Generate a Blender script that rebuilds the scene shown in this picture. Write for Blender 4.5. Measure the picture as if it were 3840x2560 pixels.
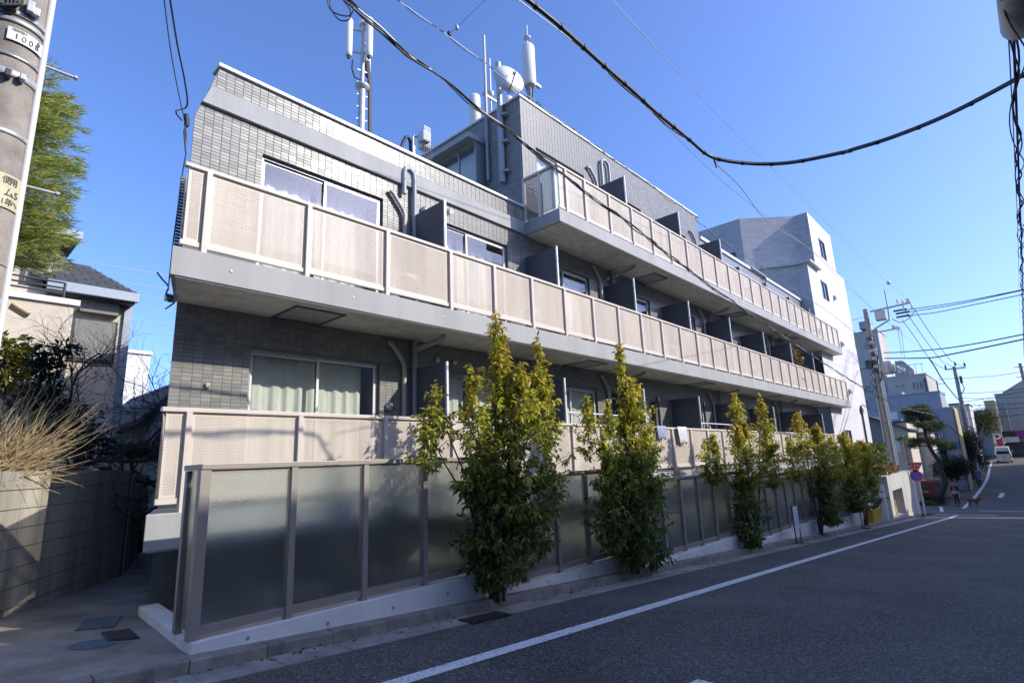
import bpy, bmesh, math, random
import numpy as np
from mathutils import Vector, Matrix
random.seed(7)
RNG = np.random.default_rng(11)
R = math.radians
for o in list(bpy.data.objects): bpy.data.objects.remove(o)
SC = bpy.context.scene
COL = SC.collection

# ------------------------------------------------------------------ camera
# world: X runs along the facade away from the viewer, Y into the plot, Z up, camera at the origin
FPX = 2070.0
YAW, PITCH, ROLL = R(47.904), R(12.341), R(-2.289)
FW = Vector((math.sin(YAW) * math.cos(PITCH), math.cos(YAW) * math.cos(PITCH), math.sin(PITCH)))
_r = Vector((math.cos(YAW), -math.sin(YAW), 0)); _u = _r.cross(FW)
RT = _r * math.cos(ROLL) + _u * math.sin(ROLL)
UP = -_r * math.sin(ROLL) + _u * math.cos(ROLL)
cam_d = bpy.data.cameras.new('camera'); cam = bpy.data.objects.new('camera', cam_d); COL.objects.link(cam)
cam_d.sensor_width = 36; cam_d.lens = FPX * 36 / 3840
cam_d.clip_start = 0.05; cam_d.clip_end = 3000
cam.matrix_world = Matrix(((RT.x, UP.x, -FW.x, 0), (RT.y, UP.y, -FW.y, 0), (RT.z, UP.z, -FW.z, 0), (0, 0, 0, 1)))
SC.camera = cam

# ------------------------------------------------------------------ sky, sun, exposure
SUN = Vector((0.63, -1.0, 0.735)).normalized()          # direction towards the sun
SUN_EL = math.asin(SUN.z)
wd = bpy.data.worlds.new('World'); SC.world = wd; wd.use_nodes = True
nt = wd.node_tree; bg = nt.nodes['Background']
sky = nt.nodes.new('ShaderNodeTexSky'); sky.sky_type = 'NISHITA'; sky.sun_disc = False
sky.sun_elevation = SUN_EL; sky.sun_rotation = math.atan2(SUN.x, SUN.y)
sky.air_density = 1.0; sky.dust_density = 1.5; sky.ozone_density = 10.0; sky.altitude = 0
tint = nt.nodes.new('ShaderNodeMixRGB'); tint.blend_type = 'MULTIPLY'; tint.inputs[0].default_value = 1; tint.inputs[2].default_value = (1.03, .89, .94, 1)   # winter air: the whole dome a little less green
nt.links.new(sky.outputs[0], tint.inputs[1]); nt.links.new(tint.outputs[0], bg.inputs[0]); bg.inputs[1].default_value = 0.15
sl = bpy.data.lights.new('sun', 'SUN'); sl.energy = 2.2; sl.angle = R(0.53); sl.color = (1.0, 0.94, 0.83)
so = bpy.data.objects.new('sun', sl); COL.objects.link(so)
so.rotation_euler = SUN.to_track_quat('Z', 'Y').to_euler()
SC.view_settings.view_transform = 'Standard'; SC.view_settings.look = 'None'
SC.view_settings.exposure = 1.15; SC.view_settings.gamma = 1.0
SC.render.engine = 'CYCLES'
cy = SC.cycles
cy.use_denoising = True; cy.denoiser = 'OPENIMAGEDENOISE'
cy.max_bounces = 10; cy.transparent_max_bounces = 24; cy.transmission_bounces = 6; cy.glossy_bounces = 4; cy.diffuse_bounces = 4
cy.caustics_reflective = False; cy.caustics_refractive = False
cy.sample_clamp_indirect = 6.0

# ------------------------------------------------------------------ pixel -> place (on a plane of known position)
def ray(x, y): return RT * ((x - 1920) / FPX) - UP * ((y - 1280) / FPX) + FW
def PX(x, y, X): d = ray(x, y); return d * (X / d.x)
def PY(x, y, Y): d = ray(x, y); return d * (Y / d.y)
def PZ(x, y, Z): d = ray(x, y); return d * (Z / d.z)
def PD(x, y, w): return ray(x, y) * w
def proj(p):
    w = p.dot(FW); return (1920 + FPX * p.dot(RT) / w, 1280 - FPX * p.dot(UP) / w)
GP = [(-400, 23.44), (38, -3.716), (44, -4.0), (50, -4.2), (55, -4.24), (60, -4.12), (66, -3.88), (74, -3.45), (82, -2.9), (92, -2.34), (104, -1.95), (130, -1.5), (400, -1.5), (1500, -1.5)]
GP[0] = (-400, -1.36 + .062 * 60)
def gz(x, y=0):
    if x < -60: return -1.36 + .062 * 60
    if x < 38: return -1.36 - .062 * x
    for (a, za_), (b, zb_) in zip(GP[1:], GP[2:]):
        if x <= b: return za_ + (zb_ - za_) * (x - a) / (b - a)
    return -1.5
def PG(px, py, dz=0.0):
    d = ray(px, py); t = 1.0; last = t
    for i in range(4000):
        p = d * t
        if p.z < gz(p.x) + dz: break
        last = t; t *= 1.004
    a, b = last, t
    for i in range(30):
        m = (a + b) / 2; p = d * m
        if p.z < gz(p.x) + dz: b = m
        else: a = m
    return d * b
# zoom windows that the photograph was measured in: crop px -> photo px
def win(x0, y0, s): return lambda x, y: (x0 + x / s, y0 + y / s)
z1 = win(0, 0, 1.7425); z2 = win(0, 800, 1.7425); z3 = win(0, 1660, 1.742); z4 = win(600, 200, 1.96); z5 = win(600, 900, 1.96)
z6 = win(600, 1650, 1.7233); z1b = win(1700, 300, 1.96); z2b = win(1650, 900, 1.96); z3b = win(1600, 1400, 1.742)
z4b = win(2500, 700, 1.96); z5b = win(2500, 1300, 1.96); z6b = win(3100, 1000, 2.6135); z7b = win(3100, 1500, 2.851)
za = win(1200, 0, 2.6133); zb = win(1900, 0, 1.68); zf = win(3380, 1560, 3.92); zg = win(1500, 1900, 1.96); zh = win(2600, 1800, 1.8968)
zt = win(3200, 0, 2.24); zp = win(0, 0, 3.735)

# ------------------------------------------------------------------ mesh helpers
class MB:
    def __init__(s): s.v = []; s.f = []; s.m = []; s.sm = []
    def add(s, vs, fs, mi=0, smooth=False):
        n = len(s.v); s.v += [tuple(v) for v in vs]
        s.f += [tuple(i + n for i in f) for f in fs]; s.m += [mi] * len(fs); s.sm += [smooth] * len(fs)
        return s
    def quad(s, a, b, c, d, mi=0): return s.add([a, b, c, d], [(0, 1, 2, 3)], mi)
    def box(s, x0, x1, y0, y1, z0, z1, mi=0):
        return s.add([(x0, y0, z0), (x1, y0, z0), (x1, y1, z0), (x0, y1, z0), (x0, y0, z1), (x1, y0, z1), (x1, y1, z1), (x0, y1, z1)],
                     [(0, 3, 2, 1), (4, 5, 6, 7), (0, 1, 5, 4), (1, 2, 6, 5), (2, 3, 7, 6), (3, 0, 4, 7)], mi)
    def prism(s, poly, d, mi=0):
        """poly: 3-D outline, extruded by vector d"""
        n = len(poly); d = Vector(d); a = [Vector(p) for p in poly]; b = [p + d for p in a]
        fs = [tuple(range(n))[::-1], tuple(range(n, 2 * n))] + [(i, (i + 1) % n, n + (i + 1) % n, n + i) for i in range(n)]
        return s.add(a + b, fs, mi)
    def bar(s, p, q, w, h=None, up=(0, 0, 1), mi=0):
        h = h or w; p = Vector(p); q = Vector(q); d = (q - p).normalized(); u = Vector(up)
        if abs(d.dot(u)) > .98: u = Vector((1, 0, 0))
        a = d.cross(u).normalized() * (w / 2); b = a.cross(d).normalized() * (h / 2)
        vs = [p - a - b, p + a - b, p + a + b, p - a + b, q - a - b, q + a - b, q + a + b, q - a + b]
        return s.add(vs, [(0, 3, 2, 1), (4, 5, 6, 7), (0, 1, 5, 4), (1, 2, 6, 5), (2, 3, 7, 6), (3, 0, 4, 7)], mi)
    def tube(s, pts, r, n=8, mi=0, caps=True):
        pts = [Vector(p) for p in pts]; k = len(pts); rs = r if isinstance(r, (list, tuple)) else [r] * k
        vs = []; prev = None
        for i, p in enumerate(pts):
            d = (pts[min(i + 1, k - 1)] - pts[max(i - 1, 0)]).normalized()
            if prev is None:
                u = Vector((0, 0, 1)) if abs(d.z) < .9 else Vector((1, 0, 0)); a = d.cross(u).normalized()
            else:
                a = (prev - d * prev.dot(d)).normalized()
            prev = a; b = d.cross(a)
            for j in range(n):
                t = 2 * math.pi * j / n; vs.append(p + a * (math.cos(t) * rs[i]) + b * (math.sin(t) * rs[i]))
        fs = [(i * n + j, i * n + (j + 1) % n, (i + 1) * n + (j + 1) % n, (i + 1) * n + j) for i in range(k - 1) for j in range(n)]
        s.add(vs, fs, mi, True)
        if caps: s.add(vs[:n], [tuple(range(n))[::-1]], mi); s.add(vs[-n:], [tuple(range(n))], mi)
        return s
    def lathe(s, base, prof, n=16, axis=(0, 0, 1), mi=0):
        base = Vector(base); ax = Vector(axis).normalized()
        return s.tube([base + ax * z for r, z in prof], [max(r, .0005) for r, z in prof], n, mi)
    def ball(s, c, r, n=10, m=6, sc=(1, 1, 1), mi=0):
        c = Vector(c); vs = [c + Vector((0, 0, -r * sc[2]))]
        for i in range(1, m):
            ph = -math.pi / 2 + math.pi * i / m
            for j in range(n):
                t = 2 * math.pi * j / n; vs.append(c + Vector((r * sc[0] * math.cos(ph) * math.cos(t), r * sc[1] * math.cos(ph) * math.sin(t), r * sc[2] * math.sin(ph))))
        vs.append(c + Vector((0, 0, r * sc[2]))); L = len(vs) - 1
        fs = [(0, 1 + (j + 1) % n, 1 + j) for j in range(n)]
        fs += [(1 + i * n + j, 1 + i * n + (j + 1) % n, 1 + (i + 1) * n + (j + 1) % n, 1 + (i + 1) * n + j) for i in range(m - 2) for j in range(n)]
        fs += [(1 + (m - 2) * n + j, 1 + (m - 2) * n + (j + 1) % n, L) for j in range(n)]
        return s.add(vs, fs, mi, True)
    def mesh(s, name, mats):
        me = bpy.data.meshes.new(name); me.from_pydata(s.v, [], s.f)
        for m in (mats if isinstance(mats, (list, tuple)) else [mats]): me.materials.append(M[m])
        me.polygons.foreach_set('material_index', s.m); me.polygons.foreach_set('use_smooth', s.sm); me.update()
        return me
    def build(s, name, mats, parent=None, loc=None, bevel=0):
        if loc is not None:
            l = Vector(loc); s.v = [tuple(Vector(v) - l) for v in s.v]
        o = link(name, s.mesh(name, mats), parent)
        if loc is not None: place(o, loc)
        if bevel:
            b = o.modifiers.new('bevel', 'BEVEL'); b.width = bevel; b.segments = 2; b.limit_method = 'ANGLE'; b.angle_limit = R(40)
        return o
def link(name, data, parent=None):
    o = bpy.data.objects.new(name, data); COL.objects.link(o)
    if parent is not None: o.parent = parent
    return o
def world_of(o):
    m = Vector((0, 0, 0))
    while o is not None: m = m + o.location; o = o.parent
    return m
def place(o, loc):
    """put an unrotated child at a world point"""
    o.location = Vector(loc) - (world_of(o.parent) if o.parent is not None else Vector((0, 0, 0)))
def tag(o, label, cat, group=None, kind=None):
    if label: o['label'] = label
    if cat: o['category'] = cat
    if group: o['group'] = group
    if kind: o['kind'] = kind
    return o
def thing(name, label, cat, loc=(0, 0, 0), group=None):
    o = link(name, None); o.location = Vector(loc); o.empty_display_size = .1
    return tag(o, label, cat, group)
def struct(o): o['kind'] = 'structure'; return o
def part(mb, name, mats, parent, bevel=0, label=None):
    """a part given in world coordinates under an unrotated thing"""
    w = world_of(parent); mb.v = [(v[0] - w.x, v[1] - w.y, v[2] - w.z) for v in mb.v]
    o = mb.build(name, mats, parent, bevel=bevel)
    if label: o['label'] = label
    return o
# ------------------------------------------------------------------ materials
M = {}
def mat(name, col, rough=.6, metal=0.0, var=.12, scale=3.0, bump=0.0, bscale=60.0, spec=.5, coat=0.0, col2=None, streak=0.0, detail=6, **kw):
    """base colour broken up by noise of its own, with fine relief"""
    m = bpy.data.materials.new(name); m.use_nodes = True; nt = m.node_tree; N = nt.nodes; L = nt.links
    p = N['Principled BSDF']; tc = N.new('ShaderNodeTexCoord'); geo = N.new('ShaderNodeNewGeometry')
    pos = geo.outputs['Position']
    n = N.new('ShaderNodeTexNoise'); n.inputs['Scale'].default_value = scale; n.inputs['Detail'].default_value = detail; n.inputs['Roughness'].default_value = .62
    L.new(pos, n.inputs['Vector'])
    if streak:
        mp = N.new('ShaderNodeMapping'); mp.inputs['Scale'].default_value = (1, 1, .12); L.new(pos, mp.inputs[0]); L.new(mp.outputs[0], n.inputs['Vector'])
    r = N.new('ShaderNodeValToRGB'); c = Vector(col[:3]); d = Vector(col2[:3]) if col2 else c * (1 - var * 1.6)
    e = c if col2 else c * (1 + var)
    r.color_ramp.elements[0].position = .3; r.color_ramp.elements[1].position = .7
    r.color_ramp.elements[0].color = (*d, 1); r.color_ramp.elements[1].color = (*[min(1, x) for x in e], 1)
    L.new(n.outputs['Fac'], r.inputs[0]); L.new(r.outputs[0], p.inputs['Base Color'])
    p.inputs['Roughness'].default_value = rough; p.inputs['Metallic'].default_value = metal; p.inputs['Specular IOR Level'].default_value = spec
    p.inputs['Coat Weight'].default_value = coat
    if bump:
        b = N.new('ShaderNodeBump'); b.inputs['Strength'].default_value = bump; b.inputs['Distance'].default_value = .01
        n2 = N.new('ShaderNodeTexNoise'); n2.inputs['Scale'].default_value = bscale; n2.inputs['Detail'].default_value = 4
        L.new(pos, n2.inputs['Vector']); L.new(n2.outputs['Fac'], b.inputs['Height']); L.new(b.outputs[0], p.inputs['Normal'])
    M[name] = m; return m
def nodes(name):
    m = M[name]; return m.node_tree.nodes, m.node_tree.links, m.node_tree.nodes['Principled BSDF']
def math_node(N, L, op, a, b=None):
    n = N.new('ShaderNodeMath'); n.operation = op
    for i, v in enumerate((a, b)):
        if v is None: continue
        if isinstance(v, (int, float)): n.inputs[i].default_value = v
        else: L.new(v, n.inputs[i])
    return n.outputs[0]

mat('asphalt', (.070, .061, .049), rough=.85, var=.34, scale=.5, bump=.8, bscale=120)
N, L, P = nodes('asphalt')
v = N.new('ShaderNodeTexVoronoi'); v.inputs['Scale'].default_value = 80; g = N.new('ShaderNodeNewGeometry'); L.new(g.outputs['Position'], v.inputs['Vector'])
rm = N.new('ShaderNodeValToRGB'); rm.color_ramp.elements[0].position = .60; rm.color_ramp.elements[1].position = 1.0; rm.color_ramp.elements[0].color = (0, 0, 0, 1); rm.color_ramp.elements[1].color = (.24, .23, .21, 1)
sx = N.new('ShaderNodeSeparateColor'); L.new(v.outputs['Color'], sx.inputs[0]); L.new(sx.outputs[0], rm.inputs[0])
old = P.inputs['Base Color'].links[0].from_socket
mx = N.new('ShaderNodeMixRGB'); mx.blend_type = 'ADD'; mx.inputs[0].default_value = .7; L.new(old, mx.inputs[1]); L.new(rm.outputs[0], mx.inputs[2]); L.new(mx.outputs[0], P.inputs['Base Color'])
mat('road_paint', (.74, .73, .68), rough=.7, var=.06, scale=8, bump=.3, bscale=150)
N, L, P = nodes('road_paint')     # worn through to the asphalt in places
g = N.new('ShaderNodeNewGeometry'); n = N.new('ShaderNodeTexNoise'); n.inputs['Scale'].default_value = 34; n.inputs['Detail'].default_value = 8; n.inputs['Roughness'].default_value = .75; L.new(g.outputs['Position'], n.inputs['Vector'])
rm = N.new('ShaderNodeValToRGB'); rm.color_ramp.elements[0].position = .38; rm.color_ramp.elements[1].position = .47; rm.color_ramp.elements[0].color = (.14, .13, .12, 1); rm.color_ramp.elements[1].color = (1, 1, 1, 1)
L.new(n.outputs['Fac'], rm.inputs[0]); old = P.inputs['Base Color'].links[0].from_socket
mx = N.new('ShaderNodeMixRGB'); mx.blend_type = 'MULTIPLY'; mx.inputs[0].default_value = 1; L.new(old, mx.inputs[1]); L.new(rm.outputs[0], mx.inputs[2]); L.new(mx.outputs[0], P.inputs['Base Color'])
mat('asphalt_patch', (.076, .068, .056), rough=.8, var=.25, scale=2.2, bump=.5, bscale=210)
mat('kerb_concrete', (.27, .245, .205), rough=.9, var=.3, scale=4, bump=.5, bscale=90)
mat('gutter_concrete', (.34, .31, .26), rough=.9, var=.3, scale=3, bump=.4, bscale=120)
mat('alley_concrete', (.30, .27, .22), rough=.9, var=.35, scale=1.3, bump=.4, bscale=140)
mat('soil', (.10, .085, .065), rough=1, var=.4, scale=5, bump=.6, bscale=40)
mat('white_wall', (.84, .82, .77), rough=.75, var=.10, scale=2.5, bump=.25, bscale=70)
mat('slab_paint', (.37, .375, .37), rough=.7, var=.09, scale=2.2, bump=.15, bscale=60, streak=1)
mat('soffit', (.80, .76, .67), rough=.9, var=.14, scale=5, bump=.5, bscale=110)
mat('aluminium_beige', (.63, .56, .485), rough=.5, metal=.0, var=.03, scale=4, spec=.5)
mat('bronze_frame', (.36, .315, .27), rough=.45, metal=.2, var=.05, scale=6)
mat('steel', (.55, .56, .56), rough=.35, metal=.85, var=.08, scale=8)
mat('galvanised', (.47, .48, .49), rough=.5, metal=.4, var=.12, scale=12)
mat('white_metal', (.76, .76, .75), rough=.4, metal=.1, var=.04, scale=3)
mat('antenna_white', (.70, .70, .68), rough=.5, var=.05, scale=3, streak=1)
mat('window_frame', (.36, .37, .38), rough=.35, metal=.5, var=.05, scale=5)
mat('pvc_grey', (.34, .36, .39), rough=.45, var=.06, scale=5, streak=1)
mat('pvc_beige', (.52, .49, .44), rough=.5, var=.08, scale=5, streak=1)
mat('partition', (.085, .092, .115), rough=.55, var=.08, scale=3, bump=.05)
mat('curtain', (.85, .82, .74), rough=.9, var=.05, scale=4)
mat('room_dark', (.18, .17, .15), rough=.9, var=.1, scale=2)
mat('black_rubber', (.018, .018, .02), rough=.55, var=.2, scale=30)
mat('cable_grey', (.07, .07, .072), rough=.5, var=.15, scale=30)
mat('wire_pale', (.42, .43, .45), rough=.45, metal=.4, var=.05, scale=10)
mat('block_wall', (.46, .43, .35), rough=.95, var=.34, scale=1.6, bump=.5, bscale=80, streak=1)
mat('mortar', (.21, .20, .185), rough=.95, var=.2, scale=6)
mat('leaf_green', (.18, .42, .12), rough=.6)
mat('concrete', (.50, .49, .46), rough=.9, var=.14, scale=1.2, bump=.25, bscale=60, streak=1)
mat('pole_concrete', (.34, .305, .265), rough=.92, var=.22, scale=6, bump=.6, bscale=160)
mat('paint_white_sign', (.74, .74, .73), rough=.5, var=.05, scale=9)
mat('sign_cream', (.60, .54, .36), rough=.6, var=.12, scale=9)
mat('ink', (.02, .02, .045), rough=.6)
mat('beige_box', (.62, .47, .28), rough=.55, var=.15, scale=9)
mat('stucco_beige', (.62, .55, .44), rough=.95, var=.08, scale=3, bump=.5, bscale=120)
mat('stucco_grey', (.25, .245, .235), rough=.95, var=.1, scale=3, bump=.4, bscale=120)
mat('roof_slate', (.075, .078, .085), rough=.75, var=.2, scale=5, bump=.2)
mat('gutter_metal', (.30, .34, .38), rough=.4, metal=.3, var=.06, scale=5)
mat('shutter', (.42, .42, .41), rough=.5, metal=.2, var=.05, scale=3)
mat('dark_metal', (.055, .058, .062), rough=.45, metal=.3, var=.1, scale=6)
mat('bark', (.055, .045, .038), rough=.95, var=.35, scale=14, bump=.8, bscale=50)
mat('twig_gold', (.50, .38, .20), rough=.8, var=.25, scale=9)
mat('twig_dark', (.045, .036, .032), rough=.9, var=.3, scale=12)
mat('white_paint', (.72, .71, .69), rough=.7, var=.06, scale=1.2, bump=.1)
mat('tower_paint', (.62, .615, .60), rough=.8, var=.05, scale=.8, bump=.15, bscale=40, streak=1)
mat('bg_beige', (.46, .44, .38), rough=.9, var=.1, scale=.5, streak=1)
mat('bg_bluegrey', (.36, .38, .42), rough=.9, var=.08, scale=.5, streak=1)
mat('bg_grey', (.40, .39, .37), rough=.9, var=.1, scale=.5, streak=1)
mat('bg_pale', (.55, .54, .51), rough=.9, var=.1, scale=.5)
mat('bg_ochre', (.52, .43, .24), rough=.9, var=.1, scale=.5)
mat('bg_blue', (.10, .19, .34), rough=.6, var=.1, scale=1)
mat('bg_glass', (.06, .075, .095), rough=.12, var=.1, scale=1, spec=.8)
mat('red_sign', (.62, .035, .045), rough=.45, var=.08, scale=6)
mat('blue_sign', (.05, .11, .55), rough=.45, var=.08, scale=6)
mat('magenta_sign', (.36, .015, .075), rough=.5, var=.06, scale=3)
mat('purple_sign', (.17, .04, .30), rough=.5, var=.06, scale=3)
mat('yellow_plastic', (.62, .36, .02), rough=.5, var=.12, scale=7)
mat('orange_plastic', (.70, .33, .03), rough=.5, var=.1, scale=7)
mat('van_paint', (.62, .62, .61), rough=.28, var=.02, scale=2, coat=.6)
mat('car_red', (.24, .022, .02), rough=.25, var=.05, scale=2, coat=.8)
mat('car_glass', (.02, .026, .032), rough=.06, spec=.9)
mat('tyre', (.02, .02, .02), rough=.85)
mat('plate_yellow', (.62, .46, .06), rough=.5)
mat('lamp_red', (.45, .03, .02), rough=.25)
mat('skin', (.48, .29, .20), rough=.6)
mat('hair_black', (.015, .013, .013), rough=.6)
mat('cloth_black', (.025, .025, .032), rough=.9, var=.2, scale=20)
mat('cloth_navy', (.035, .04, .06), rough=.9, var=.2, scale=20)
mat('cloth_red', (.48, .08, .09), rough=.9, var=.2, scale=20)
mat('cloth_bluegrey', (.17, .20, .27), rough=.9, var=.15, scale=20)
mat('cloth_tan', (.42, .33, .21), rough=.9, var=.15, scale=20)
mat('fur_brown', (.20, .085, .035), rough=.95, var=.35, scale=30)
mat('laundry_white', (.62, .63, .66), rough=.9, var=.08, scale=12)
mat('laundry_blue', (.30, .35, .48), rough=.9, var=.12, scale=12)
mat('iron', (.10, .085, .075), rough=.7, metal=.5, var=.25, scale=20, bump=.4)
mat('iron_blue', (.17, .20, .22), rough=.6, metal=.4, var=.2, scale=20, bump=.3)

# glazed tile: one tone for each tile, glossy
def tile_mat(name, col, jx, jz, ox, oz, rough=.2, axis=0):
    m = mat(name, col, rough=.42, var=.05, scale=.7, spec=.3, coat=.22); N, L, P = nodes(name)
    P.inputs['Coat Roughness'].default_value = rough
    g = N.new('ShaderNodeNewGeometry'); s = N.new('ShaderNodeSeparateXYZ'); L.new(g.outputs['Position'], s.inputs[0])
    fx = math_node(N, L, 'FLOOR', math_node(N, L, 'DIVIDE', math_node(N, L, 'SUBTRACT', s.outputs[axis], ox), jx))
    fz = math_node(N, L, 'FLOOR', math_node(N, L, 'DIVIDE', math_node(N, L, 'SUBTRACT', s.outputs[2], oz), jz))
    cb = N.new('ShaderNodeCombineXYZ'); L.new(fx, cb.inputs[0]); L.new(fz, cb.inputs[1])
    w = N.new('ShaderNodeTexWhiteNoise'); L.new(cb.outputs[0], w.inputs['Vector'])
    mr = N.new('ShaderNodeMapRange'); mr.inputs['To Min'].default_value = .80; mr.inputs['To Max'].default_value = 1.12; L.new(w.outputs['Value'], mr.inputs['Value'])
    old = P.inputs['Base Color'].links[0].from_socket
    vm = N.new('ShaderNodeVectorMath'); vm.operation = 'SCALE'; L.new(old, vm.inputs[0]); L.new(mr.outputs[0], vm.inputs['Scale']); L.new(vm.outputs[0], P.inputs['Base Color'])
    # each tile is set at a slightly different tilt
    nm = N.new('ShaderNodeVectorMath'); nm.operation = 'SUBTRACT'; nm.inputs[1].default_value = (.5, .5, .5); L.new(w.outputs['Color'], nm.inputs[0])
    sc = N.new('ShaderNodeVectorMath'); sc.operation = 'SCALE'; sc.inputs['Scale'].default_value = .04; L.new(nm.outputs[0], sc.inputs[0])
    ad = N.new('ShaderNodeVectorMath'); ad.operation = 'ADD'; L.new(g.outputs['Normal'], ad.inputs[0]); L.new(sc.outputs[0], ad.inputs[1])
    no = N.new('ShaderNodeVectorMath'); no.operation = 'NORMALIZE'; L.new(ad.outputs[0], no.inputs[0])
    L.new(no.outputs[0], P.inputs['Normal']); L.new(no.outputs[0], P.inputs['Coat Normal'])
TX, TZ, TX0, TZ0 = .1155, .0478, 2.03, -.33
tile_mat('tile', (.265, .262, .24), TX, TZ, TX0, TZ0)
tile_mat('tile_side', (.27, .275, .26), TX, TZ, 7.25, TZ0, axis=1)
mat('grout', (.215, .213, .198), rough=.9, var=.1, scale=6)
# far tiled wall surfaces where single tiles can no longer be told apart
def far_tile(name, col, mortar, jx, jz, rough=.3, axis=0):
    m = mat(name, col, rough=rough, var=.05, scale=.7); N, L, P = nodes(name)
    g = N.new('ShaderNodeNewGeometry'); s = N.new('ShaderNodeSeparateXYZ'); L.new(g.outputs['Position'], s.inputs[0])
    cb = N.new('ShaderNodeCombineXYZ'); L.new(s.outputs[axis], cb.inputs[0]); L.new(s.outputs[2], cb.inputs[1])
    b = N.new('ShaderNodeTexBrick'); b.offset = 0; b.inputs['Scale'].default_value = 1; b.inputs['Brick Width'].default_value = jx; b.inputs['Row Height'].default_value = jz
    b.inputs['Mortar Size'].default_value = .004; b.inputs['Color1'].default_value = (*[c * .9 for c in col], 1); b.inputs['Color2'].default_value = (*[c * 1.08 for c in col], 1); b.inputs['Mortar'].default_value = (*mortar, 1)
    L.new(cb.outputs[0], b.inputs['Vector']); L.new(b.outputs['Color'], P.inputs['Base Color'])
far_tile('tile_far', (.245, .25, .235), (.17, .17, .165), TX, TZ)
far_tile('tower_tile', (.40, .40, .40), (.30, .30, .30), .30, .15, rough=.5)
far_tile('tower_tile_side', (.40, .40, .40), (.30, .30, .30), .30, .15, rough=.5, axis=1)
far_tile('roof_rows', (.42, .42, .41), (.16, .16, .16), .6, .28, rough=.7, axis=1)

# punched aluminium: round holes on a staggered grid
def perforated(name, col, pitch=.040, r=.0072):
    m = bpy.data.materials.new(name); m.use_nodes = True; N = m.node_tree.nodes; L = m.node_tree.links
    P = N['Principled BSDF']; P.inputs['Base Color'].default_value = (*col, 1); P.inputs['Roughness'].default_value = .6; P.inputs['Specular IOR Level'].default_value = .3
    g = N.new('ShaderNodeNewGeometry'); s = N.new('ShaderNodeSeparateXYZ'); L.new(g.outputs['Position'], s.inputs[0])
    nz = N.new('ShaderNodeTexNoise'); nz.inputs['Scale'].default_value = 3.2; nz.inputs['Detail'].default_value = 7; mp = N.new('ShaderNodeMapping'); mp.inputs['Scale'].default_value = (1, 1, .15); L.new(g.outputs['Position'], mp.inputs[0]); L.new(mp.outputs[0], nz.inputs['Vector'])
    rp = N.new('ShaderNodeValToRGB'); rp.color_ramp.elements[0].position = .32; rp.color_ramp.elements[1].position = .66; rp.color_ramp.elements[0].color = (*[c * .82 for c in col], 1); rp.color_ramp.elements[1].color = (*[min(1, c * 1.06) for c in col], 1); L.new(nz.outputs['Fac'], rp.inputs[0]); L.new(rp.outputs[0], P.inputs['Base Color'])
    xy = math_node(N, L, 'ADD', s.outputs[0], s.outputs[1])
    def d2(off):
        a = math_node(N, L, 'SUBTRACT', math_node(N, L, 'FRACT', math_node(N, L, 'ADD', math_node(N, L, 'DIVIDE', xy, pitch), 50 + off)), .5)
        b = math_node(N, L, 'SUBTRACT', math_node(N, L, 'FRACT', math_node(N, L, 'ADD', math_node(N, L, 'DIVIDE', s.outputs[2], pitch), 50 + off)), .5)
        return math_node(N, L, 'ADD', math_node(N, L, 'MULTIPLY', a, a), math_node(N, L, 'MULTIPLY', b, b))
    hole = math_node(N, L, 'LESS_THAN', math_node(N, L, 'MINIMUM', d2(0), d2(.5)), (r / pitch) ** 2)
    t = N.new('ShaderNodeBsdfTransparent'); mix = N.new('ShaderNodeMixShader')
    L.new(hole, mix.inputs[0]); L.new(P.outputs[0], mix.inputs[1]); L.new(t.outputs[0], mix.inputs[2]); L.new(mix.outputs[0], N['Material Output'].inputs[0])
    M[name] = m
perforated('perforated', (.63, .55, .46), .030, .0052)
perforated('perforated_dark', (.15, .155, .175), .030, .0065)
perforated('perforated_shelf', (.10, .10, .105), .05, .016)

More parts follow.
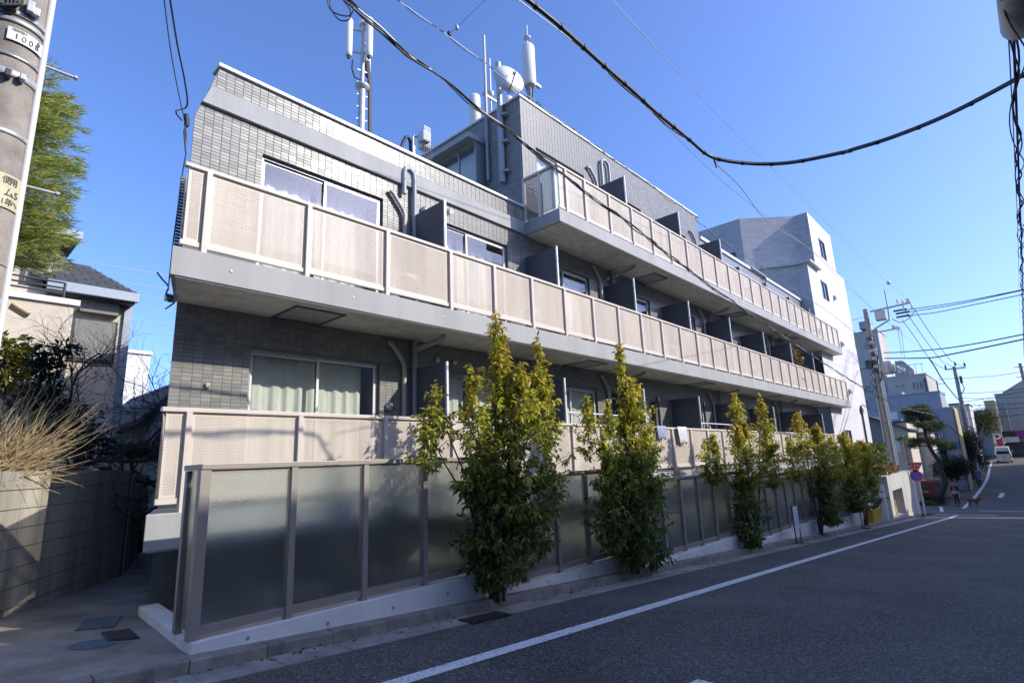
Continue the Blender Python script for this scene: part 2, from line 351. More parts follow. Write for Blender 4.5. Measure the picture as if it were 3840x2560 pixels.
# patterned wire glass of the street fence
def wire_glass(name):
    m = bpy.data.materials.new(name); m.use_nodes = True; N = m.node_tree.nodes; L = m.node_tree.links
    P = N['Principled BSDF']; P.inputs['Base Color'].default_value = (.95, .98, .965, 1); P.inputs['Roughness'].default_value = .24
    P.inputs['Transmission Weight'].default_value = 1; P.inputs['IOR'].default_value = 1.42
    g = N.new('ShaderNodeNewGeometry'); n = N.new('ShaderNodeTexVoronoi'); n.inputs['Scale'].default_value = 70; L.new(g.outputs['Position'], n.inputs['Vector'])
    b = N.new('ShaderNodeBump'); b.inputs['Strength'].default_value = .25; b.inputs['Distance'].default_value = .008; L.new(n.outputs['Distance'], b.inputs['Height']); L.new(b.outputs[0], P.inputs['Normal'])
    s = N.new('ShaderNodeSeparateXYZ'); L.new(g.outputs['Position'], s.inputs[0]); h = math_node(N, L, 'ADD', s.outputs[0], s.outputs[1])
    def wire(op):
        u = math_node(N, L, 'DIVIDE', math_node(N, L, op, h, s.outputs[2]), .028)
        f = math_node(N, L, 'ABSOLUTE', math_node(N, L, 'SUBTRACT', math_node(N, L, 'FRACT', math_node(N, L, 'ADD', u, 500)), .5))
        return math_node(N, L, 'LESS_THAN', f, .055)
    dn = N.new('ShaderNodeTexNoise'); dn.inputs['Scale'].default_value = 5; dn.inputs['Detail'].default_value = 6; mp = N.new('ShaderNodeMapping'); mp.inputs['Scale'].default_value = (1, 1, .2); L.new(g.outputs['Position'], mp.inputs[0]); L.new(mp.outputs[0], dn.inputs['Vector'])
    mr = N.new('ShaderNodeMapRange'); mr.inputs['From Min'].default_value = .3; mr.inputs['From Max'].default_value = .75; mr.inputs['To Min'].default_value = .10; mr.inputs['To Max'].default_value = .30; L.new(dn.outputs['Fac'], mr.inputs['Value']); L.new(mr.outputs[0], P.inputs['Roughness'])
    w = math_node(N, L, 'MAXIMUM', wire('ADD'), wire('SUBTRACT'))
    P2 = N.new('ShaderNodeBsdfPrincipled'); P2.inputs['Base Color'].default_value = (.33, .34, .33, 1); P2.inputs['Roughness'].default_value = .5; P2.inputs['Metallic'].default_value = .5
    mix = N.new('ShaderNodeMixShader'); tr_ = N.new('ShaderNodeBsdfTransparent'); tr_.inputs[0].default_value = (.86, .96, .91, 1); mx0_ = N.new('ShaderNodeMixShader'); mx0_.inputs[0].default_value = .30; L.new(P.outputs[0], mx0_.inputs[1]); L.new(tr_.outputs[0], mx0_.inputs[2]); L.new(math_node(N, L, 'MULTIPLY', w, .8), mix.inputs[0]); L.new(mx0_.outputs[0], mix.inputs[1]); L.new(P2.outputs[0], mix.inputs[2]); L.new(mix.outputs[0], N['Material Output'].inputs[0])
    M[name] = m
wire_glass('wire_glass')
def pane_glass(name, tint=(.91, .935, .925), f0=1.55):
    m = bpy.data.materials.new(name); m.use_nodes = True; N = m.node_tree.nodes; L = m.node_tree.links
    N.remove(N['Principled BSDF']); t = N.new('ShaderNodeBsdfTransparent'); t.inputs[0].default_value = (*tint, 1)
    gl = N.new('ShaderNodeBsdfGlossy'); gl.inputs['Roughness'].default_value = .02; gl.inputs['Color'].default_value = (.95, .97, 1, 1)
    lw = N.new('ShaderNodeLayerWeight'); lw.inputs[0].default_value = .5
    fac = math_node(N, L, 'ADD', math_node(N, L, 'MULTIPLY', math_node(N, L, 'POWER', lw.outputs['Facing'], 4.0), .6), .06)
    mix = N.new('ShaderNodeMixShader'); L.new(fac, mix.inputs[0]); L.new(t.outputs[0], mix.inputs[1]); L.new(gl.outputs[0], mix.inputs[2]); L.new(mix.outputs[0], N['Material Output'].inputs[0])
    M[name] = m
pane_glass('pane_glass')

# leaves: tone stored leaf by leaf, light comes through
def leaf_mat(name, rough=.45, trans=.35):
    m = bpy.data.materials.new(name); m.use_nodes = True; N = m.node_tree.nodes; L = m.node_tree.links
    P = N['Principled BSDF']; a = N.new('ShaderNodeAttribute'); a.attribute_name = 'tint'; L.new(a.outputs['Color'], P.inputs['Base Color'])
    P.inputs['Roughness'].default_value = rough
    t = N.new('ShaderNodeBsdfTranslucent'); L.new(a.outputs['Color'], t.inputs[0])
    mix = N.new('ShaderNodeMixShader'); mix.inputs[0].default_value = trans; L.new(P.outputs[0], mix.inputs[1]); L.new(t.outputs[0], mix.inputs[2]); L.new(mix.outputs[0], N['Material Output'].inputs[0])
    M[name] = m
leaf_mat('leaf', .32, .45); leaf_mat('needle', .6, .4)
# ------------------------------------------------------------------ ground, road, kerb, markings
def strip(name, xs, y0, y1, dz, matn, ny=1):
    mb = MB(); ys = [y0 + (y1 - y0) * i / ny for i in range(ny + 1)]
    vs = [(x, y, gz(x) + dz) for x in xs for y in ys]; w = ny + 1
    mb.add(vs, [(i * w + j, (i + 1) * w + j, (i + 1) * w + j + 1, i * w + j + 1) for i in range(len(xs) - 1) for j in range(ny)], 0, False)
    return mb.build(name, matn)
xs_all = [-700, -300, -120, -60] + list(range(-40, 38, 13)) + [38, 41, 44, 47, 50, 52.5, 55, 57.5, 60, 63, 66, 70, 74, 78, 82, 87, 92, 98, 104, 130, 220, 400, 900, 1500]
struct(strip('ground', xs_all, -900, 1200, -.06, 'soil'))
xs_road = [x for x in xs_all if -60 <= x <= 220]
road = struct(strip('road', xs_road, -1.3, 4.62, 0.0, 'asphalt'))
side = MB()
xa = [41.5, 44, 47, 50, 51.5]
side.add([(x, y, gz(x) + .002) for x in xa for y in (4.62, 60)], [(2 * i, 2 * i + 2, 2 * i + 3, 2 * i + 1) for i in range(len(xa) - 1)])
struct(side.build('side_street', 'asphalt'))
far_apron = MB()      # the asphalt that widens beyond the crossing
xa = [51.5, 55, 57.5, 60, 63, 66, 70, 74, 78, 82, 87, 92, 98, 104, 130]
far_apron.add([(x, y, gz(x) + .002) for x in xa for y in (4.62, 9.0)], [(2 * i, 2 * i + 2, 2 * i + 3, 2 * i + 1) for i in range(len(xa) - 1)])
struct(far_apron.build('forecourt', 'asphalt'))
# alley paving left of the building, a little above the road
al = MB(); al.add([(x, y, gz(x) + .075) for x in (-30, 1.78, 5, 9) for y in (5.1, 40)], [(2 * i, 2 * i + 2, 2 * i + 3, 2 * i + 1) for i in range(3)])
struct(al.build('alley', 'alley_concrete'))
pl = MB(); pl.add([(x, y, gz(x) + .055) for x in (1.5, 20, 38, 41.2) for y in (5.1, 5.6)], [(2 * i, 2 * i + 2, 2 * i + 3, 2 * i + 1) for i in range(3)])
struct(pl.build('verge', 'kerb_concrete'))
# kerb stones and gutter slabs
ANG = math.atan(.062)
kerb = struct(link('kerb', None)); gut = struct(link('gutter', None))
KL = .6; cs = 1 / math.cos(ANG)
kmb = MB(); h = KL * cs / 2 - .004
prof = [(-.07, -.12), (.075, -.12), (.075, .098), (-.045, .098), (-.062, .085), (-.07, .0)]
kmb.prism([(-h, y, z) for y, z in prof], (2 * h, 0, 0)); kme = kmb.mesh('kerb_stone', 'kerb_concrete')
gmb = MB(); gmb.prism([(-h, y, z) for y, z in [(-.17, -.10), (.165, -.10), (.165, .002), (-.17, .008)]], (2 * h, 0, 0)); gme = gmb.mesh('gutter_slab', 'gutter_concrete')
for i in range(64):
    x = -2.2 + KL * i
    if x > 30.6 and x < 31: pass
    o = link('kerb_stone', kme, kerb); o.location = (x, 5.03, gz(x) + random.uniform(-.003, .003)); o.rotation_euler = (0, ANG, random.uniform(-.003, .003))
    o = link('gutter_slab', gme, gut); o.location = (x, 4.787, gz(x) + random.uniform(-.002, .002)); o.rotation_euler = (0, ANG, 0)
def line(name, pts, w, label, dz=.006, n=1):
    """painted line through ground points"""
    mb = MB(); pts = [Vector((p[0], p[1], 0)) for p in pts]; vs = []
    dense = []
    for a, b in zip(pts, pts[1:]):
        k = max(1, int((b - a).length / 1.0)); dense += [a.lerp(b, i / k) for i in range(k)]
    dense.append(pts[-1])
    for i, p in enumerate(dense):
        d = (dense[min(i + 1, len(dense) - 1)] - dense[max(i - 1, 0)]).normalized(); s = Vector((-d.y, d.x, 0)) * w / 2
        for q in (p + s, p - s): vs.append((q.x, q.y, gz(q.x) + dz))
    mb.add(vs, [(2 * i, 2 * i + 1, 2 * i + 3, 2 * i + 2) for i in range(len(dense) - 1)])
    o = mb.build(name, 'road_paint'); tag(o, label, 'road marking'); o['kind'] = 'structure'; return o
line('edge_line', [(-2, 3.66), (12, 3.66), (26, 3.62), (40.3, 3.55)], .15, 'long white edge line beside the low white wall')
cv = [PG(*z7b(*p)) for p in [(1460, 1155), (1515, 1103), (1570, 1050), (1612, 1000), (1650, 950), (1684, 900), (1710, 850), (1730, 790), (1745, 720), (1765, 655)]]
line('curved_line', [(p.x, p.y) for p in cv], .22, 'white edge line curving uphill beyond the crossing')
line('stop_line', [(41.2, 1.9), (40.0, 4.7)], .3, 'white stop line across the lane at the crossing')
line('side_line', [(44.0, 4.6), (49.6, 5.2)], .18, 'thin white line across the mouth of the side street')
line('centre_dash', [(.8, 2.25), (4.22, 2.02)], .15, 'white centre dash in the near road, bottom edge of photo')
line('cross_mark', [(46.0, 2.9), (46.0, .6)], .3, 'white bar painted across the far lane past the crossing')
line('diamond_mark', [(58.5, 2.3), (62, 2.2)], .3, 'short white dash on the far uphill lane')
cr_ = [PG(*zh(*p)) for p in ((600, 745), (900, 775), (1150, 800), (1400, 830), (1700, 870), (2100, 905), (2340, 940))]
o = line('road_crack', [(p.x + random.uniform(-.05, .05), p.y) for p in cr_], .018, 'dark hairline crack running across the near lane', .0035); o.data.materials[0] = M['iron']
# manholes and covers
def disc(name, x, y, r, dz, matn, label, cat, n=28):
    mb = MB(); c = [(x + r * math.cos(2 * math.pi * i / n), y + r * math.sin(2 * math.pi * i / n)) for i in range(n)]
    mb.add([(a, b, gz(a) + dz) for a, b in c] + [(x + (a - x) * .82, y + (b - y) * .82, gz(x + (a - x) * .82) + dz + .003) for a, b in c], [(i, (i + 1) % n, n + (i + 1) % n, n + i) for i in range(n)] + [tuple(range(n, 2 * n))])
    return tag(mb.build(name, matn), label, cat)
disc('manhole_cover', 3.5, 2.60, .32, .004, 'iron', 'rusty round manhole cover in the near road lane', 'manhole')
disc('water_cap', *PZ(*z3(603, 1318), -1.37).xy, .17, .079, 'iron_blue', 'small oval grey cap in the alley paving', 'manhole')
def plate(name, corners, matn, label, cat, ribs=0):
    mb = MB(); cs_ = [Vector(c) for c in corners]
    mb.prism([(c.x, c.y, gz(c.x) + .079) for c in cs_], (0, 0, .008))
    for i in range(ribs):
        t = (i + .5) / ribs; a = cs_[0].lerp(cs_[3], t); b = cs_[1].lerp(cs_[2], t)
        mb.bar((a.x, a.y, gz(a.x) + .089), (b.x, b.y, gz(b.x) + .089), .012, .006)
    return tag(mb.build(name, matn), label, cat)
q = lambda x, y: PZ(*z3(x, y), -1.37)
plate('pit_cover', [q(488, 1232), q(548, 1152), q(797, 1112), q(750, 1193)], 'iron_blue', 'square checkered steel pit cover in the alley', 'manhole', 8)
plate('drain_grate', [q(660, 1240), q(700, 1295), q(915, 1265), q(850, 1205)], 'iron', 'rusty square drain grate beside the steel pit cover', 'drain', 9)
gr = MB(); gx, gy = 4.55, 4.66
gr.box(gx - .3, gx + .3, gy - .12, gy + .12, gz(gx) - .05, gz(gx) - .03)
for i in range(14): gr.bar((gx - .28 + i * .043, gy - .12, gz(gx - .28 + i * .043) + .012), (gx - .28 + i * .043, gy + .12, gz(gx - .28 + i * .043) + .012), .016, .02)
tag(gr.build('gutter_grate', 'iron'), 'dark iron gutter grate at the kerb under the first tree', 'drain')

# ------------------------------------------------------------------ low white wall and wire-glass fence in front of the building
YF = 5.2
SEG = [(1.78, 5.02, -1.31), (5.10, 8.20, -1.565), (8.28, 13.76, -1.81), (13.84, 19.42, -2.08), (19.50, 25.35, -2.37)]
WALLN = ['low white wall block at the alley corner, nearest the viewer', 'second low white wall block from the alley corner', 'third low white wall block, between the second and third tree', 'fourth low white wall block, behind the nearer thin sign stand', 'fifth low white wall block, ending at the yellow crate']
FENN = ['nearest wire glass fence bay in bronze frame at the alley corner', 'second wire glass fence bay between the first two trees', 'third wire glass fence bay between the second and third tree', 'fourth wire glass fence bay behind the nearer thin sign stand', 'farthest wire glass fence bay before the white concrete block']
for k, (xa, xb, zt_) in enumerate(SEG):
    mb = MB()
    mb.prism([(xa, YF, gz(xa) - .02), (xb, YF, gz(xb) - .02), (xb, YF, zt_), (xa, YF, zt_)], (0, .18, 0))
    if k == 0:   # return along the alley
        mb.prism([(xa, YF + .183, gz(xa) - .02), (xa + .18, YF + .183, gz(xa) - .02), (xa + .18, YF + .183, zt_ - .003), (xa, YF + .183, zt_ - .003)], (.13, 1.75, 0))
    w = tag(mb.build('low_wall', 'white_wall', bevel=.006), WALLN[k], 'wall', 'low white wall blocks along the kerb')
    # cone-hole plugs in the concrete
    for i in range(int((xb - xa) / .75)):
        x = xa + .45 + .75 * i; c = MB(); c.lathe((x, YF - .0015, max(gz(x) + .12, zt_ - .13)), [(.018, 0), (.018, .003)], 10, (0, -1, 0)); c.build('form_tie_plug', 'slab_paint', w)
    # fence bay
    ft = zt_ + 1.40; ym = YF + .075
    f = thing('glass_fence', FENN[k], 'fence', (xa, YF, zt_), 'wire glass fence bays')
    n = max(1, round((xb - xa) / .76)); px = [xa + .03 + (xb - xa - .06) * i / n for i in range(n + 1)]
    top = MB().box(xa - .01, xb, YF + .02, YF + .135, ft - .045, ft)
    part(top, 'top_rail', 'bronze_frame', f, bevel=.004)
    for i, x in enumerate(px):
        pw = .085 if (i == 0 and k == 0) else .062
        part(MB().box(x - pw / 2, x + pw / 2, YF + .03, YF + .115, zt_ - .0, ft - .047), 'post', 'bronze_frame', f, bevel=.003)
    for a, b in zip(px, px[1:]):
        zb_ = zt_ + .10; zt2 = ft - .07
        fo = part(MB().box(a + .034, b - .034, YF + .045, YF + .105, zb_ - .07, zb_), 'sill_rail', 'bronze_frame', f)
        part(MB().box(a + .034, b - .034, YF + .05, YF + .10, zt2, zt2 + .022), 'head_rail', 'bronze_frame', f)
        part(MB().box(a + .036, b - .036, YF + .07, YF + .077, zb_ + .001, zt2 - .001), 'pane', 'wire_glass', fo)
    if k == 0:   # short return bay along the alley side
        x = xa + .05; dx = .075
        part(MB().box(xa, xa + .06, YF + .40, YF + .46, zt_, ft - .05), 'post', 'bronze_frame', f)
        part(MB().box(xa - .008, xa + .11, YF + .137, YF + .47, ft - .047, ft - .002), 'top_rail', 'bronze_frame', f)
        part(MB().box(xa + .03, xa + .037, YF + .118, YF + .398, zt_ + .05, ft - .05), 'pane', 'wire_glass', f)
# ------------------------------------------------------------------ apartment building
YB, YW = 6.25, 7.25
XEND = 30.2
F1, F2, F3 = -.35, 2.37, 5.08          # balcony floor levels
S1, S2, S3 = (-.69, -.35), (2.05, 2.37), (4.79, 5.08)
apt = thing('apartment_building', 'grey tiled apartment building with beige perforated balcony railings', 'building', (2.03, YW, -1.5))
PARTX = [5.56, 8.55, 11.60, 14.60, 17.58, 20.72, 23.92, 27.10]
# --- openings (x0,x1,z0,z1)
def unit_windows(z0, z1, first=0):
    out = []
    xs = [2.03] + PARTX + [XEND]
    for i, (a, b) in enumerate(zip(xs, xs[1:])):
        if i < first: continue
        if i == 0: out.append((2.93, 4.92, z0, z1))
        elif i % 2: out.append((a + .38, a + 2.35, z0, z1))
        else: out.append((b - 2.62, b - .65, z0, z1))
    return out
W1 = unit_windows(F1 + .02, 1.60); W2 = unit_windows(F2 + .02, 4.36); W3 = unit_windows(F3 + .02, 7.16, 2)
W2[0] = (2.93, 4.94, F2 + .02, 4.40); W2[1] = (5.80, 8.0, F2 + .02, 4.40)
W3 = [(9.12, 11.05, F3 + .02, 7.16)] + [w for w in W3[1:]]
W3 = [w if w[0] < 17.9 else (w[0], w[1], w[2], 6.9) for w in W3]
def holed(mb, x0, x1, z0, z1, holes, y, mi=0):
    """front sheet of a wall with rectangular openings"""
    xs = sorted({x0, x1, *[h[0] for h in holes], *[h[1] for h in holes]}); zs = sorted({z0, z1, *[h[2] for h in holes], *[h[3] for h in holes]})
    xs = [x for x in xs if x0 <= x <= x1]; zs = [z for z in zs if z0 <= z <= z1]
    for a, b in zip(xs, xs[1:]):
        for c, d in zip(zs, zs[1:]):
            mx_, mz = (a + b) / 2, (c + d) / 2
            if any(h[0] < mx_ < h[1] and h[2] < mz < h[3] for h in holes): continue
            mb.quad((a, y, c), (b, y, c), (b, y, d), (a, y, d), mi)
    return mb
XT = 12.2           # single tiles up to here on the lower floors
YG = YW + .0045      # grout face; tile faces stand proud of it at YW
wall = MB()
holed(wall, 2.032, XT, -2.2, 4.57, [w for w in W1 + W2 if w[0] < XT], YG, 0)
holed(wall, XT, XEND, -2.6, 4.57, [w for w in W1 + W2 if w[1] > XT], YG - .0045, 1)
holed(wall, 8.62, 18.05, 4.80, 8.25, [w for w in W3 if w[0] < 18], YG, 0)
holed(wall, 18.05, XEND, 4.80, 7.42, [w for w in W3 if w[0] > 18], YG - .0045, 1)
# top of the low wing, left end cut on the slant
wall.add([(2.032, YG, 4.57), (8.62, YG, 4.57), (8.62, YG, 5.44), (2.292, YG, 5.44)], [(0, 1, 2, 3)])
wall.add([(8.62, YG - .0045, 4.57), (XEND, YG - .0045, 4.57), (XEND, YG - .0045, 4.80), (8.62, YG - .0045, 4.80)], [(0, 1, 2, 3)], 1)
# flank (slanting back from the alley), roof sheets, side wall of the upper storey and its back
wall.add([(2.036, YG, -2), (2.036, YG, 4.5), (5.2, YG + 9, 4.5), (5.2, YG + 9, -2)], [(0, 1, 2, 3)])
wall.add([(2.3, YG, 5.0), (8.62, YG, 5.0), (8.62, YG + 9, 5.0), (5.2, YG + 9, 5.0)], [(0, 1, 2, 3)], 0)
wall.add([(8.632, YG, 4.8), (8.632, 16, 4.8), (8.632, 16, 8.25), (8.632, YG, 8.25)], [(0, 1, 2, 3)], 0)
wall.add([(8.63, YG, 8.1), (18.05, YG, 8.1), (18.05, 16, 8.1), (8.63, 16, 8.1)], [(0, 1, 2, 3)], 0)
wall.add([(18.05, YG, 4.8), (18.05, 16, 4.8), (18.05, 16, 8.25), (18.05, YG, 8.25)], [(0, 1, 2, 3)], 1)
wall.add([(18.05, YG, 7.3), (XEND, YG, 7.3), (XEND, 16, 7.3), (18.05, 16, 7.3)], [(0, 1, 2, 3)], 1)
wall.add([(5.2, 16.3, -2), (XEND, 16.3, -2), (XEND, 16.3, 7.3), (5.2, 16.3, 7.3)], [(0, 1, 2, 3)], 1)
wall_o = part(wall, 'wall', ['grout', 'tile_far'], apt)
# --- tiles: each a low bevelled block
def tile_vf(x0, x1, z0, z1, yf, yb, bev=.003):
    return ([(x0, yb, z0), (x1, yb, z0), (x1, yb, z1), (x0, yb, z1), (x0 + bev, yf, z0 + bev), (x1 - bev, yf, z0 + bev), (x1 - bev, yf, z1 - bev), (x0 + bev, yf, z1 - bev)],
            [(4, 5, 6, 7), (0, 1, 5, 4), (1, 2, 6, 5), (2, 3, 7, 6), (3, 0, 4, 7)])
tiles = []
def lay(x0, x1, z0, z1, holes, left=None):
    i0 = int(math.floor((x0 - TX0) / TX)); i1 = int(math.ceil((x1 - TX0) / TX)); k0 = int(math.floor((z0 - TZ0) / TZ)); k1 = int(math.ceil((z1 - TZ0) / TZ))
    g = .0026
    for k in range(k0, k1):
        c, d = TZ0 + k * TZ + g / 2, TZ0 + (k + 1) * TZ - g / 2; c, d = max(c, z0), min(d, z1)
        if d - c < .012: continue
        for i in range(i0, i1):
            a, b = TX0 + i * TX + g / 2 + .001, TX0 + (i + 1) * TX - g / 2 - .001
            lx = x0 if left is None else max(x0, left((c + d) / 2)); a, b = max(a, lx), min(b, x1)
            cut = False
            for h in holes:
                if h[0] < b and h[1] > a and h[2] < d and h[3] > c:
                    if h[0] <= a and h[1] >= b and (h[2] <= c + .02): cut = True; break
                    if h[2] < (c + d) / 2 < h[3]:
                        if a < h[0]: b = min(b, h[0])
                        elif b > h[1]: a = max(a, h[1])
                        else: cut = True
                    else: cut = True
                if cut: break
            if cut or b - a < .02: continue
            tiles.append((a, b, c, d))
left_cut = lambda z: 2.03 if z < 4.57 else 2.03 + (z - 4.57) * .30
lay(2.03, XT, .45, 2.045, W1); lay(2.03, XT, 3.1, 4.785, W2, left_cut); lay(2.03, 8.60, 5.085, 5.43, [], left_cut)
lay(8.62, 18.04, 5.9, 8.23, W3)
def area(t):
    a, b, c, d = t
    p = [proj(Vector((x, YW, z))) for x, z in ((a, c), (b, c), (b, d), (a, d))]
    s = abs(sum(p[i][0] * p[(i + 1) % 4][1] - p[(i + 1) % 4][0] * p[i][1] for i in range(4))) / 2
    full = abs((b - a) - (TX - .0055)) < .0005 and abs((d - c) - (TZ - .0035)) < .0005
    if a > 8.6 and c > 4.79: s *= .01
    vis = (.78 < c < 2.0 and a < 2.9) or (c > 3.75 and not (a > 2.9 and a < 5 and c < 4.42)) or c > 5.08
    return s if (full and vis) else 0
tiles.sort(key=lambda t: -area(t))
w_ = TX - .0055; hgt = TZ - .0035
vs, fs = tile_vf(-w_ / 2, w_ / 2, -hgt / 2, hgt / 2, -.0, .0055); tme = MB().add(vs, fs).mesh('tile', 'tile')
base_w = world_of(apt)
for (a, b, c, d) in tiles[:300]:
    o = link('tile', tme, wall_o); o.location = Vector(((a + b) / 2, YW + random.uniform(-.0008, .0008), (c + d) / 2)) - base_w
rest = MB()
for (a, b, c, d) in tiles[300:]:
    vs, fs = tile_vf(a, b, c, d, YW + random.uniform(-.0008, .0008), YW + .0055); rest.add(vs, fs)
o = part(rest, 'tile_field', 'tile', wall_o); o['kind'] = 'stuff'
# side wall of the upper storey (faces the low roof): tiles there too
sw = MB(); Yk = YW
while Yk < 15.5:
    k = 0
    z = 5.0
    while z < 8.2:
        a, b = Yk + .003, Yk + TX - .003
        if not (8.35 < (a + b) / 2 < 10.0 and z < 7.55):
            yf, yb_ = 8.627, 8.634; bev = .0045
            sw.add([(yb_, a, z), (yb_, b, z), (yb_, b, z + hgt), (yb_, a, z + hgt), (yf, a + bev, z + bev), (yf, b - bev, z + bev), (yf, b - bev, z + hgt - bev), (yf, a + bev, z + hgt - bev)],
                   [(7, 6, 5, 4), (4, 5, 1, 0), (5, 6, 2, 1), (6, 7, 3, 2), (7, 4, 0, 3)])
        z += TZ
    Yk += TX
o = part(sw, 'tile_field', 'tile_side', wall_o); o['kind'] = 'stuff'
# bay window on that side wall
bw = MB(); bw.box(8.05, 8.615, 8.38, 10.1, 7.50, 7.62); part(bw, 'window_hood', 'slab_paint', apt)
bo = part(MB().box(8.30, 8.35, 8.42, 8.47, 5.3, 7.45).box(8.30, 8.35, 9.0, 9.04, 5.3, 7.45).box(8.30, 8.35, 9.9, 9.95, 5.3, 7.45).box(8.28, 8.36, 8.42, 9.95, 7.45, 7.50).box(8.35, 8.62, 8.42, 8.46, 5.3, 7.5), 'bay_window', 'window_frame', apt)
part(MB().box(8.32, 8.328, 8.472, 8.998, 5.3, 7.448).box(8.322, 8.33, 9.042, 9.898, 5.3, 7.448), 'pane', 'pane_glass', bo)
part(MB().box(8.59, 8.612, 8.48, 9.95, 5.3, 7.45), 'blind', 'curtain', bo)
# --- concrete bands and slabs
band = MB(); band.prism([(2.19, YW - .055, 5.082), (2.09, YW - .055, 4.79), (8.60, YW - .055, 4.79), (8.60, YW - .055, 5.082)], (0, .07, 0))
part(band, 'roof_band', 'slab_paint', apt, bevel=.006)
cap = MB(); cap.box(2.26, 8.60, YW - .04, YW + .22, 5.435, 5.485); part(cap, 'parapet_cap', 'white_metal', apt, bevel=.004)
cap = MB(); cap.box(8.58, 18.09, YW - .03, YW + .2, 8.245, 8.295); part(cap, 'parapet_cap', 'white_metal', apt, bevel=.004)
cap = MB(); cap.box(8.58, 8.80, YW + .202, 16, 8.243, 8.293); part(cap, 'parapet_cap', 'white_metal', apt, bevel=.004)
cap = MB(); cap.box(18.1, XEND, YW - .06, YW + .2, 7.41, 7.53); part(cap, 'parapet_cap', 'white_metal', apt, bevel=.01)
part(MB().box(8.64, 8.80, YW + .02, 16, 8.0, 8.24).box(2.5, 8.6, YW + .02, YW + .2, 5.0, 5.43), 'parapet_back', 'tile_far', apt)
wing_end = MB(); wing_end.box(18.12, 18.9, 9.0, 11.5, 7.3, 9.15); part(wing_end, 'stair_head', 'white_paint', apt)
def balcony(level, zs, x0, xe, posts, rail_top, parts_x, ptop, pane_z, first):
    z0, z1_ = zs
    sl_ = MB()
    left = 1.66 if first else x0
    sl_.prism([(left, YB, z0), (xe, YB, z0), (xe, YW - .002, z0), (left + (.34 if first else .03), YW - .002, z0)], (0, 0, z1_ - z0))
    slab = part(sl_, 'balcony', 'slab_paint', apt, bevel=.008)
    # textured underside sheet, framed by a drip groove
    s2 = MB(); s2.prism([(left + .07, YB + .06, z0 - .004), (xe - .06, YB + .06, z0 - .004), (xe - .06, YW - .006, z0 - .004), (left + (.36 if first else .07), YW - .006, z0 - .004)], (0, 0, .003)); part(s2, 'soffit', 'soffit', slab)
    part(MB().box(left + .05, xe - .02, YB + .02, YB + .032, z0 - .012, z0 - .001), 'drip_edge', 'white_metal', slab)
    for i in range(int((xe - left) / 1.55)):
        x = left + .6 + 1.55 * i; c = MB(); c.lathe((x, YB - .001, z0 + .17), [(.017, 0), (.017, .004), (.010, .0045)], 10, (0, -1, 0)); part(c, 'form_tie_plug', 'galvanised', slab)
    zt_ = rail_top; zb_ = z1_ + .055
    if level == 1: zb_ = z1_ + .08
    tr = MB(); prev = left + .07
    part(MB().box(left + .06, xe - .25, YB + .03, YB + .10, zt_ - .045, zt_), 'top_rail', 'aluminium_beige', slab, bevel=.006)
    part(MB().box(left + .075, xe - .27, YB + .045, YB + .085, zb_, zb_ + .055), 'bottom_rail', 'aluminium_beige', slab, bevel=.003)
    edges = [left + .07] + posts
    for i, x in enumerate(posts):
        part(MB().box(x - .028, x + .028, YB + .016, YB + .040, z1_ - .02, zt_ - .047).box(x - .028, x + .028, YB + .0405, YB + .095, z1_ - .0, zt_ - .047), 'railing_post', 'aluminium_beige', slab)
    for a, b in zip(edges, edges[1:]):
        a2, b2 = a + .038, b - .04
        if b2 - a2 < .08: continue
        p = MB(); zl, zh_ = zb_ + .058, zt_ - .05; y = YB + .062; e = .03
        xs = [a2, a2 + e, b2 - e, b2]; zs_ = [zl, zl + e, zh_ - e, zh_]
        for ii in range(3):
            for kk in range(3):
                p.quad((xs[ii], y, zs_[kk]), (xs[ii + 1], y, zs_[kk]), (xs[ii + 1], y, zs_[kk + 1]), (xs[ii], y, zs_[kk + 1]), 1 if ii == 1 and kk == 1 else 0)
        p.box(a2 - .004, a2 - .001, y - .012, y + .012, zl, zh_, 0); p.box(b2 + .001, b2 + .004, y - .012, y + .012, zl, zh_, 0)
        part(p, 'railing_panel', ['aluminium_beige', 'perforated'], slab)
    # end return of the railing
    if not first:
        yy = [YB + .10, YB + .52, YW - .02]
        for a, b in zip(yy, yy[1:]):
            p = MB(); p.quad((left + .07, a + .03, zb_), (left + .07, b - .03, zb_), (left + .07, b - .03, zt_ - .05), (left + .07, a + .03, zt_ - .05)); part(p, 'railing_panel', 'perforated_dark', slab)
        for a in yy[1:]: part(MB().box(left + .04, left + .10, a - .03, a + .03, z1_, zt_ - .046), 'railing_post', 'aluminium_beige', slab)
        part(MB().box(left + .03, left + .11, YB + .102, YW - .01, zt_ - .047, zt_ - .002), 'top_rail', 'aluminium_beige', slab)
    else:
        p = MB(); p.add([(left + .09, YB + .11, zb_), (left + .38, YW, zb_), (left + .38, YW, zt_ - .05), (left + .09, YB + .11, zt_ - .05)], [(0, 1, 2, 3)]); part(p, 'railing_panel', 'perforated', slab)
    # partition boards between the flats
    for x in parts_x:
        po = part(MB().box(x - .012, x + .012, YB + .17, YW - .01, z1_ + .06, ptop), 'partition', 'partition', slab)
        part(MB().box(x - .018, x + .018, YB + .135, YB + .168, z1_, ptop + .01), 'partition_post', 'white_metal', po)
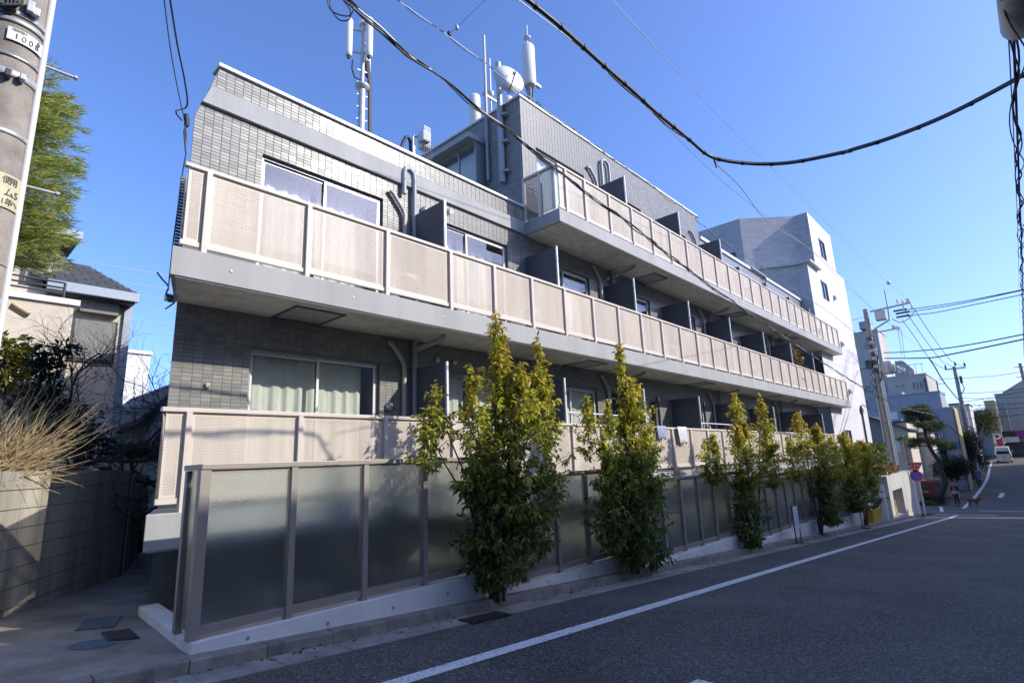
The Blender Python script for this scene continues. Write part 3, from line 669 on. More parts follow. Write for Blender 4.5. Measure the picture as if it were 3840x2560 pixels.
    # escape hatches under the slab
    for x in ([3.15] if level == 2 else []) + [v for v in ([9.6, 15.4, 21.6, 27.6] if level == 2 else [13.0, 19.0, 25.2])]:
        h = MB(); zq = z0 - .018
        h.box(x, x + .72, YB + .25, YB + .29, zq, z0 - .0045); h.box(x, x + .72, YB + .93, YB + .97, zq, z0 - .0045); h.box(x, x + .04, YB + .292, YB + .928, zq, z0 - .0045); h.box(x + .68, x + .72, YB + .292, YB + .928, zq, z0 - .0045)
        ho = part(h, 'escape_hatch', 'partition', slab); part(MB().box(x + .045, x + .675, YB + .297, YB + .923, z0 - .012, z0 - .0048), 'hatch_lid', 'galvanised', ho)
    return slab
posts2 = [1.97, 3.17, 4.37, 5.57] + [5.57 + 1.0 * i for i in range(1, 6)] + [10.57 + 1.02 * i for i in range(1, 6)] + [15.67 + 1.035 * i for i in range(1, 16)]
posts2 = [p for p in posts2 if p < 31.9] + [32.25]
posts3 = [p for p in posts2 if p > 8.8]
bal1 = balcony(1, S1, 1.66, XEND, [p for p in posts2 if p < 30], .68, PARTX, 1.555, None, True)
bal2 = balcony(2, S2, 1.66, 32.52, posts2, 3.38, PARTX, 4.275, None, True)
bal3 = balcony(3, S3, 8.53, 32.5, [8.86] + [p for p in posts3 if p > 9], 6.135, [11.59, 14.6, 17.62], 7.01, None, False)
for x in (19.2, 21.95, 24.85, 27.8):
    po = part(MB().box(x - .012, x + .012, YB + .17, YW - .01, S3[1] + .06, 6.43), 'partition', 'partition', bal3); part(MB().box(x - .018, x + .018, YB + .135, YB + .168, S3[1], 6.44), 'partition_post', 'white_metal', po)
# --- windows
def window(h, i, light):
    x0, x1, z0, z1_ = h; yf = YW + .055; fr = MB(); t = .04; xm = (x0 + x1) / 2
    for (a, b, c, d) in [(x0, x0 + t, z0, z1_), (x1 - t, x1, z0, z1_), (x0 + t, x1 - t, z1_ - t, z1_), (x0 + t, x1 - t, z0, z0 + t)]: fr.box(a, b, yf, yf + .06, c, d)
    w = part(fr, 'window', 'window_frame', apt)
    for s, (a, b) in enumerate([(x0 + t, xm + .025), (xm - .025, x1 - t)]):
        yy = yf + .036 - .03 * s; sash = MB(); q_ = .035; c, d = z0 + t, z1_ - t
        for (e, f_, g_, h_) in [(a, a + q_, c, d), (b - q_, b, c, d), (a + q_, b - q_, d - q_, d), (a + q_, b - q_, c, c + q_)]: sash.box(e, f_, yy, yy + .022, g_, h_)
        part(sash, 'sash', 'white_metal' if i % 2 == 0 else 'window_frame', w); part(MB().box(a + q_, b - q_, yy + .009, yy + .013, c + q_, d - q_), 'pane', 'pane_glass', w)
    # reveal and room
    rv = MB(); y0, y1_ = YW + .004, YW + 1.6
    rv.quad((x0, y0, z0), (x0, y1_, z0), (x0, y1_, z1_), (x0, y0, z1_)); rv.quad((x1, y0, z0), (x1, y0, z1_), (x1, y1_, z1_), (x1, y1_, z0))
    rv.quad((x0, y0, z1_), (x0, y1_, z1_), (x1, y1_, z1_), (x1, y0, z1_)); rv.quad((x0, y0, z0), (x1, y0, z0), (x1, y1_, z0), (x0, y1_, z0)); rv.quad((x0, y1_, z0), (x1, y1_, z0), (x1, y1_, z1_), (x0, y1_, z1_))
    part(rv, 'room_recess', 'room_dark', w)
    # curtains in soft folds
    cm = MB(); n = 60; gaps = light
    for (a, b) in gaps:
        a = x0 + .05 + a * (x1 - x0 - .1); b = x0 + .05 + b * (x1 - x0 - .1); k = max(6, int((b - a) * 40)); rows = [z0 + .03, z0 + (z1_ - z0) * .5, z1_ - .06]
        vs = []; ph = random.uniform(0, 6)
        for j in range(k + 1):
            x = a + (b - a) * j / k; wv = .028 * math.sin(x * 29 + ph + 1.3 * math.sin(x * 7)) + .012 * math.sin(x * 67)
            for r_, zz in enumerate(rows): vs.append((x, YW + (.36 if i in (9, 10) else .24) + wv * (1 - .25 * r_), zz))
        cm.add(vs, [(3 * j + r_, 3 * j + 3 + r_, 3 * j + 4 + r_, 3 * j + 1 + r_) for j in range(k) for r_ in (0, 1)], 0, True)
    if gaps: part(cm, 'curtain', 'curtain', w)
for i, h in enumerate(W1 + W2 + W3):
    window(h, i, [[(0, 1)], [(0, .48), (.56, 1)], [(0, .3), (.5, 1)], [(0, 1)], [(0, .8)]][i % 5] if i not in (0, 9, 10) else ([(0, .52), (.53, .93)] if i == 0 else [(.02, .46), (.5, .97)]))
# --- drain pipes, ducts, vents
def pipe(name, pts, r, matn, brackets=()):
    o = part(MB().tube(pts, r, 10), name, matn, apt)
    for b in brackets: part(MB().box(b[0] - r - .012, b[0] + r + .012, b[1] - .006, b[1] + r + .03, b[2] - .015, b[2] + .015), 'pipe_bracket', 'galvanised', o)
    return o
for (x, z0, z1_) in [(5.54, F1, S2[0]), (5.54, F2, 5.12), (11.95, F1, S2[0]), (11.95, F2, S3[0]), (18.05, F1, S2[0]), (18.05, F2, S3[0]), (24.3, F1, S2[0]), (24.3, F2, S3[0])]:
    if z1_ > 5.1: pipe('downpipe', [(x, YW - .07, z0), (x, YW - .07, 4.95), (x - .02, YW - .07, 5.06), (x - .1, YW - .07, 5.12), (x - .2, YW - .07, 5.09), (x - .22, YW - .07, 4.98), (x - .22, YW - .07, 4.6)], .042, 'pvc_grey')
    else: pipe('downpipe', [(x, YW - .07, z0), (x, YW - .07, z1_)], .045, 'pvc_grey', [(x, YW - .07, z1_ - .9)])
for (x, zt_) in [(5.54, S2[0]), (11.95, S2[0]), (11.95, S3[0]), (18.05, S2[0]), (18.05, S3[0]), (24.3, S2[0]), (24.3, S3[0])]:
    pipe('branch_pipe', [(x, YW - .12, zt_ - .18), (x + .06, YW - .30, zt_ - .13), (x + .12, YB + .42, zt_ - .075), (x + .12, YB + .35, zt_ - .03), (x + .12, YB + .34, zt_ + .0)], .042, 'pvc_grey')
for lv, zt_ in ((F1, S2[0]), (F2, S3[0])):
    for x in [5.34, 11.37, 17.48, 23.83, 30.0]:
        if lv == F2 and x < 6: zz = 4.55
        else: zz = zt_ - .13
        pipe('air_duct', [(x - .30, YW - .045, zz + .02), (x - .25, YW - .06, zz), (x - .04, YW - .06, zz - .24), (x, YW - .06, zz - .34), (x, YW - .06, lv + .06)], .038, 'pvc_beige')
# upper storey ducts
for x in (11.26, 17.3): pipe('air_duct', [(x - .1, YW - .04, 7.44), (x, YW - .06, 7.44), (x + .2, YW - .06, 7.25), (x + .28, YW - .06, 7.1), (x + .28, YW - .06, F3)], .04, 'pvc_grey')
pipe('downpipe', [(12.2, YW - .07, F3), (12.2, YW - .07, 7.85), (12.15, YW - .07, 7.93), (12.02, YW - .07, 7.96), (11.88, YW - .07, 7.92), (11.83, YW - .07, 7.82), (11.83, YW - .07, 6.9)], .042, 'pvc_grey')
pipe('downpipe', [(18.2, YW - .07, F3), (18.2, YW - .07, 6.9), (18.1, YW - .07, 7.0), (17.8, YW - .07, 7.05)], .045, 'pvc_grey')
pipe('downpipe', [(24.6, YW - .09, F3), (24.6, YW - .09, 7.32), (24.55, YW - .09, 7.42), (24.4, YW - .09, 7.47), (22.9, YW - .09, 7.49)], .05, 'pvc_grey')
def hood(x, z, r=.06):
    m = MB(); m.lathe((x, YW - .002, z), [(r, 0), (r, .03), (r * .9, .06), (r * .5, .085), (.001, .092)], 14, (0, -1, 0)); return part(m, 'vent_hood', 'steel', apt)
hood(5.10, .93, .075); hood(5.80, 4.46, .075)
for x, z in [(6.05, 1.78), (6.45, 1.77), (12.4, 1.78), (12.7, 1.78), (11.75, 4.52), (12.35, 4.52), (18.4, 4.5)]: hood(x, z, .055)
part(MB().box(2.415, 2.46, YW - .04, YW - .001, 1.03, 1.09), 'outdoor_socket', 'sign_cream', apt, bevel=.006)
pipe('exhaust_pipe', [(6.10, YW, 4.42), (6.10, YW - .35, 4.42), (6.10, YW - .42, 4.40)], .055, 'white_metal')
# side downpipes that climb the upper storey
pipe('downpipe', [(8.53, 7.80, 6.25), (8.53, 7.80, 8.2)], .075, 'pvc_grey', [])
pipe('downpipe', [(8.56, 8.28, 6.5), (8.56, 8.28, 8.9)], .042, 'pvc_grey', [])
for z in (6.5, 7.25, 7.95): part(MB().box(8.47, 8.62, 7.70, 7.715, z - .03, z + .03).box(8.50, 8.62, 7.60, 7.70, z - .02, z + .02), 'pipe_bracket', 'galvanised', apt)
# ground floor below the first balcony
part(MB().box(2.5, XEND, YW - .3, YW - .28, -3.4, -.70), 'basement_wall', 'tile_far', apt)
part(MB().add([(1.9, YF + .19, gz(2) - .05), (2.4, YW - .3, gz(2) - .05), (XEND, YW - .3, gz(XEND) - .4), (XEND, YF + .19, gz(XEND) - .4)], [(0, 1, 2, 3)]), 'dry_area_floor', 'concrete', apt)
side_screen = MB()
for i in range(22): side_screen.box(1.778, 1.86, YB + .38, YB + .40, 2.52 + i * .039, 2.545 + i * .039)
part(side_screen, 'louvre', 'dark_metal', apt)
# ------------------------------------------------------------------ unseen houses added on the viewer's side of the road to shade the street
def shade_house(x0, x1, y0, y1, top, roof, wallm, label):
    t = thing('unseen_shade_house', label, 'house', ((x0 + x1) / 2, y1, gz((x0 + x1) / 2)))
    g0 = gz(x1) - .3
    part(MB().box(x0, x1, y0, y1, g0, top), 'wall', wallm, t)
    part(MB().box(x0 - .1, x1 + .1, y0 - .1, y1 + .1, top, top + .12), 'roof', 'roof_slate', t)
    for i in range(int((x1 - x0) / 3)):
        for k in range(int((top - g0 - 1.5) / 2.8)):
            a = x0 + .8 + 3 * i; z = g0 + 1.3 + 2.8 * k; w = part(MB().box(a, a + 1.5, y1 - .02, y1 + .04, z, z + 1.2), 'window', 'window_frame', t); part(MB().box(a + .06, a + 1.44, y1 + .041, y1 + .046, z + .06, z + 1.14), 'pane', 'bg_glass', w)
shade_house(-30, -6.2, -17, -8, 9.3, 0, 'stucco_beige', 'unseen beige house added to shade the road, left of the viewer')
shade_house(-6.0, 14, -17, -8, 9.3, 0, 'stucco_beige', 'unseen beige house added behind the viewer to shade the road')
shade_house(14.2, 39.6, -17, -8, 9.25, 0, 'bg_pale', 'unseen pale house added to shade the road, right of the viewer')
shade_house(39.8, 44.0, -12, -8, 6.3, 0, 'stucco_beige', 'unseen low house added to shade the road before the crossing')
shade_house(47.4, 70, -11, -8, 8.6, 0, 'bg_pale', 'unseen pale house added to shade the road beyond the crossing')
shade_house(70.2, 94, -17, -8, 9.6, 0, 'stucco_beige', 'unseen beige house added to shade the uphill road')
# ------------------------------------------------------------------ foliage
def leaf_mesh(name, pts, dirs, sizes, cols, matn, aspect=.42, fold=.25, droop=.25):
    """one folded leaf (two quads) for each point, tone stored per leaf"""
    pts = np.asarray(pts, float); d = np.asarray(dirs, float); d /= np.linalg.norm(d, axis=1, keepdims=True) + 1e-9
    n = len(pts); s = np.asarray(sizes, float)[:, None]
    up = RNG.normal(size=(n, 3)) * .55 + np.array([0, 0, 1.0]); a = np.cross(d, up); a /= np.linalg.norm(a, axis=1, keepdims=True) + 1e-9
    nn = np.cross(a, d)
    tip = pts + d * s - nn * s * droop; mid = pts + d * s * .48
    l = mid + a * s * aspect * .5 + nn * s * fold * .3; r = mid - a * s * aspect * .5 + nn * s * fold * .3
    V = np.stack([pts, l, tip, r], 1).reshape(-1, 3)
    idx = np.arange(n)[:, None] * 4
    F = np.concatenate([idx + np.array([[0, 2, 1]]), idx + np.array([[0, 3, 2]])], 1).reshape(-1, 3)
    me = bpy.data.meshes.new(name); me.vertices.add(len(V)); me.vertices.foreach_set('co', V.ravel())
    me.loops.add(len(F) * 3); me.loops.foreach_set('vertex_index', F.ravel().astype(np.int32))
    me.polygons.add(len(F)); me.polygons.foreach_set('loop_start', np.arange(0, len(F) * 3, 3, dtype=np.int32)); me.polygons.foreach_set('loop_total', np.full(len(F), 3, dtype=np.int32))
    me.update(); me.validate()
    at = me.color_attributes.new('tint', 'FLOAT_COLOR', 'POINT')
    C = np.repeat(np.concatenate([np.asarray(cols, float), np.ones((n, 1))], 1), 4, 0); at.data.foreach_set('color', C.ravel().astype(np.float32))
    me.materials.append(M[matn]); return me
def branchy(base, shoots, r0):
    """trunk plus limbs as tubes: list of point chains"""
    mb = MB()
    for pts, r in shoots: mb.tube(pts, [max(.003, r * (1 - .8 * i / (len(pts) - 1))) for i in range(len(pts))], 6)
    return mb
def evergreen(label, base, cols, seed, dens, nleaf, leafsize, group='evergreen trees planted in the low wall'):
    """loose multi-stem evergreen; cols = leafy leaders: (photo column, top row, bottom row, half width) read at 2352 px width, stood on the tree's own plane"""
    rng = np.random.default_rng(seed); B = Vector(base); k = 3840 / 2352
    t = thing('evergreen_tree', label, 'tree', base, group)
    tr = MB(); P, D, S, C = [], [], [], []
    allz = [PY(c[0] * k, c[1] * k, B.y).z for c in cols]; zmin, zmax = B.z, max(allz)
    for ci, (cx_, yt, yb_, hw) in enumerate(cols):
        top = PY(cx_ * k, yt * k, B.y); bot = PY(cx_ * k, yb_ * k, B.y); rad = hw * k * top.dot(FW) / FPX; dy = rng.uniform(-.28, .12) if ci else -.05
        zl, zh_ = bot.z, top.z; ax_x = top.x
        tip_ = Vector((ax_x, B.y + dy, zh_)); mid = Vector((B.x + (ax_x - B.x) * .35, B.y + dy * .6, B.z + (zh_ - B.z) * .5))
        stem = [B + Vector((rng.normal(0, .03), rng.normal(0, .03), 0)), mid, mid.lerp(tip_, .55) + Vector((rng.normal(0, .04), 0, 0)), tip_]; tr.tube(smooth_(stem), [.024, .02, .017, .014, .012, .010, .008, .006, .005, .003], 6, caps=False)
        ns = max(8, int(dens * (zh_ - zl) * rad))
        hole = rng.uniform(0, 6.28, 3)
        for i in range(ns):
            u = rng.random(); z = zl + (zh_ - zl) * u
            env = (1 - max(0, u - .45) / .55) ** .75 * (.45 + .55 * min(1, u / .25)); rr = rad * env * rng.uniform(.25, 1.18)
            th = rng.uniform(0, 6.283)
            if math.sin(3 * th + hole[0] + 5 * u) * math.sin(7 * u + hole[1]) > .32: continue          # gaps in the crown
            ax = Vector((ax_x + rng.normal(0, .02), B.y + dy, z)); tip = ax + Vector((math.cos(th) * rr, math.sin(th) * rr * .9, rng.uniform(-.03, .16) * (1 if u > .4 else -.3)))
            s0 = ax + Vector((0, 0, -.10 - .12 * rr)); tr.tube([s0, s0.lerp(tip, .55) + Vector((0, 0, .02)), tip], [.005, .0035, .002], 4, caps=False)
            hgt_ = (z - zmin) / (zmax - zmin); young = float(np.clip((hgt_ - .30) * 1.55 + rng.normal(0, .2), 0, 1)); tone = rng.uniform(.7, 1.25); L_ = (tip - s0)
            for j in range(nleaf):
                f = 1 - .75 * rng.random() ** 1.4; p = s0 + L_ * f + Vector(rng.normal(0, .016, 3))
                d = Vector(rng.normal(0, .55, 3)) + L_.normalized() * .55 + Vector((0, 0, -.6))
                P.append(p); D.append(d); S.append(leafsize * rng.uniform(.5, 1.25))
                y = float(np.clip(young + rng.normal(0, .1), 0, 1))
                g = np.array([.13, .185, .035]); yl = np.array([.62, .60, .07]); og = np.array([.60, .27, .06])
                c = g + (yl - g) * min(1, y * 1.35)
                if f > .8: c = c + (og - c) * max(0, (y - .6) * 1.6)
                if rng.random() < .012: c = np.array([.16, .08, .04])
                C.append(c * tone * rng.uniform(.85, 1.15))
    o = part(tr, 'stems', 'bark', t); o['kind'] = 'stuff'
    me = leaf_mesh('crown', np.array([tuple(p) for p in P]) - np.array(base), [tuple(d) for d in D], S, C, 'leaf', .40, .3, .35); o = link('crown', me, t); o['kind'] = 'stuff'
    return t
def smooth_(pts, n=3):
    out = []
    for i in range(len(pts) - 1):
        p0, p1, p2, p3 = pts[max(i - 1, 0)], pts[i], pts[i + 1], pts[min(i + 2, len(pts) - 1)]
        for k in range(n):
            t = k / n; out.append(.5 * ((2 * p1) + (p2 - p0) * t + (2 * p0 - 5 * p1 + 4 * p2 - p3) * t * t + (3 * p1 - p0 - 3 * p2 + p3) * t ** 3))
    out.append(pts[-1]); return out
evergreen('tall bushy evergreen with yellow-green top, nearest tree by the fence', (5.06, 5.0, gz(5) + .06), [(1133, 738, 1000, 46), (1150, 800, 1180, 72), (1205, 796, 1060, 44), (1120, 960, 1335, 70), (1062, 868, 1150, 66), (1160, 850, 1250, 92), (1015, 895, 1060, 56), (972, 968, 1060, 34), (1240, 890, 1150, 50), (1105, 1040, 1345, 88), (1190, 1080, 1320, 74), (1248, 1120, 1275, 34)], 3, 255, 11, .088)
evergreen('second evergreen from the alley, narrow yellow tip, dark below', (8.24, 5.0, gz(8.2) + .06), [(1418, 800, 970, 26), (1430, 880, 1100, 50), (1446, 890, 1020, 46), (1410, 1040, 1295, 70), (1338, 925, 1050, 36), (1385, 935, 1060, 30), (1425, 950, 1290, 88), (1495, 985, 1160, 58), (1360, 1010, 1260, 56), (1465, 1100, 1300, 60)], 5, 290, 11, .085)
evergreen('third evergreen from the alley, beside the hanging laundry', (13.75, 5.0, gz(13.75) + .06), [(1683, 912, 1010, 28), (1726, 924, 1040, 30), (1695, 975, 1120, 60), (1640, 1000, 1110, 42), (1748, 1000, 1115, 42), (1700, 1080, 1255, 52), (1610, 1030, 1090, 18)], 8, 330, 11, .09)
evergreen('fourth evergreen from the alley, behind the nearer sign stand, reddish tip', (18.9, 5.0, gz(18.9) + .06), [(1826, 951, 1045, 27), (1856, 985, 1120, 52), (1795, 1010, 1105, 28), (1872, 1070, 1205, 48), (1890, 1010, 1100, 25)], 9, 330, 11, .095)
evergreen('farthest evergreen of the row, next to the clipped hedge', (25.0, 5.0, gz(25) + .06), [(1934, 996, 1095, 36), (1972, 1015, 1120, 42), (1950, 1075, 1175, 52), (1992, 1090, 1165, 26)], 12, 330, 11, .10)
# ------------------------------------------------------------------ aerials on the roofs
def up_from(px_top, px_bot, Y):
    a = PY(*px_bot, Y); b = PY(*px_top, Y); return a, Vector((a.x, a.y, b.z))
# three-panel mast behind the low parapet
Y0 = 9.0; b0 = PY(*za(402, 1300), Y0); zs = lambda y: PY(*za(402, y), Y0).z
sc_ = Vector((PY(*za(500, 900), Y0).x - PY(*za(400, 900), Y0).x, 0, 0)).x / 100
t = thing('antenna_mast', 'grey mast with three white panel aerials on the low roof', 'antenna', (b0.x, Y0, 5.0))
mx0 = b0.x
part(MB().tube([(mx0, Y0, 4.95), (mx0, Y0, zs(860))], .075, 12).tube([(mx0, Y0, zs(860)), (mx0, Y0, zs(195))], .045, 12), 'mast', 'galvanised', t)
part(MB().lathe((mx0, Y0, zs(880)), [(.08, 0), (.15, .06), (.155, .10), (.10, .12)], 14), 'collar', 'galvanised', t)
part(MB().lathe((mx0, Y0, zs(235)), [(.09, 0), (.10, .05), (.05, .09)], 12), 'mast_cap', 'antenna_white', t)
for (px_, yt, yb_, dy) in [(315, 215, 575, .12), (438, 205, 580, -.18), (490, 312, 665, .10)]:
    x = PY(*za(px_, (yt + yb_) / 2), Y0).x; za_, zb_ = zs(yb_), zs(yt)
    po = part(MB().lathe((x, Y0 + dy, za_), [(.055, 0), (.07, .02), (.075, .1), (.075, zb_ - za_ - .03), (.06, zb_ - za_)], 12), 'panel_aerial', 'antenna_white', t)
    for z in (za_ + .15, zb_ - .2): part(MB().bar((x, Y0 + dy, z), (mx0, Y0, z), .03, .05), 'clamp_arm', 'galvanised', po)
    part(MB().lathe((x, Y0 + dy, za_ - .05), [(.03, 0), (.04, .05)], 8), 'connector', 'dark_metal', po)
for i in range(5):
    z = zs(700 + 120 * i); part(MB().bar((mx0 - .12, Y0, z), (mx0 + .13, Y0, z + .04), .02), 'step_bolt', 'galvanised', t)
for i, (xo, r) in enumerate([(78, .020), (86, .024), (94, .020)]):
    c = [PY(*za(402 + xo - 30 + 6 * i, 600), Y0), PY(*za(402 + xo - 10, 740), Y0), PY(*za(402 + xo, 850), Y0), PY(*za(402 + xo, 1000), Y0), PY(*za(402 + xo, 1380), Y0)]
    part(MB().tube(c, r * 1.1, 7), 'feed_cable', 'black_rubber', t)
part(MB().tube([PY(*za(320, 590), Y0), PY(*za(315, 680), Y0), PY(*za(340, 760), Y0), PY(*za(400, 785), Y0), PY(*za(455, 820), Y0), PY(*za(470, 900), Y0)], .018, 7), 'feed_cable', 'black_rubber', t)
# radio unit boxes behind the same parapet
Y1 = 8.4; c0 = PY(*za(1030, 1380), Y1)
t = thing('radio_unit', 'pale ribbed radio unit boxes with drooping cables on the low roof', 'radio unit', (c0.x, Y1, 5.0))
bx = [PY(*za(*p), Y1) for p in ((960, 1300), (1095, 1460))]
for k in range(2):
    x0 = bx[0].x + k * .16; o = part(MB().box(x0, x0 + .20, Y1 - .18 + .2 * k, Y1 + .02 + .2 * k, bx[1].z, bx[0].z), 'case', 'antenna_white', t, bevel=.01)
    for i in range(7): part(MB().box(x0 + .01, x0 + .19, Y1 - .195 + .2 * k, Y1 - .181 + .2 * k, bx[1].z + .03 + i * .045, bx[1].z + .045 + i * .045), 'cooling_fin', 'antenna_white', o)
part(MB().box(c0.x - .32, c0.x - .27, Y1, Y1 + .05, 4.95, PY(*za(910, 1335), Y1).z), 'stand_post', 'galvanised', t)
part(MB().box(c0.x - .28, c0.x + .02, Y1 + .02, Y1 + .05, bx[1].z + .12, bx[1].z + .16), 'bracket', 'galvanised', t)
for i in range(6):
    x = bx[0].x + .03 + .05 * i; part(MB().tube([(x, Y1 - .1, bx[1].z), (x + .01, Y1 - .1, bx[1].z - .15), (x - .03, Y1 - .05, 5.2)], .009, 6), 'cable', 'cable_grey', t)
part(MB().tube([PY(*za(*p), Y1 + .1) for p in ((890, 1500), (885, 1400), (870, 1345), (840, 1345), (815, 1390), (795, 1450), (740, 1490), (690, 1490))], .035, 9), 'conduit_loop', 'black_rubber', t)
# two pole aerials climbing past the side wall of the upper storey
Xs = 8.50
p1 = [PX(*za(1655, 1240), Xs), PX(*za(1625, 335), Xs)]
t = thing('lightning_rod', 'tall thin brown rod rising at the edge of the upper storey', 'antenna', (Xs, p1[0].y, p1[0].z))
part(MB().tube([(Xs, 8.22, 8.2), (Xs, 8.22, p1[1].z)], .035, 10), 'rod', 'pvc_beige', t)
p2 = PX(*za(1660, 575), 8.9); part(MB().tube([(8.9, p2.y, 8.3), (8.9, p2.y, p2.z)], .022, 8), 'side_rod', 'galvanised', t)
part(MB().box(8.46, 8.93, 8.24, 8.30, 8.75, 8.80), 'cross_bracket', 'galvanised', t); part(MB().lathe((8.9, p2.y, 9.0), [(.05, 0), (.09, .06), (.09, .12), (.05, .15)], 12), 'collar', 'galvanised', t)
Yd = 7.80; dz = PX(*za(1775, 600), 8.53).z
t = thing('satellite_dish', 'white satellite dish on a thick grey pole at the roof corner', 'satellite dish', (8.53, Yd, 8.2))
part(MB().tube([(8.53, Yd, 8.2), (8.53, Yd, dz)], .07, 12), 'pole', 'galvanised', t)
dc = PX(*za(1840, 795), 8.42); dr = Vector((-.36, -.86, .12)).normalized()
prof = [(.002, 0), (.14, .015), (.27, .05), (.38, .10), (.385, .112), (.37, .105), (.26, .062), (.13, .03), (.002, .017)]
part(MB().lathe(dc - dr * .06, prof, 28, dr), 'dish', 'antenna_white', t)
f0 = dc + dr * .42 + Vector((0, 0, -.12)); e0 = dc - dr * .0 + Vector((0, 0, -.34))
part(MB().tube([e0, f0], .014, 7), 'feed_arm', 'dark_metal', t); part(MB().lathe(f0, [(.03, 0), (.045, .05), (.03, .10)], 10, (-dr.x, -dr.y, .2)), 'feed_horn', 'antenna_white', t)
part(MB().bar((8.53, Yd, dc.z - .1), dc - dr * .05, .06, .08), 'mount', 'galvanised', t)
part(MB().quad(dc + dr * .035 + Vector((-.06, -.02, .08)), dc + dr * .04 + Vector((.06, .03, .10)), dc + dr * .04 + Vector((.06, .03, .13)), dc + dr * .035 + Vector((-.06, -.02, .11))), 'red_mark', 'red_sign', t)
# round drum aerial with a spike
Yc = 9.3; bc = PY(*za(2078, 1010), Yc); zc = lambda y: PY(*za(2045, y), Yc).z
t = thing('drum_antenna', 'white drum aerial with a spike above the upper roof edge', 'antenna', (bc.x, Yc, 8.1))
xc = PY(*za(2045, 650), Yc).x
part(MB().tube([(xc, Yc, 8.05), (xc, Yc, zc(800))], .045, 10), 'pole', 'galvanised', t)
rr = abs(PY(*za(2103, 650), Yc).x - PY(*za(1985, 650), Yc).x) / 2 * .70
part(MB().lathe((xc, Yc, zc(835)), [(rr * .8, 0), (rr, .08), (rr, zc(480) - zc(835)), (rr * .85, zc(462) - zc(835)), (.02, zc(458) - zc(835))], 22), 'drum', 'antenna_white', t)
part(MB().tube([(xc, Yc, zc(460)), (xc, Yc, zc(270))], .02, 8), 'spike', 'galvanised', t)
part(MB().lathe((xc, Yc, zc(402)), [(.03, 0), (.11, .03), (.12, .07), (.05, .10)], 14), 'spike_disc', 'galvanised', t)
for i in range(5):
    a = i * 1.25; part(MB().tube([(xc + rr * .6 * math.cos(a), Yc + rr * .6 * math.sin(a), zc(830)), (xc + rr * .5 * math.cos(a), Yc + rr * .5 * math.sin(a), zc(900)), (xc + .05 * math.cos(a), Yc + .05 * math.sin(a), zc(990))], .015, 6), 'cable', 'black_rubber', t)
part(MB().box(xc + rr, xc + rr + .3, Yc - .05, Yc + .05, zc(790), zc(770)), 'side_arm', 'galvanised', t)
# short drum aerials behind the side parapet
for lab, px_, yt, yb_, Yy, w_px in [('short white drum aerial behind the side parapet, left of the rods', 1523, 940, 1240, 9.6, 100), ('small white drum aerial half hidden beside the satellite dish', 1850, 960, 1040, 8.6, 75)]:
    a = PX(*za(px_, yb_), 9.1 if w_px == 100 else 9.3); b = PX(*za(px_, yt), 9.1 if w_px == 100 else 9.3); r_ = w_px * .0015
    t = thing('drum_antenna', lab, 'antenna', (a.x, a.y, 8.05)); part(MB().lathe((a.x, a.y, a.z), [(r_ * .8, 0), (r_, .05), (r_, b.z - a.z - .05), (r_ * .9, b.z - a.z), (.01, b.z - a.z + .01)], 18), 'drum', 'antenna_white', t)
    part(MB().tube([(a.x, a.y, 8.0), (a.x, a.y, a.z + .02)], .05, 8), 'pole', 'galvanised', t)
# ------------------------------------------------------------------ things on the balconies
def cloth(name, x0, x1, z0, z1_, matn, label):
    mb = MB(); n = 12; vs = []
    for j in range(n + 1):
        x = x0 + (x1 - x0) * j / n; w = .03 * math.sin(j * 1.7)
        for k in range(6):
            f = k / 5; pinch = .12 * f * f * math.sin(j / n * math.pi * 2); vs.append((x + (x - (x0 + x1) / 2) * (-.25 * f) , YB + .005 - .015 - w * f * .8 - .01, z1_ + .0 - (z1_ - z0) * f * (1 - .25 * abs(math.sin(j * 1.1)) * f)))
    mb.add(vs, [(j * 6 + k, j * 6 + k + 1, (j + 1) * 6 + k + 1, (j + 1) * 6 + k) for j in range(n) for k in range(5)], 0, True)
    o = mb.build(name, matn); sm = o.modifiers.new('thick', 'SOLIDIFY'); sm.thickness = .006; return tag(o, label, 'laundry')
cloth('hanging_towel', 12.8, 13.3, .22, .70, 'laundry_white', 'white towel hung over the lowest balcony railing')
cloth('hanging_shirt', 11.75, 12.2, .34, .70, 'laundry_blue', 'pale blue cloth hung on the lowest railing behind a tree')
for (x0, x1, z, lab) in [(8.7, 10.9, .92, 'white laundry pole over the lowest railing by the second tree'), (14.8, 17.2, .86, 'white laundry pole on the lowest balcony right of the towel'), (23.9, 26.6, .84, 'white laundry pole near the far end of lowest balcony')]:
    t = thing('laundry_pole', lab, 'laundry pole', (x0, YB + .1, .68)); part(MB().tube([(x0, YB + .3, z), (x1, YB + .3, z)], .016, 8), 'pole', 'white_metal', t)
    for x in (x0 + .2, x1 - .2): part(MB().tube([(x, YB + .075, .66), (x, YB + .10, z - .1), (x, YB + .3, z - .02)], .014, 6), 'hook_arm', 'white_metal', t)
iv = np.random.default_rng(4); P_, D_, S_, C_ = [], [], [], []
stem = MB(); x0 = 24.0
t = thing('climbing_plant', 'yellowing climbing plant hanging from the middle balcony near its far end', 'plant', (x0, 6.9, 2.37))
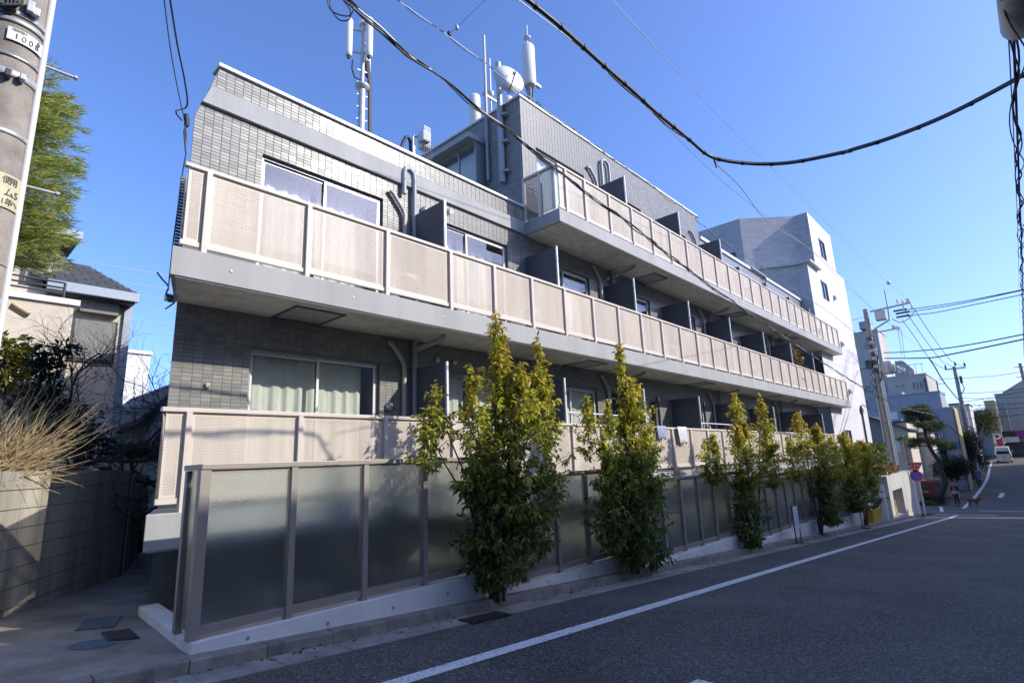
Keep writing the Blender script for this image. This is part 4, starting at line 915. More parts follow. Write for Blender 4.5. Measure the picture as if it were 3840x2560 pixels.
for k in range(7):
    xa = x0 + iv.uniform(-.2, 1.6); pts_ = [Vector((xa, 6.5, F2 + .05)), Vector((xa + iv.uniform(-.2, .2), 6.45, 3.5)), Vector((xa + iv.uniform(-.5, .3), 6.5, iv.uniform(3.9, 4.7)))]; stem.tube(pts_, .008, 5)
    for j in range(45):
        f = iv.random(); p = pts_[0].lerp(pts_[1], min(1, f * 2)) if f < .5 else pts_[1].lerp(pts_[2], f * 2 - 1)
        P_.append(tuple(p + Vector(iv.normal(0, .08, 3)))); D_.append(iv.normal(0, 1, 3) + np.array([0, 0, -.5])); S_.append(iv.uniform(.07, .14)); C_.append((np.array([.30, .16, .03]) if (f > .5 and k < 4) else np.array([.07, .11, .02])) * iv.uniform(.7, 1.2))
part(stem, 'stem', 'bark', t); o = link('foliage', leaf_mesh('foliage', np.array(P_) - np.array([x0, 6.9, 2.37]), D_, S_, C_, 'leaf', .6), t); o['kind'] = 'stuff'
# air-conditioning units standing on the balconies (seen through gaps and holes)
for i, (x, z) in enumerate([(5.15, F2), (8.1, F2), (8.9, F2), (14.1, F2), (5.1, F1), (11.1, F1)]):
    lab = ['air conditioner behind the middle railing under the first downpipe', 'air conditioner behind the middle railing before the second partition', 'air conditioner behind the middle railing after the second partition', 'air conditioner behind the middle railing before the fourth partition', 'air conditioner behind the lowest railing by the first downpipe', 'air conditioner behind the lowest railing by the second tree'][i]
    t = thing('air_conditioner', lab, 'air conditioner', (x, 6.85, z)); part(MB().box(x - .38, x + .38, 6.72, 7.0, z + .06, z + .62), 'case', 'white_metal', t, bevel=.01)
    part(MB().lathe((x - .1, 6.718, z + .34), [(.22, 0), (.22, .004), (.20, .006)], 20, (0, -1, 0)), 'fan_grille', 'dark_metal', t)
    for s in (-.28, .28): part(MB().box(x + s - .04, x + s + .04, 6.70, 7.02, z, z + .06), 'foot', 'galvanised', t)
# ------------------------------------------------------------------ white tower at the end of the apartments
tw = thing('white_tower_building', 'tall off-white apartment tower with tiled grey side walls', 'building', (34, 6.7, gz(34)))
YT = 6.7
lowz = 9.40
def wallY(mb, x0, x1, z0, z1_, holes, y, mi=0): return holed(mb, x0, x1, z0, z1_, holes, y, mi)
winT = [(33.55, 34.9, 10.6, 11.75), (32.4, 33.8, 7.95, 9.0), (32.2, 33.7, .2, .95)]
f = MB(); wallY(f, 30.15, 38.75, -4.2, lowz, winT, YT, 0); wallY(f, 31.9, 36.85, lowz, 12.75, winT, YT, 0); f.quad((36.85, YT, lowz), (38.75, YT, lowz), (38.75, YT, 10.45), (36.85, YT, 10.45))
part(f, 'front_wall', 'tower_paint', tw)
# right flank
f = MB(); f.quad((38.75, YT, -4.2), (38.75, 13, -4.2), (38.75, 13, 10.45), (38.75, YT, 10.45)); f.quad((36.85, YT, 10.45), (36.85, 13, 10.45), (36.85, 13, 12.75), (36.85, YT, 12.75)); part(f, 'flank_wall', 'tower_paint', tw)
# tiled side towards the apartments: the plan turns back on a slant behind the front corner
def solid(poly, z0, z1_, name, matn, skip=()):
    f = MB(); n = len(poly)
    for i in range(n):
        if i in skip: continue
        (x0, y0), (x1, y1_) = poly[i], poly[(i + 1) % n]; f.quad((x1, y1_, z0), (x0, y0, z0), (x0, y0, z1_), (x1, y1_, z1_))
    f.add([(x, y, z1_) for x, y in poly], [tuple(range(n))]); return part(f, name, matn, tw)
solid([(31.9, YT), (31.95, 7.35), (29.95, 9.65), (30.05, 14), (36.84, 14), (36.84, YT)], lowz - .05, 12.75, 'tiled_wall', 'tower_tile_side', (4, 5))
solid([(30.15, YT), (30.15, 7.28), (29.35, 8.75), (29.40, 14), (38.7, 14), (38.7, YT)], 4.5, lowz, 'tiled_wall', 'tower_tile_side', (4, 5))
cL = Vector((29.97, 9.8, 0))
lw = Vector((0, 10.7, 10.9)), Vector((0, 10.1, 9.9))
o = part(MB().box(cL.x - .05, cL.x - .002, lw[1].y, lw[0].y, lw[1].z, lw[0].z), 'window', 'dark_metal', tw); part(MB().box(cL.x - .056, cL.x - .051, lw[1].y + .08, lw[0].y - .08, lw[1].z + .08, lw[0].z - .08), 'pane', 'bg_glass', o)
part(MB().box(29.95, 32.1, YT - .22, YT - .02, lowz - .02, lowz + .10), 'ledge', 'concrete', tw); part(MB().bar((30.08, YT - .02, lowz + .04), (30.08, 7.28, lowz + .04), .14, .12).bar((30.08, 7.28, lowz + .04), (29.3, 8.75, lowz + .04), .14, .12), 'ledge', 'concrete', tw)
for (a, b, c, d) in winT:
    fr = MB()
    for (e, g_, h_, k) in [(a, a + .07, c, d), (b - .07, b, c, d), (a + .07, b - .07, d - .07, d), (a + .07, b - .07, c, c + .07), ((a + b) / 2 - .03, (a + b) / 2 + .03, c + .07, d - .07)]: fr.box(e, g_, YT + .03, YT + .1, h_, k)
    o = part(fr, 'window', 'dark_metal', tw); part(MB().box(a + .07, b - .07, YT + .06, YT + .066, c + .07, d - .07), 'pane', 'bg_glass', o)
    rv = MB()
    for s in (1,): rv.quad((a, YT + .001, c), (a, YT + .25, c), (a, YT + .25, d), (a, YT + .001, d)); rv.quad((b, YT + .001, c), (b, YT + .001, d), (b, YT + .25, d), (b, YT + .25, c)); rv.quad((a, YT + .001, d), (a, YT + .25, d), (b, YT + .25, d), (b, YT + .001, d)); rv.quad((a, YT + .001, c), (b, YT + .001, c), (b, YT + .25, c), (a, YT + .25, c))
    part(rv, 'reveal', 'tower_paint', o)
for x, z in [(34.97, 8.47), (34.87, 5.75), (34.79, 3.08), (34.68, .34)]: part(MB().prism([(x - .13, YT, z - .12), (x - .13, YT - .16, z - .12), (x - .13, YT - .14, z + .05), (x - .13, YT, z + .14)], (.26, 0, 0)), 'vent_hood', 'galvanised', tw)
for z in (-.6, 2.1, 4.85): part(MB().box(30.2, 38.74, YT - .004, YT - .001, z, z + .02), 'wall_joint', 'concrete', tw)
part(MB().tube([(36.9, YT - .06, -3.8), (36.9, YT - .06, 2.4)], .05, 8), 'conduit', 'dark_metal', tw); part(MB().box(36.7, 37.1, YT - .12, YT - .005, 2.0, 2.25), 'bracket', 'dark_metal', tw)
# ------------------------------------------------------------------ concrete block with a recess, at the end of the fence
X0, X1, YC = 31.6, 40.0, 5.15
ck = thing('concrete_bin_wall', 'sunlit white concrete block with a square recess at the corner', 'wall', (36, YC, gz(36)))
zt_ = PY(*z7b(700, 800), YC).z
fz0, fz1 = gz(X0), gz(X1)
hx0, hx1 = PY(*z7b(700, 960), YC).x, PY(*z7b(850, 1180), YC).x; hz1 = PY(*z7b(740, 955), YC).z; hz0 = gz(hx1) + .25
f = MB(); holed(f, X0, X1, fz1 - .2, zt_, [(hx0, hx1, hz0, hz1)], YC); f.quad((X0, YC, fz1 - .2), (X0, YC, zt_), (X0, 7.0, zt_), (X0, 7.0, fz1 - .2)); f.quad((X1, YC, fz1 - .2), (X1, 7.0, fz1 - .2), (X1, 7.0, zt_), (X1, YC, zt_)); f.quad((X0, YC, zt_), (X1, YC, zt_), (X1, 7.0, zt_), (X0, 7.0, zt_))
part(f, 'shell', 'concrete', ck)
f = MB(); y0, y1_ = YC + .001, YC + .9; f.quad((hx0, y0, hz0), (hx0, y1_, hz0), (hx0, y1_, hz1), (hx0, y0, hz1)); f.quad((hx1, y0, hz0), (hx1, y0, hz1), (hx1, y1_, hz1), (hx1, y1_, hz0)); f.quad((hx0, y0, hz1), (hx0, y1_, hz1), (hx1, y1_, hz1), (hx1, y0, hz1)); f.quad((hx0, y0, hz0), (hx1, y0, hz0), (hx1, y1_, hz0), (hx0, y1_, hz0)); f.quad((hx0, y1_, hz0), (hx1, y1_, hz0), (hx1, y1_, hz1), (hx0, y1_, hz1))
part(f, 'recess', 'concrete', ck)
for x in (33.6, 36.0, 38.3): part(MB().box(x, x + .03, YC - .004, YC - .001, fz1, zt_), 'panel_joint', 'mortar', ck)
b = PY(*z7b(745, 1190), YC + .3); t = thing('orange_bollard', 'orange plastic stake standing in the concrete recess', 'bollard', (b.x, YC + .3, hz0)); part(MB().lathe((b.x, YC + .3, hz0 + .005), [(.13, 0), (.13, .04), (.05, .06), (.04, .5), (.05, .62), (.01, .65)], 12), 'stake', 'orange_plastic', t)
st = MB()
for i in range(4): st.box(32.2 + i * 1.7, 33.7 + i * 1.7, 4.92, 5.14, gz(33 + i * 1.7) - .1, gz(32.2 + i * 1.7) + .14)
# pier between fence and block + yellow crate and thin sign stands
f = MB(); f.box(26.6, 30.9, 5.5, 5.7, -3.5, -1.75); f.box(30.95, 31.15, 5.25, 5.6, -3.6, -1.7); tag(f.build('garden_wall', 'white_wall'), 'plain white wall piece behind the yellow crate', 'wall')
t = thing('yellow_crate', 'yellow plastic crate on the kerb behind the far sign stand', 'crate', (28.3, 5.3, gz(28.3)))
cz = gz(28.3) + .06; part(MB().box(27.3, 29.2, 5.16, 5.6, cz, cz + .04).box(27.3, 29.2, 5.16, 5.2, cz + .04, cz + .55).box(27.3, 29.2, 5.56, 5.6, cz + .04, cz + .55).box(27.3, 27.34, 5.2, 5.56, cz + .04, cz + .55).box(29.16, 29.2, 5.2, 5.56, cz + .04, cz + .55), 'body', 'yellow_plastic', t); part(MB().box(27.26, 29.24, 5.12, 5.155, cz + .47, cz + .56), 'rim', 'yellow_plastic', t)
def stand(px_base, px_top, px_bot, label):
    g = PG(*px_base); x, y = g.x, g.y; tz = PX(*px_top, x).z; bz = PX(*px_bot, x).z
    t = thing('sign_stand', label, 'sign', (x, y, gz(x)))
    part(MB().box(x - .2, x + .2, y - .012, y + .012, bz, tz), 'board', 'paint_white_sign', t)
    for s in (-.212, .212): part(MB().box(x + s - .011, x + s + .011, y - .012, y + .012, gz(x + s), tz + .02).box(x + s - .012, x + s + .012, y - .2, y + .2, gz(x + s), gz(x + s) + .02), 'leg', 'dark_metal', t)
    for i in range(6): part(MB().box(x - .13 + .01 * (i % 3), x + .13, y - .0145, y - .0125, bz + .12 + (tz - bz - .25) * i / 6, bz + .13 + (tz - bz - .25) * i / 6), 'print_line', 'blue_sign', t)
stand(z5b(975, 1445), z5b(930, 1172), z5b(958, 1342), 'thin white board on black legs at the kerb, nearer one')
stand(z5b(1450, 1335), z5b(1420, 1142), z5b(1450, 1262), 'thin white board on black legs beside the yellow crate')
# clipped hedge on the block
hd = np.random.default_rng(2)
def hedge(name, label, x0, x1, y0, y1, z0, z1_, n, col, size=.16, cat='hedge'):
    base = ((x0 + x1) / 2, (y0 + y1) / 2, z0); t = thing(name, label, cat, base)
    core = MB().box(x0 + .18, x1 - .18, y0 + .12, y1 - .12, z0, z1_ - .12); part(core, 'branch_core', 'twig_dark', t)
    P = np.stack([hd.uniform(x0, x1, n), hd.uniform(y0, y1, n), hd.uniform(z0, z1_, n)], 1)
    side = hd.integers(0, 4, n); P[side == 0, 1] = y0 + np.abs(hd.normal(0, .08, (side == 0).sum())); P[side == 1, 2] = z1_ - np.abs(hd.normal(0, .08, (side == 1).sum())); P[side == 2, 0] = x0 + np.abs(hd.normal(0, .1, (side == 2).sum()))
    C = np.array(col)[None] * hd.uniform(.55, 1.35, (n, 1)); C[:, 0] *= hd.uniform(.8, 1.3, n)
    o = link('foliage', leaf_mesh('foliage', P - np.array(base), hd.normal(0, 1, (n, 3)), hd.uniform(.6, 1.3, n) * size, C, 'leaf', .6), t); o['kind'] = 'stuff'; return t
hedge('clipped_hedge', 'clipped sunlit green hedge above the white concrete block', 29.2, 38.2, 6.0, 6.6, -1.9, .18, 9000, (.11, .14, .02), .15)
hedge('dry_grass_clump', 'tan dry grass patch on top of the concrete block', 33.5, 37.5, 5.5, 6.3, zt_, zt_ + .35, 1500, (.20, .14, .05), .2, 'grass')
# ------------------------------------------------------------------ stop sign with a no-parking disc
def stop_sign(X, Y, s, label, tri_c, disc_c, tilt=0.0, base=None):
    g = gz(X); t = thing('stop_sign_post', label, 'road sign', (X, Y, g))
    top = tri_c[2] + .25 * s
    part(MB().tube([(X, Y, g), (X, Y, top)], .042 * s, 10), 'post', 'white_metal', t)
    def face(poly, c, x, matn, name, par): 
        o = part(MB().prism([(x, c[1] + a * s, c[2] + b_ * s) for a, b_ in poly], (.006, 0, 0)), name, matn, par); return o
    tri = [(.40, .24), (-.40, .24), (0, -.44)]; c = (X - .07, tri_c[1], tri_c[2])
    p0 = face(tri, c, X - .07, 'paint_white_sign', 'triangle_plate', t); face([(a * .9, b_ * .9) for a, b_ in tri], c, X - .0765, 'red_sign', 'red_face', p0)
    # lettering bars of the two lines of writing
    glyph(p0, '止まれ', X - .078, tri_c[1], tri_c[2] + .06 * s, .17 * s); glyph(p0, 'STOP', X - .078, tri_c[1], tri_c[2] - .12 * s, .12 * s)
    ring = [(.30 * math.cos(i * math.pi / 14), .30 * math.sin(i * math.pi / 14)) for i in range(28)]; c = (X - .07, disc_c[1], disc_c[2])
    d0 = face(ring, c, X - .07, 'paint_white_sign', 'disc_plate', t); face([(a * .96, b_ * .96) for a, b_ in ring], c, X - .0765, 'red_sign', 'red_ring', d0); face([(a * .76, b_ * .76) for a, b_ in ring], c, X - .083, 'blue_sign', 'blue_field', d0)
    face([(.19, .15), (.15, .19), (-.19, -.15), (-.15, -.19)], c, X - .0895, 'red_sign', 'diagonal_bar', d0)
def text_mesh(cu, parent, rot, loc):
    tmp = bpy.data.objects.new('lettering', cu); COL.objects.link(tmp); bpy.context.view_layer.update()
    me = bpy.data.meshes.new_from_object(tmp.evaluated_get(bpy.context.evaluated_depsgraph_get())); bpy.data.objects.remove(tmp)
    o = link('lettering', me, parent); o.rotation_euler = rot; o.location = loc; return o
def glyph(parent, text, x, y, z, size):
    cu = bpy.data.curves.new('lettering', 'FONT'); cu.body = text; cu.size = size; cu.align_x = 'CENTER'; cu.align_y = 'CENTER'; cu.materials.append(M['paint_white_sign']); cu.extrude = .001
    return text_mesh(cu, parent, (R(90), 0, R(-90)), Vector((x, y, z)) - world_of(parent))
b = PG(*z7b(1060, 1237)); XS_ = b.x; c1 = PX(*z7b(945, 710), XS_); c2 = PX(*z7b(962, 808), XS_)
stop_sign(XS_, b.y, 1.0, 'red triangular stop sign over blue no-parking disc at the crossing', c1, c2)
bx_ = PX(*z7b(1680, 610), 84); c1 = PX(*z7b(1637, 455), 84); c2 = PX(*z7b(1648, 487), 84)
stop_sign(84, bx_.y, 1.0, 'far red stop sign and blue disc by the uphill road', c1, c2)
# ------------------------------------------------------------------ background houses and blocks beyond the crossing
def bg_box(name, label, X, pl, pt, pr, depth, matn, base=None, lit=None, cat='building', roof=None):
    """pl: px of left edge, pt: px of top, pr: px of right edge (photo px), on the plane x = X"""
    a = PX(pl, pt, X); b = PX(pr, pt, X); zt_ = (a.z + b.z) / 2; y0, y1_ = min(a.y, b.y), max(a.y, b.y)
    t = thing(name, label, cat, (X, (y0 + y1_) / 2, gz(X))); z0 = gz(X) - 1.5
    part(MB().box(X, X + depth, y0, y1_, z0, zt_), 'wall', matn, t)
    part(MB().box(X - .06, X + depth + .06, y0 - .06, y1_ + .06, zt_, zt_ + .15), 'roof_edge', roof or matn, t)
    return t, y0, y1_, zt_
def bg_win(t, X, p0, p1, n=1, matn='bg_glass', frame='window_frame'):
    a = PX(*p0, X); b = PX(*p1, X); y0, y1_ = min(a.y, b.y), max(a.y, b.y); z0, z1_ = min(a.z, b.z), max(a.z, b.z)
    w = part(MB().box(X - .06, X + .02, y0, y1_, z0, z1_), 'window', frame, t); k = (y1_ - y0) / n
    for i in range(n): part(MB().box(X - .075, X - .062, y0 + k * i + .06, y0 + k * (i + 1) - .06, z0 + .07, z1_ - .07), 'pane', matn, w)
P6 = lambda x, y: z6b(x, y)
t, y0, y1_, zt_ = bg_box('beige_apartment_block', 'tall beige block with a rooftop tank behind the transformer pole', 78, P6(150, 0)[0], P6(0, 650)[1], P6(500, 0)[0], 5.5, 'bg_beige')
a, b = PX(*P6(315, 545), 78.5), PX(*P6(430, 640), 78.5)
part(MB().box(78.3, 80.3, min(a.y, b.y), max(a.y, b.y), zt_ + .5, a.z), 'roof_tank', 'bg_grey', t); part(MB().box(78.4, 80.2, min(a.y, b.y) + .2, max(a.y, b.y) - .2, zt_, zt_ + .5), 'tank_stand', 'dark_metal', t)
bg_win(t, 78, P6(355, 1165), P6(440, 1235)); part(MB().box(77.7, 78.0, PX(*P6(440, 900), 78).y, PX(*P6(410, 900), 78).y, gz(78), PX(*P6(420, 900), 78).z), 'pilaster', 'bg_pale', t)
t, y0, y1_, zt_ = bg_box('stepped_apartment_block', 'beige stepped apartment block with balcony windows behind wires', 74, P6(580, 0)[0], P6(0, 1075)[1], P6(975, 0)[0], 9, 'bg_beige')
a, b, c = PX(*P6(640, 930), 74), PX(*P6(860, 1000), 74), PX(*P6(860, 1075), 74)
part(MB().prism([(74.5, a.y, zt_ + .15), (74.5, c.y, zt_ + .15), (74.5, c.y, b.z), (74.5, PX(*P6(745, 930), 74).y, a.z), (74.5, a.y, a.z)], (5, 0, 0)), 'upper_storey', 'bg_beige', t)
part(MB().box(74.4, 77, PX(*P6(735, 935), 74).y, PX(*P6(640, 935), 74).y, PX(*P6(700, 935), 74).z, PX(*P6(700, 917), 74).z), 'roof_trim', 'bg_ochre', t)
for i in range(7):
    y = y0 + .2 + i * .55; part(MB().box(74.05, 74.09, y, y + .04, zt_ + .15, zt_ + 1.2), 'rail_post', 'galvanised', t)
part(MB().box(74.04, 74.1, y0, y0 + 3.7, zt_ + 1.2, zt_ + 1.25), 'roof_rail', 'galvanised', t)
bg_win(t, 74, P6(835, 1130), P6(950, 1195), 3); bg_win(t, 74, P6(672, 1155), P6(705, 1187)); bg_win(t, 74, P6(728, 1147), P6(760, 1180)); part(MB().box(73.8, 73.99, PX(*P6(968, 1100), 74).y, PX(*P6(955, 1100), 74).y, gz(74), PX(*P6(960, 1090), 74).z), 'downpipe', 'dark_metal', t)
t, y0, y1_, zt_ = bg_box('blue_grey_building', 'blue-grey two-storey building behind the pine', 66, P6(395, 0)[0], P6(0, 1262)[1], P6(1112, 0)[0], 5, 'bg_bluegrey')
bg_win(t, 66, P6(372, 1300), P6(425, 1405)); bg_win(t, 66, z7b(675, 130), z7b(765, 205), 2, 'curtain', 'white_metal')
a = PX(*P6(735, 1235), 66); b = PX(*P6(680, 1265), 66); part(MB().box(66.2, 69, a.y, PX(*P6(590, 1235), 66).y, zt_ + .15, a.z + .1), 'parapet_step', 'bg_bluegrey', t)
t, y0, y1_, zt_ = bg_box('blue_band_house', 'pale house with a dark blue lower band behind the second pole', 64, z7b(1195, 0)[0], z7b(0, 95)[1], z7b(1345, 0)[0], 4, 'bg_bluegrey')
part(MB().box(63.9, 63.995, y0, y1_ + .8, PX(*z7b(1300, 520), 64).z, PX(*z7b(1300, 448), 64).z), 'blue_band', 'bg_blue', t); part(MB().box(63.7, 67, y0 - .15, y0 - .07, gz(64), zt_), 'corner_pipe', 'bg_ochre', t)
bg_win(t, 64, z7b(1165, 340), z7b(1255, 440), 2, 'bg_glass', 'white_metal')
t, y0, y1_, zt_ = bg_box('shingle_roof_house', 'low house with a pale shingled roof behind the pine trunk', 60, z7b(830, 0)[0], z7b(0, 362)[1], z7b(1110, 0)[0], 7, 'bg_pale', roof='roof_slate')
a, b, c, d = PX(*z7b(790, 362), 59.6), PX(*z7b(1125, 345), 59.6), PX(*z7b(1060, 215), 63.5), PX(*z7b(800, 215), 63.5)
part(MB().prism([a, b, c, d], (.05, 0, .12)), 'roof', 'roof_rows', t); bg_win(t, 60, z7b(1115, 680), z7b(1190, 800)); 
part(MB().box(59.5, 60, y0, y1_ + 2, gz(60), PX(*z7b(1000, 815), 60).z), 'base_wall', 'bg_grey', t)
t, y0, y1_, zt_ = bg_box('gabled_house', 'house with a dark sloping roof between white tower and pole', 55, z7b(430, 0)[0], z7b(0, 250)[1], z7b(850, 0)[0], 8, 'stucco_beige', roof='roof_slate')
a, b, c, d = PX(*z7b(430, 165), 54.4), PX(*z7b(880, 305), 54.4), PX(*z7b(880, 322), 54.4), PX(*z7b(430, 190), 54.4)
part(MB().prism([a, b, c, d], (9, 0, 0)), 'roof', 'roof_slate', t); part(MB().prism([PX(*z7b(440, 190), 54.9), PX(*z7b(640, 250), 54.9), PX(*z7b(640, 470), 54.9), PX(*z7b(480, 470), 54.9)], (-.1, 0, 0)), 'gable_cladding', 'stucco_grey', t)
part(MB().prism([PX(*z7b(720, 405), 54.2), PX(*z7b(815, 375), 54.2), PX(*z7b(815, 390), 54.2), PX(*z7b(722, 425), 54.2)], (.8, 0, 0)), 'green_awning', 'leaf_green', t)
bg_win(t, 55, z7b(735, 430), z7b(800, 550), 2, 'curtain', 'white_metal'); part(MB().box(54.7, 54.99, PX(*z7b(835, 500), 55).y, PX(*z7b(805, 500), 55).y, gz(55), PX(*z7b(810, 400), 55).z), 'wooden_post', 'beige_box', t)
# right-hand side of the far road
t, y0, y1_, zt_ = bg_box('grey_shop_building', 'grey building with magenta shop front at the right edge', 104, P6(1640, 0)[0], P6(0, 1235)[1], P6(2150, 0)[0], 12, 'bg_grey')
part(MB().prism([PX(*P6(1720, 1232), 104), PX(*P6(1934, 1100), 104), PX(*P6(2150, 1000), 104), PX(*P6(2150, 1240), 104)], (12, 0, 0)), 'upper_gable', 'bg_grey', t)
bg_win(t, 104, P6(1665, 1345), P6(1740, 1400), 1, 'bg_grey'); bg_win(t, 104, P6(1700, 1520), P6(1785, 1568), 1, 'bg_bluegrey')
for p in ((1658, 1330), (1745, 1330)): part(MB().box(103.9, 103.99, PX(*P6(p[0] + 8, p[1]), 104).y, PX(*P6(p[0], p[1]), 104).y, gz(104), PX(*P6(*p), 104).z), 'downpipe', 'white_metal', t)
def bg_panel(t, X, p0, p1, matn, name, d=.12):
    a, b = PX(*p0, X), PX(*p1, X); return part(MB().box(X - d, X, min(a.y, b.y), max(a.y, b.y), min(a.z, b.z), max(a.z, b.z)), name, matn, t)
bg_panel(t, 103.8, z7b(1850, 335), z7b(2025, 395), 'dark_metal', 'dark_fascia'); bg_panel(t, 103.78, z7b(1860, 398), z7b(2065, 445), 'white_paint', 'white_awning', .8); bg_panel(t, 103.75, z7b(2005, 330), z7b(2180, 395), 'magenta_sign', 'magenta_fascia', .3); bg_panel(t, 103.4, z7b(2030, 350), z7b(2180, 392), 'purple_sign', 'purple_sign', .1)
bg_panel(t, 103.85, z7b(1870, 450), z7b(2180, 600), 'dark_metal', 'shop_front', .05)
t2 = thing('parking_sign', 'magenta upright parking sign with a white letter P', 'sign', (96, PX(*z7b(1845, 500), 96).y, gz(96)))
po = bg_panel(t2, 96, z7b(1806, 375), z7b(1897, 492), 'magenta_sign', 'board', .3); part(MB().tube([(96.1, PX(*z7b(1850, 460), 96).y, gz(96)), (96.1, PX(*z7b(1850, 460), 96).y, PX(*z7b(1840, 380), 96).z)], .06, 8), 'post', 'white_metal', t2)
pc = PX(*z7b(1845, 415), 95.65); g_ = glyph(po, 'P.', 95.66, pc.y, pc.z, 1.9)
t, y0, y1_, zt_ = bg_box('ochre_house', 'narrow ochre house with small balconies beside the grey shop', 100, P6(1540, 0)[0], P6(0, 1320)[1], P6(1640, 0)[0], 6, 'bg_ochre')
for yy in (1420, 1510): bg_win(t, 100, P6(1565, yy), P6(1620, yy + 40), 1, 'dark_metal')
t, y0, y1_, zt_ = bg_box('low_ridge_house', 'low distant house under trees at the end of the road', 112, P6(1385, 0)[0], P6(0, 1420)[1], P6(1560, 0)[0], 6, 'bg_grey', roof='roof_slate')
t, y0, y1_, zt_ = bg_box('balcony_house', 'pale house with bay balcony behind the second pole', 90, P6(1235, 0)[0], P6(0, 1362)[1], P6(1395, 0)[0], 6, 'bg_pale', roof='roof_slate')
bg_panel(t, 90, z7b(1385, 150), z7b(1480, 270), 'white_paint', 'bay_balcony', 1.0); bg_win(t, 88.9, z7b(1430, 160), z7b(1470, 250))
t, y0, y1_, zt_ = bg_box('dark_roof_house', 'dark roofed house glimpsed left of the second pole', 84, P6(1195, 0)[0], P6(0, 1350)[1], P6(1290, 0)[0], 5, 'bg_bluegrey', roof='roof_slate')
# ------------------------------------------------------------------ block wall along the alley
A = Vector((.30, 7.05, 0)); B = Vector((2.56, 10.51, 0)); C2 = Vector((3.9, 14.6, 0)); D0 = Vector((-2.6, 6.2, 0))
def block_wall(a, b, top, label, courses, blk=.40, capz=True):
    d = (b - a); L_ = d.length; d.normalize(); ang = math.atan2(d.y, d.x); nrm = Vector((d.y, -d.x, 0))
    t = thing('block_wall', label, 'wall', (a.x, a.y, gz(a.x)))
    t.rotation_euler = (0, 0, ang)
    zb_ = gz(a.x) - .1; H = top - zb_
    core = MB().box(0, L_, .012, .138, zb_ - gz(a.x), top - gz(a.x) - .01); core.build('core', 'mortar', t)
    ch = .2; n = int(math.ceil(H / ch)); k = int(L_ / blk)
    bm_ = MB().box(-blk / 2 + .005, blk / 2 - .005, 0, .15, -ch / 2 + .005, ch / 2 - .005); me = bm_.mesh('block', 'block_wall')
    for r_ in range(n):
        z = top - gz(a.x) - ch * (r_ + .5)
        for i in range(k):
            o = link('block', me, t); o.location = ((i + .5) * blk, random.uniform(-.002, .002), z)
    return t
block_wall(D0, A, .16, 'weathered concrete block wall at the left edge under the golden twigs', 8)
block_wall(A, B, .12, 'concrete block wall receding along the left side of the alley', 8)
block_wall(B, C2, .05, 'far stretch of block wall at the back of the alley', 8)
# ------------------------------------------------------------------ utility pole at the left edge
PC = Vector((.165, 4.9, 0)); PR = .178
g0 = gz(0) + .05
up = thing('utility_pole', 'concrete utility pole with number plates and steel bands, left edge', 'utility pole', (PC.x, PC.y, g0))
part(MB().lathe((PC.x, PC.y, g0), [(.20, 0), (PR, 3.2), (PR - .015, 6.5), (.14, 10)], 32), 'shaft', 'pole_concrete', up)
cx_ = PC.x + PR * .93; part(MB().tube([(cx_ + .008, PC.y - .075, g0), (cx_ + .004, PC.y - .075, g0 + 8)], .022, 10), 'white_conduit', 'white_metal', up)
def zof(py, px_=60): return PY(px_, py, PC.y - PR).z
def band(z, h, matn, r=PR + .004, name='steel_band'):
    return part(MB().lathe((PC.x, PC.y, z - h / 2), [(r, 0), (r + .003, .002), (r + .003, h - .002), (r, h)], 32), name, matn, up)
for py, h, mt in [(60, .035, 'galvanised'), (90, .035, 'galvanised'), (225, .018, 'steel'), (290, .055, 'galvanised'), (510, .03, 'galvanised'), (1000, .008, 'dark_metal'), (1135, .05, 'galvanised')]: band(zof(py, 90), h, mt)
def curved_plate(z0, z1_, a0, a1, matn, name, r=PR + .010):
    n = 12; vs = []
    for i in range(n + 1):
        a = a0 + (a1 - a0) * i / n
        for z in (z0, z1_): vs.append((PC.x + r * math.cos(a), PC.y + r * math.sin(a), z))
    o = part(MB().add(vs, [(2 * i, 2 * i + 2, 2 * i + 3, 2 * i + 1) for i in range(n)], 0, True), name, matn, up); return o
def around(text, z, a, size, r=PR + .013, matn='ink', parent=None):
    for i, ch in enumerate(text):
        aa = a + i * size * .72 / r
        cu = bpy.data.curves.new('lettering', 'FONT'); cu.body = ch; cu.size = size; cu.align_x = 'CENTER'; cu.align_y = 'CENTER'; cu.materials.append(M[matn]); cu.extrude = .0006
        text_mesh(cu, parent, (R(90), 0, aa + R(90)), Vector((PC.x + r * math.cos(aa), PC.y + r * math.sin(aa), z)) - world_of(parent))
def ang_of(px_, py):
    """angle round the shaft that shows at a photo pixel"""
    best = None
    for i in range(-170, 60):
        a = R(i); p = Vector((PC.x + PR * math.cos(a), PC.y + PR * math.sin(a), 0)); z = 0
        d = ray(px_, py); q_ = d * (p.y / d.y); e = abs(q_.x - p.x)
        vis = (math.cos(a) * (-p.x) + math.sin(a) * (-p.y)) > 0
        if vis and (best is None or e < best[0]): best = (e, a)
    return best[1]
a0, a1 = ang_of(28, 125), ang_of(156, 170)
zA, zB = PY(28, 145, PC.y - PR).z, PY(28, 97, PC.y - PR).z
pl_ = curved_plate(zA, zB, a0, a1, 'paint_white_sign', 'number_plate')
around('1008', zA + (zB - zA) * .36, a0 + (a1 - a0) * .22, .058, parent=pl_); around('6', zA + (zB - zA) * .74, a0 + (a1 - a0) * .80, .055, parent=pl_)
around('渋谷区電柱', zA + (zB - zA) * .84, a0 + (a1 - a0) * .14, .022, matn='cable_grey', parent=pl_)
b0, b1 = ang_of(0, 700) - .35, ang_of(92, 720); zA, zB = PY(20, 775, PC.y - PR).z, PY(20, 648, PC.y - PR).z
pl_ = curved_plate(zA, zB, b0, b1, 'sign_cream', 'cream_plate')
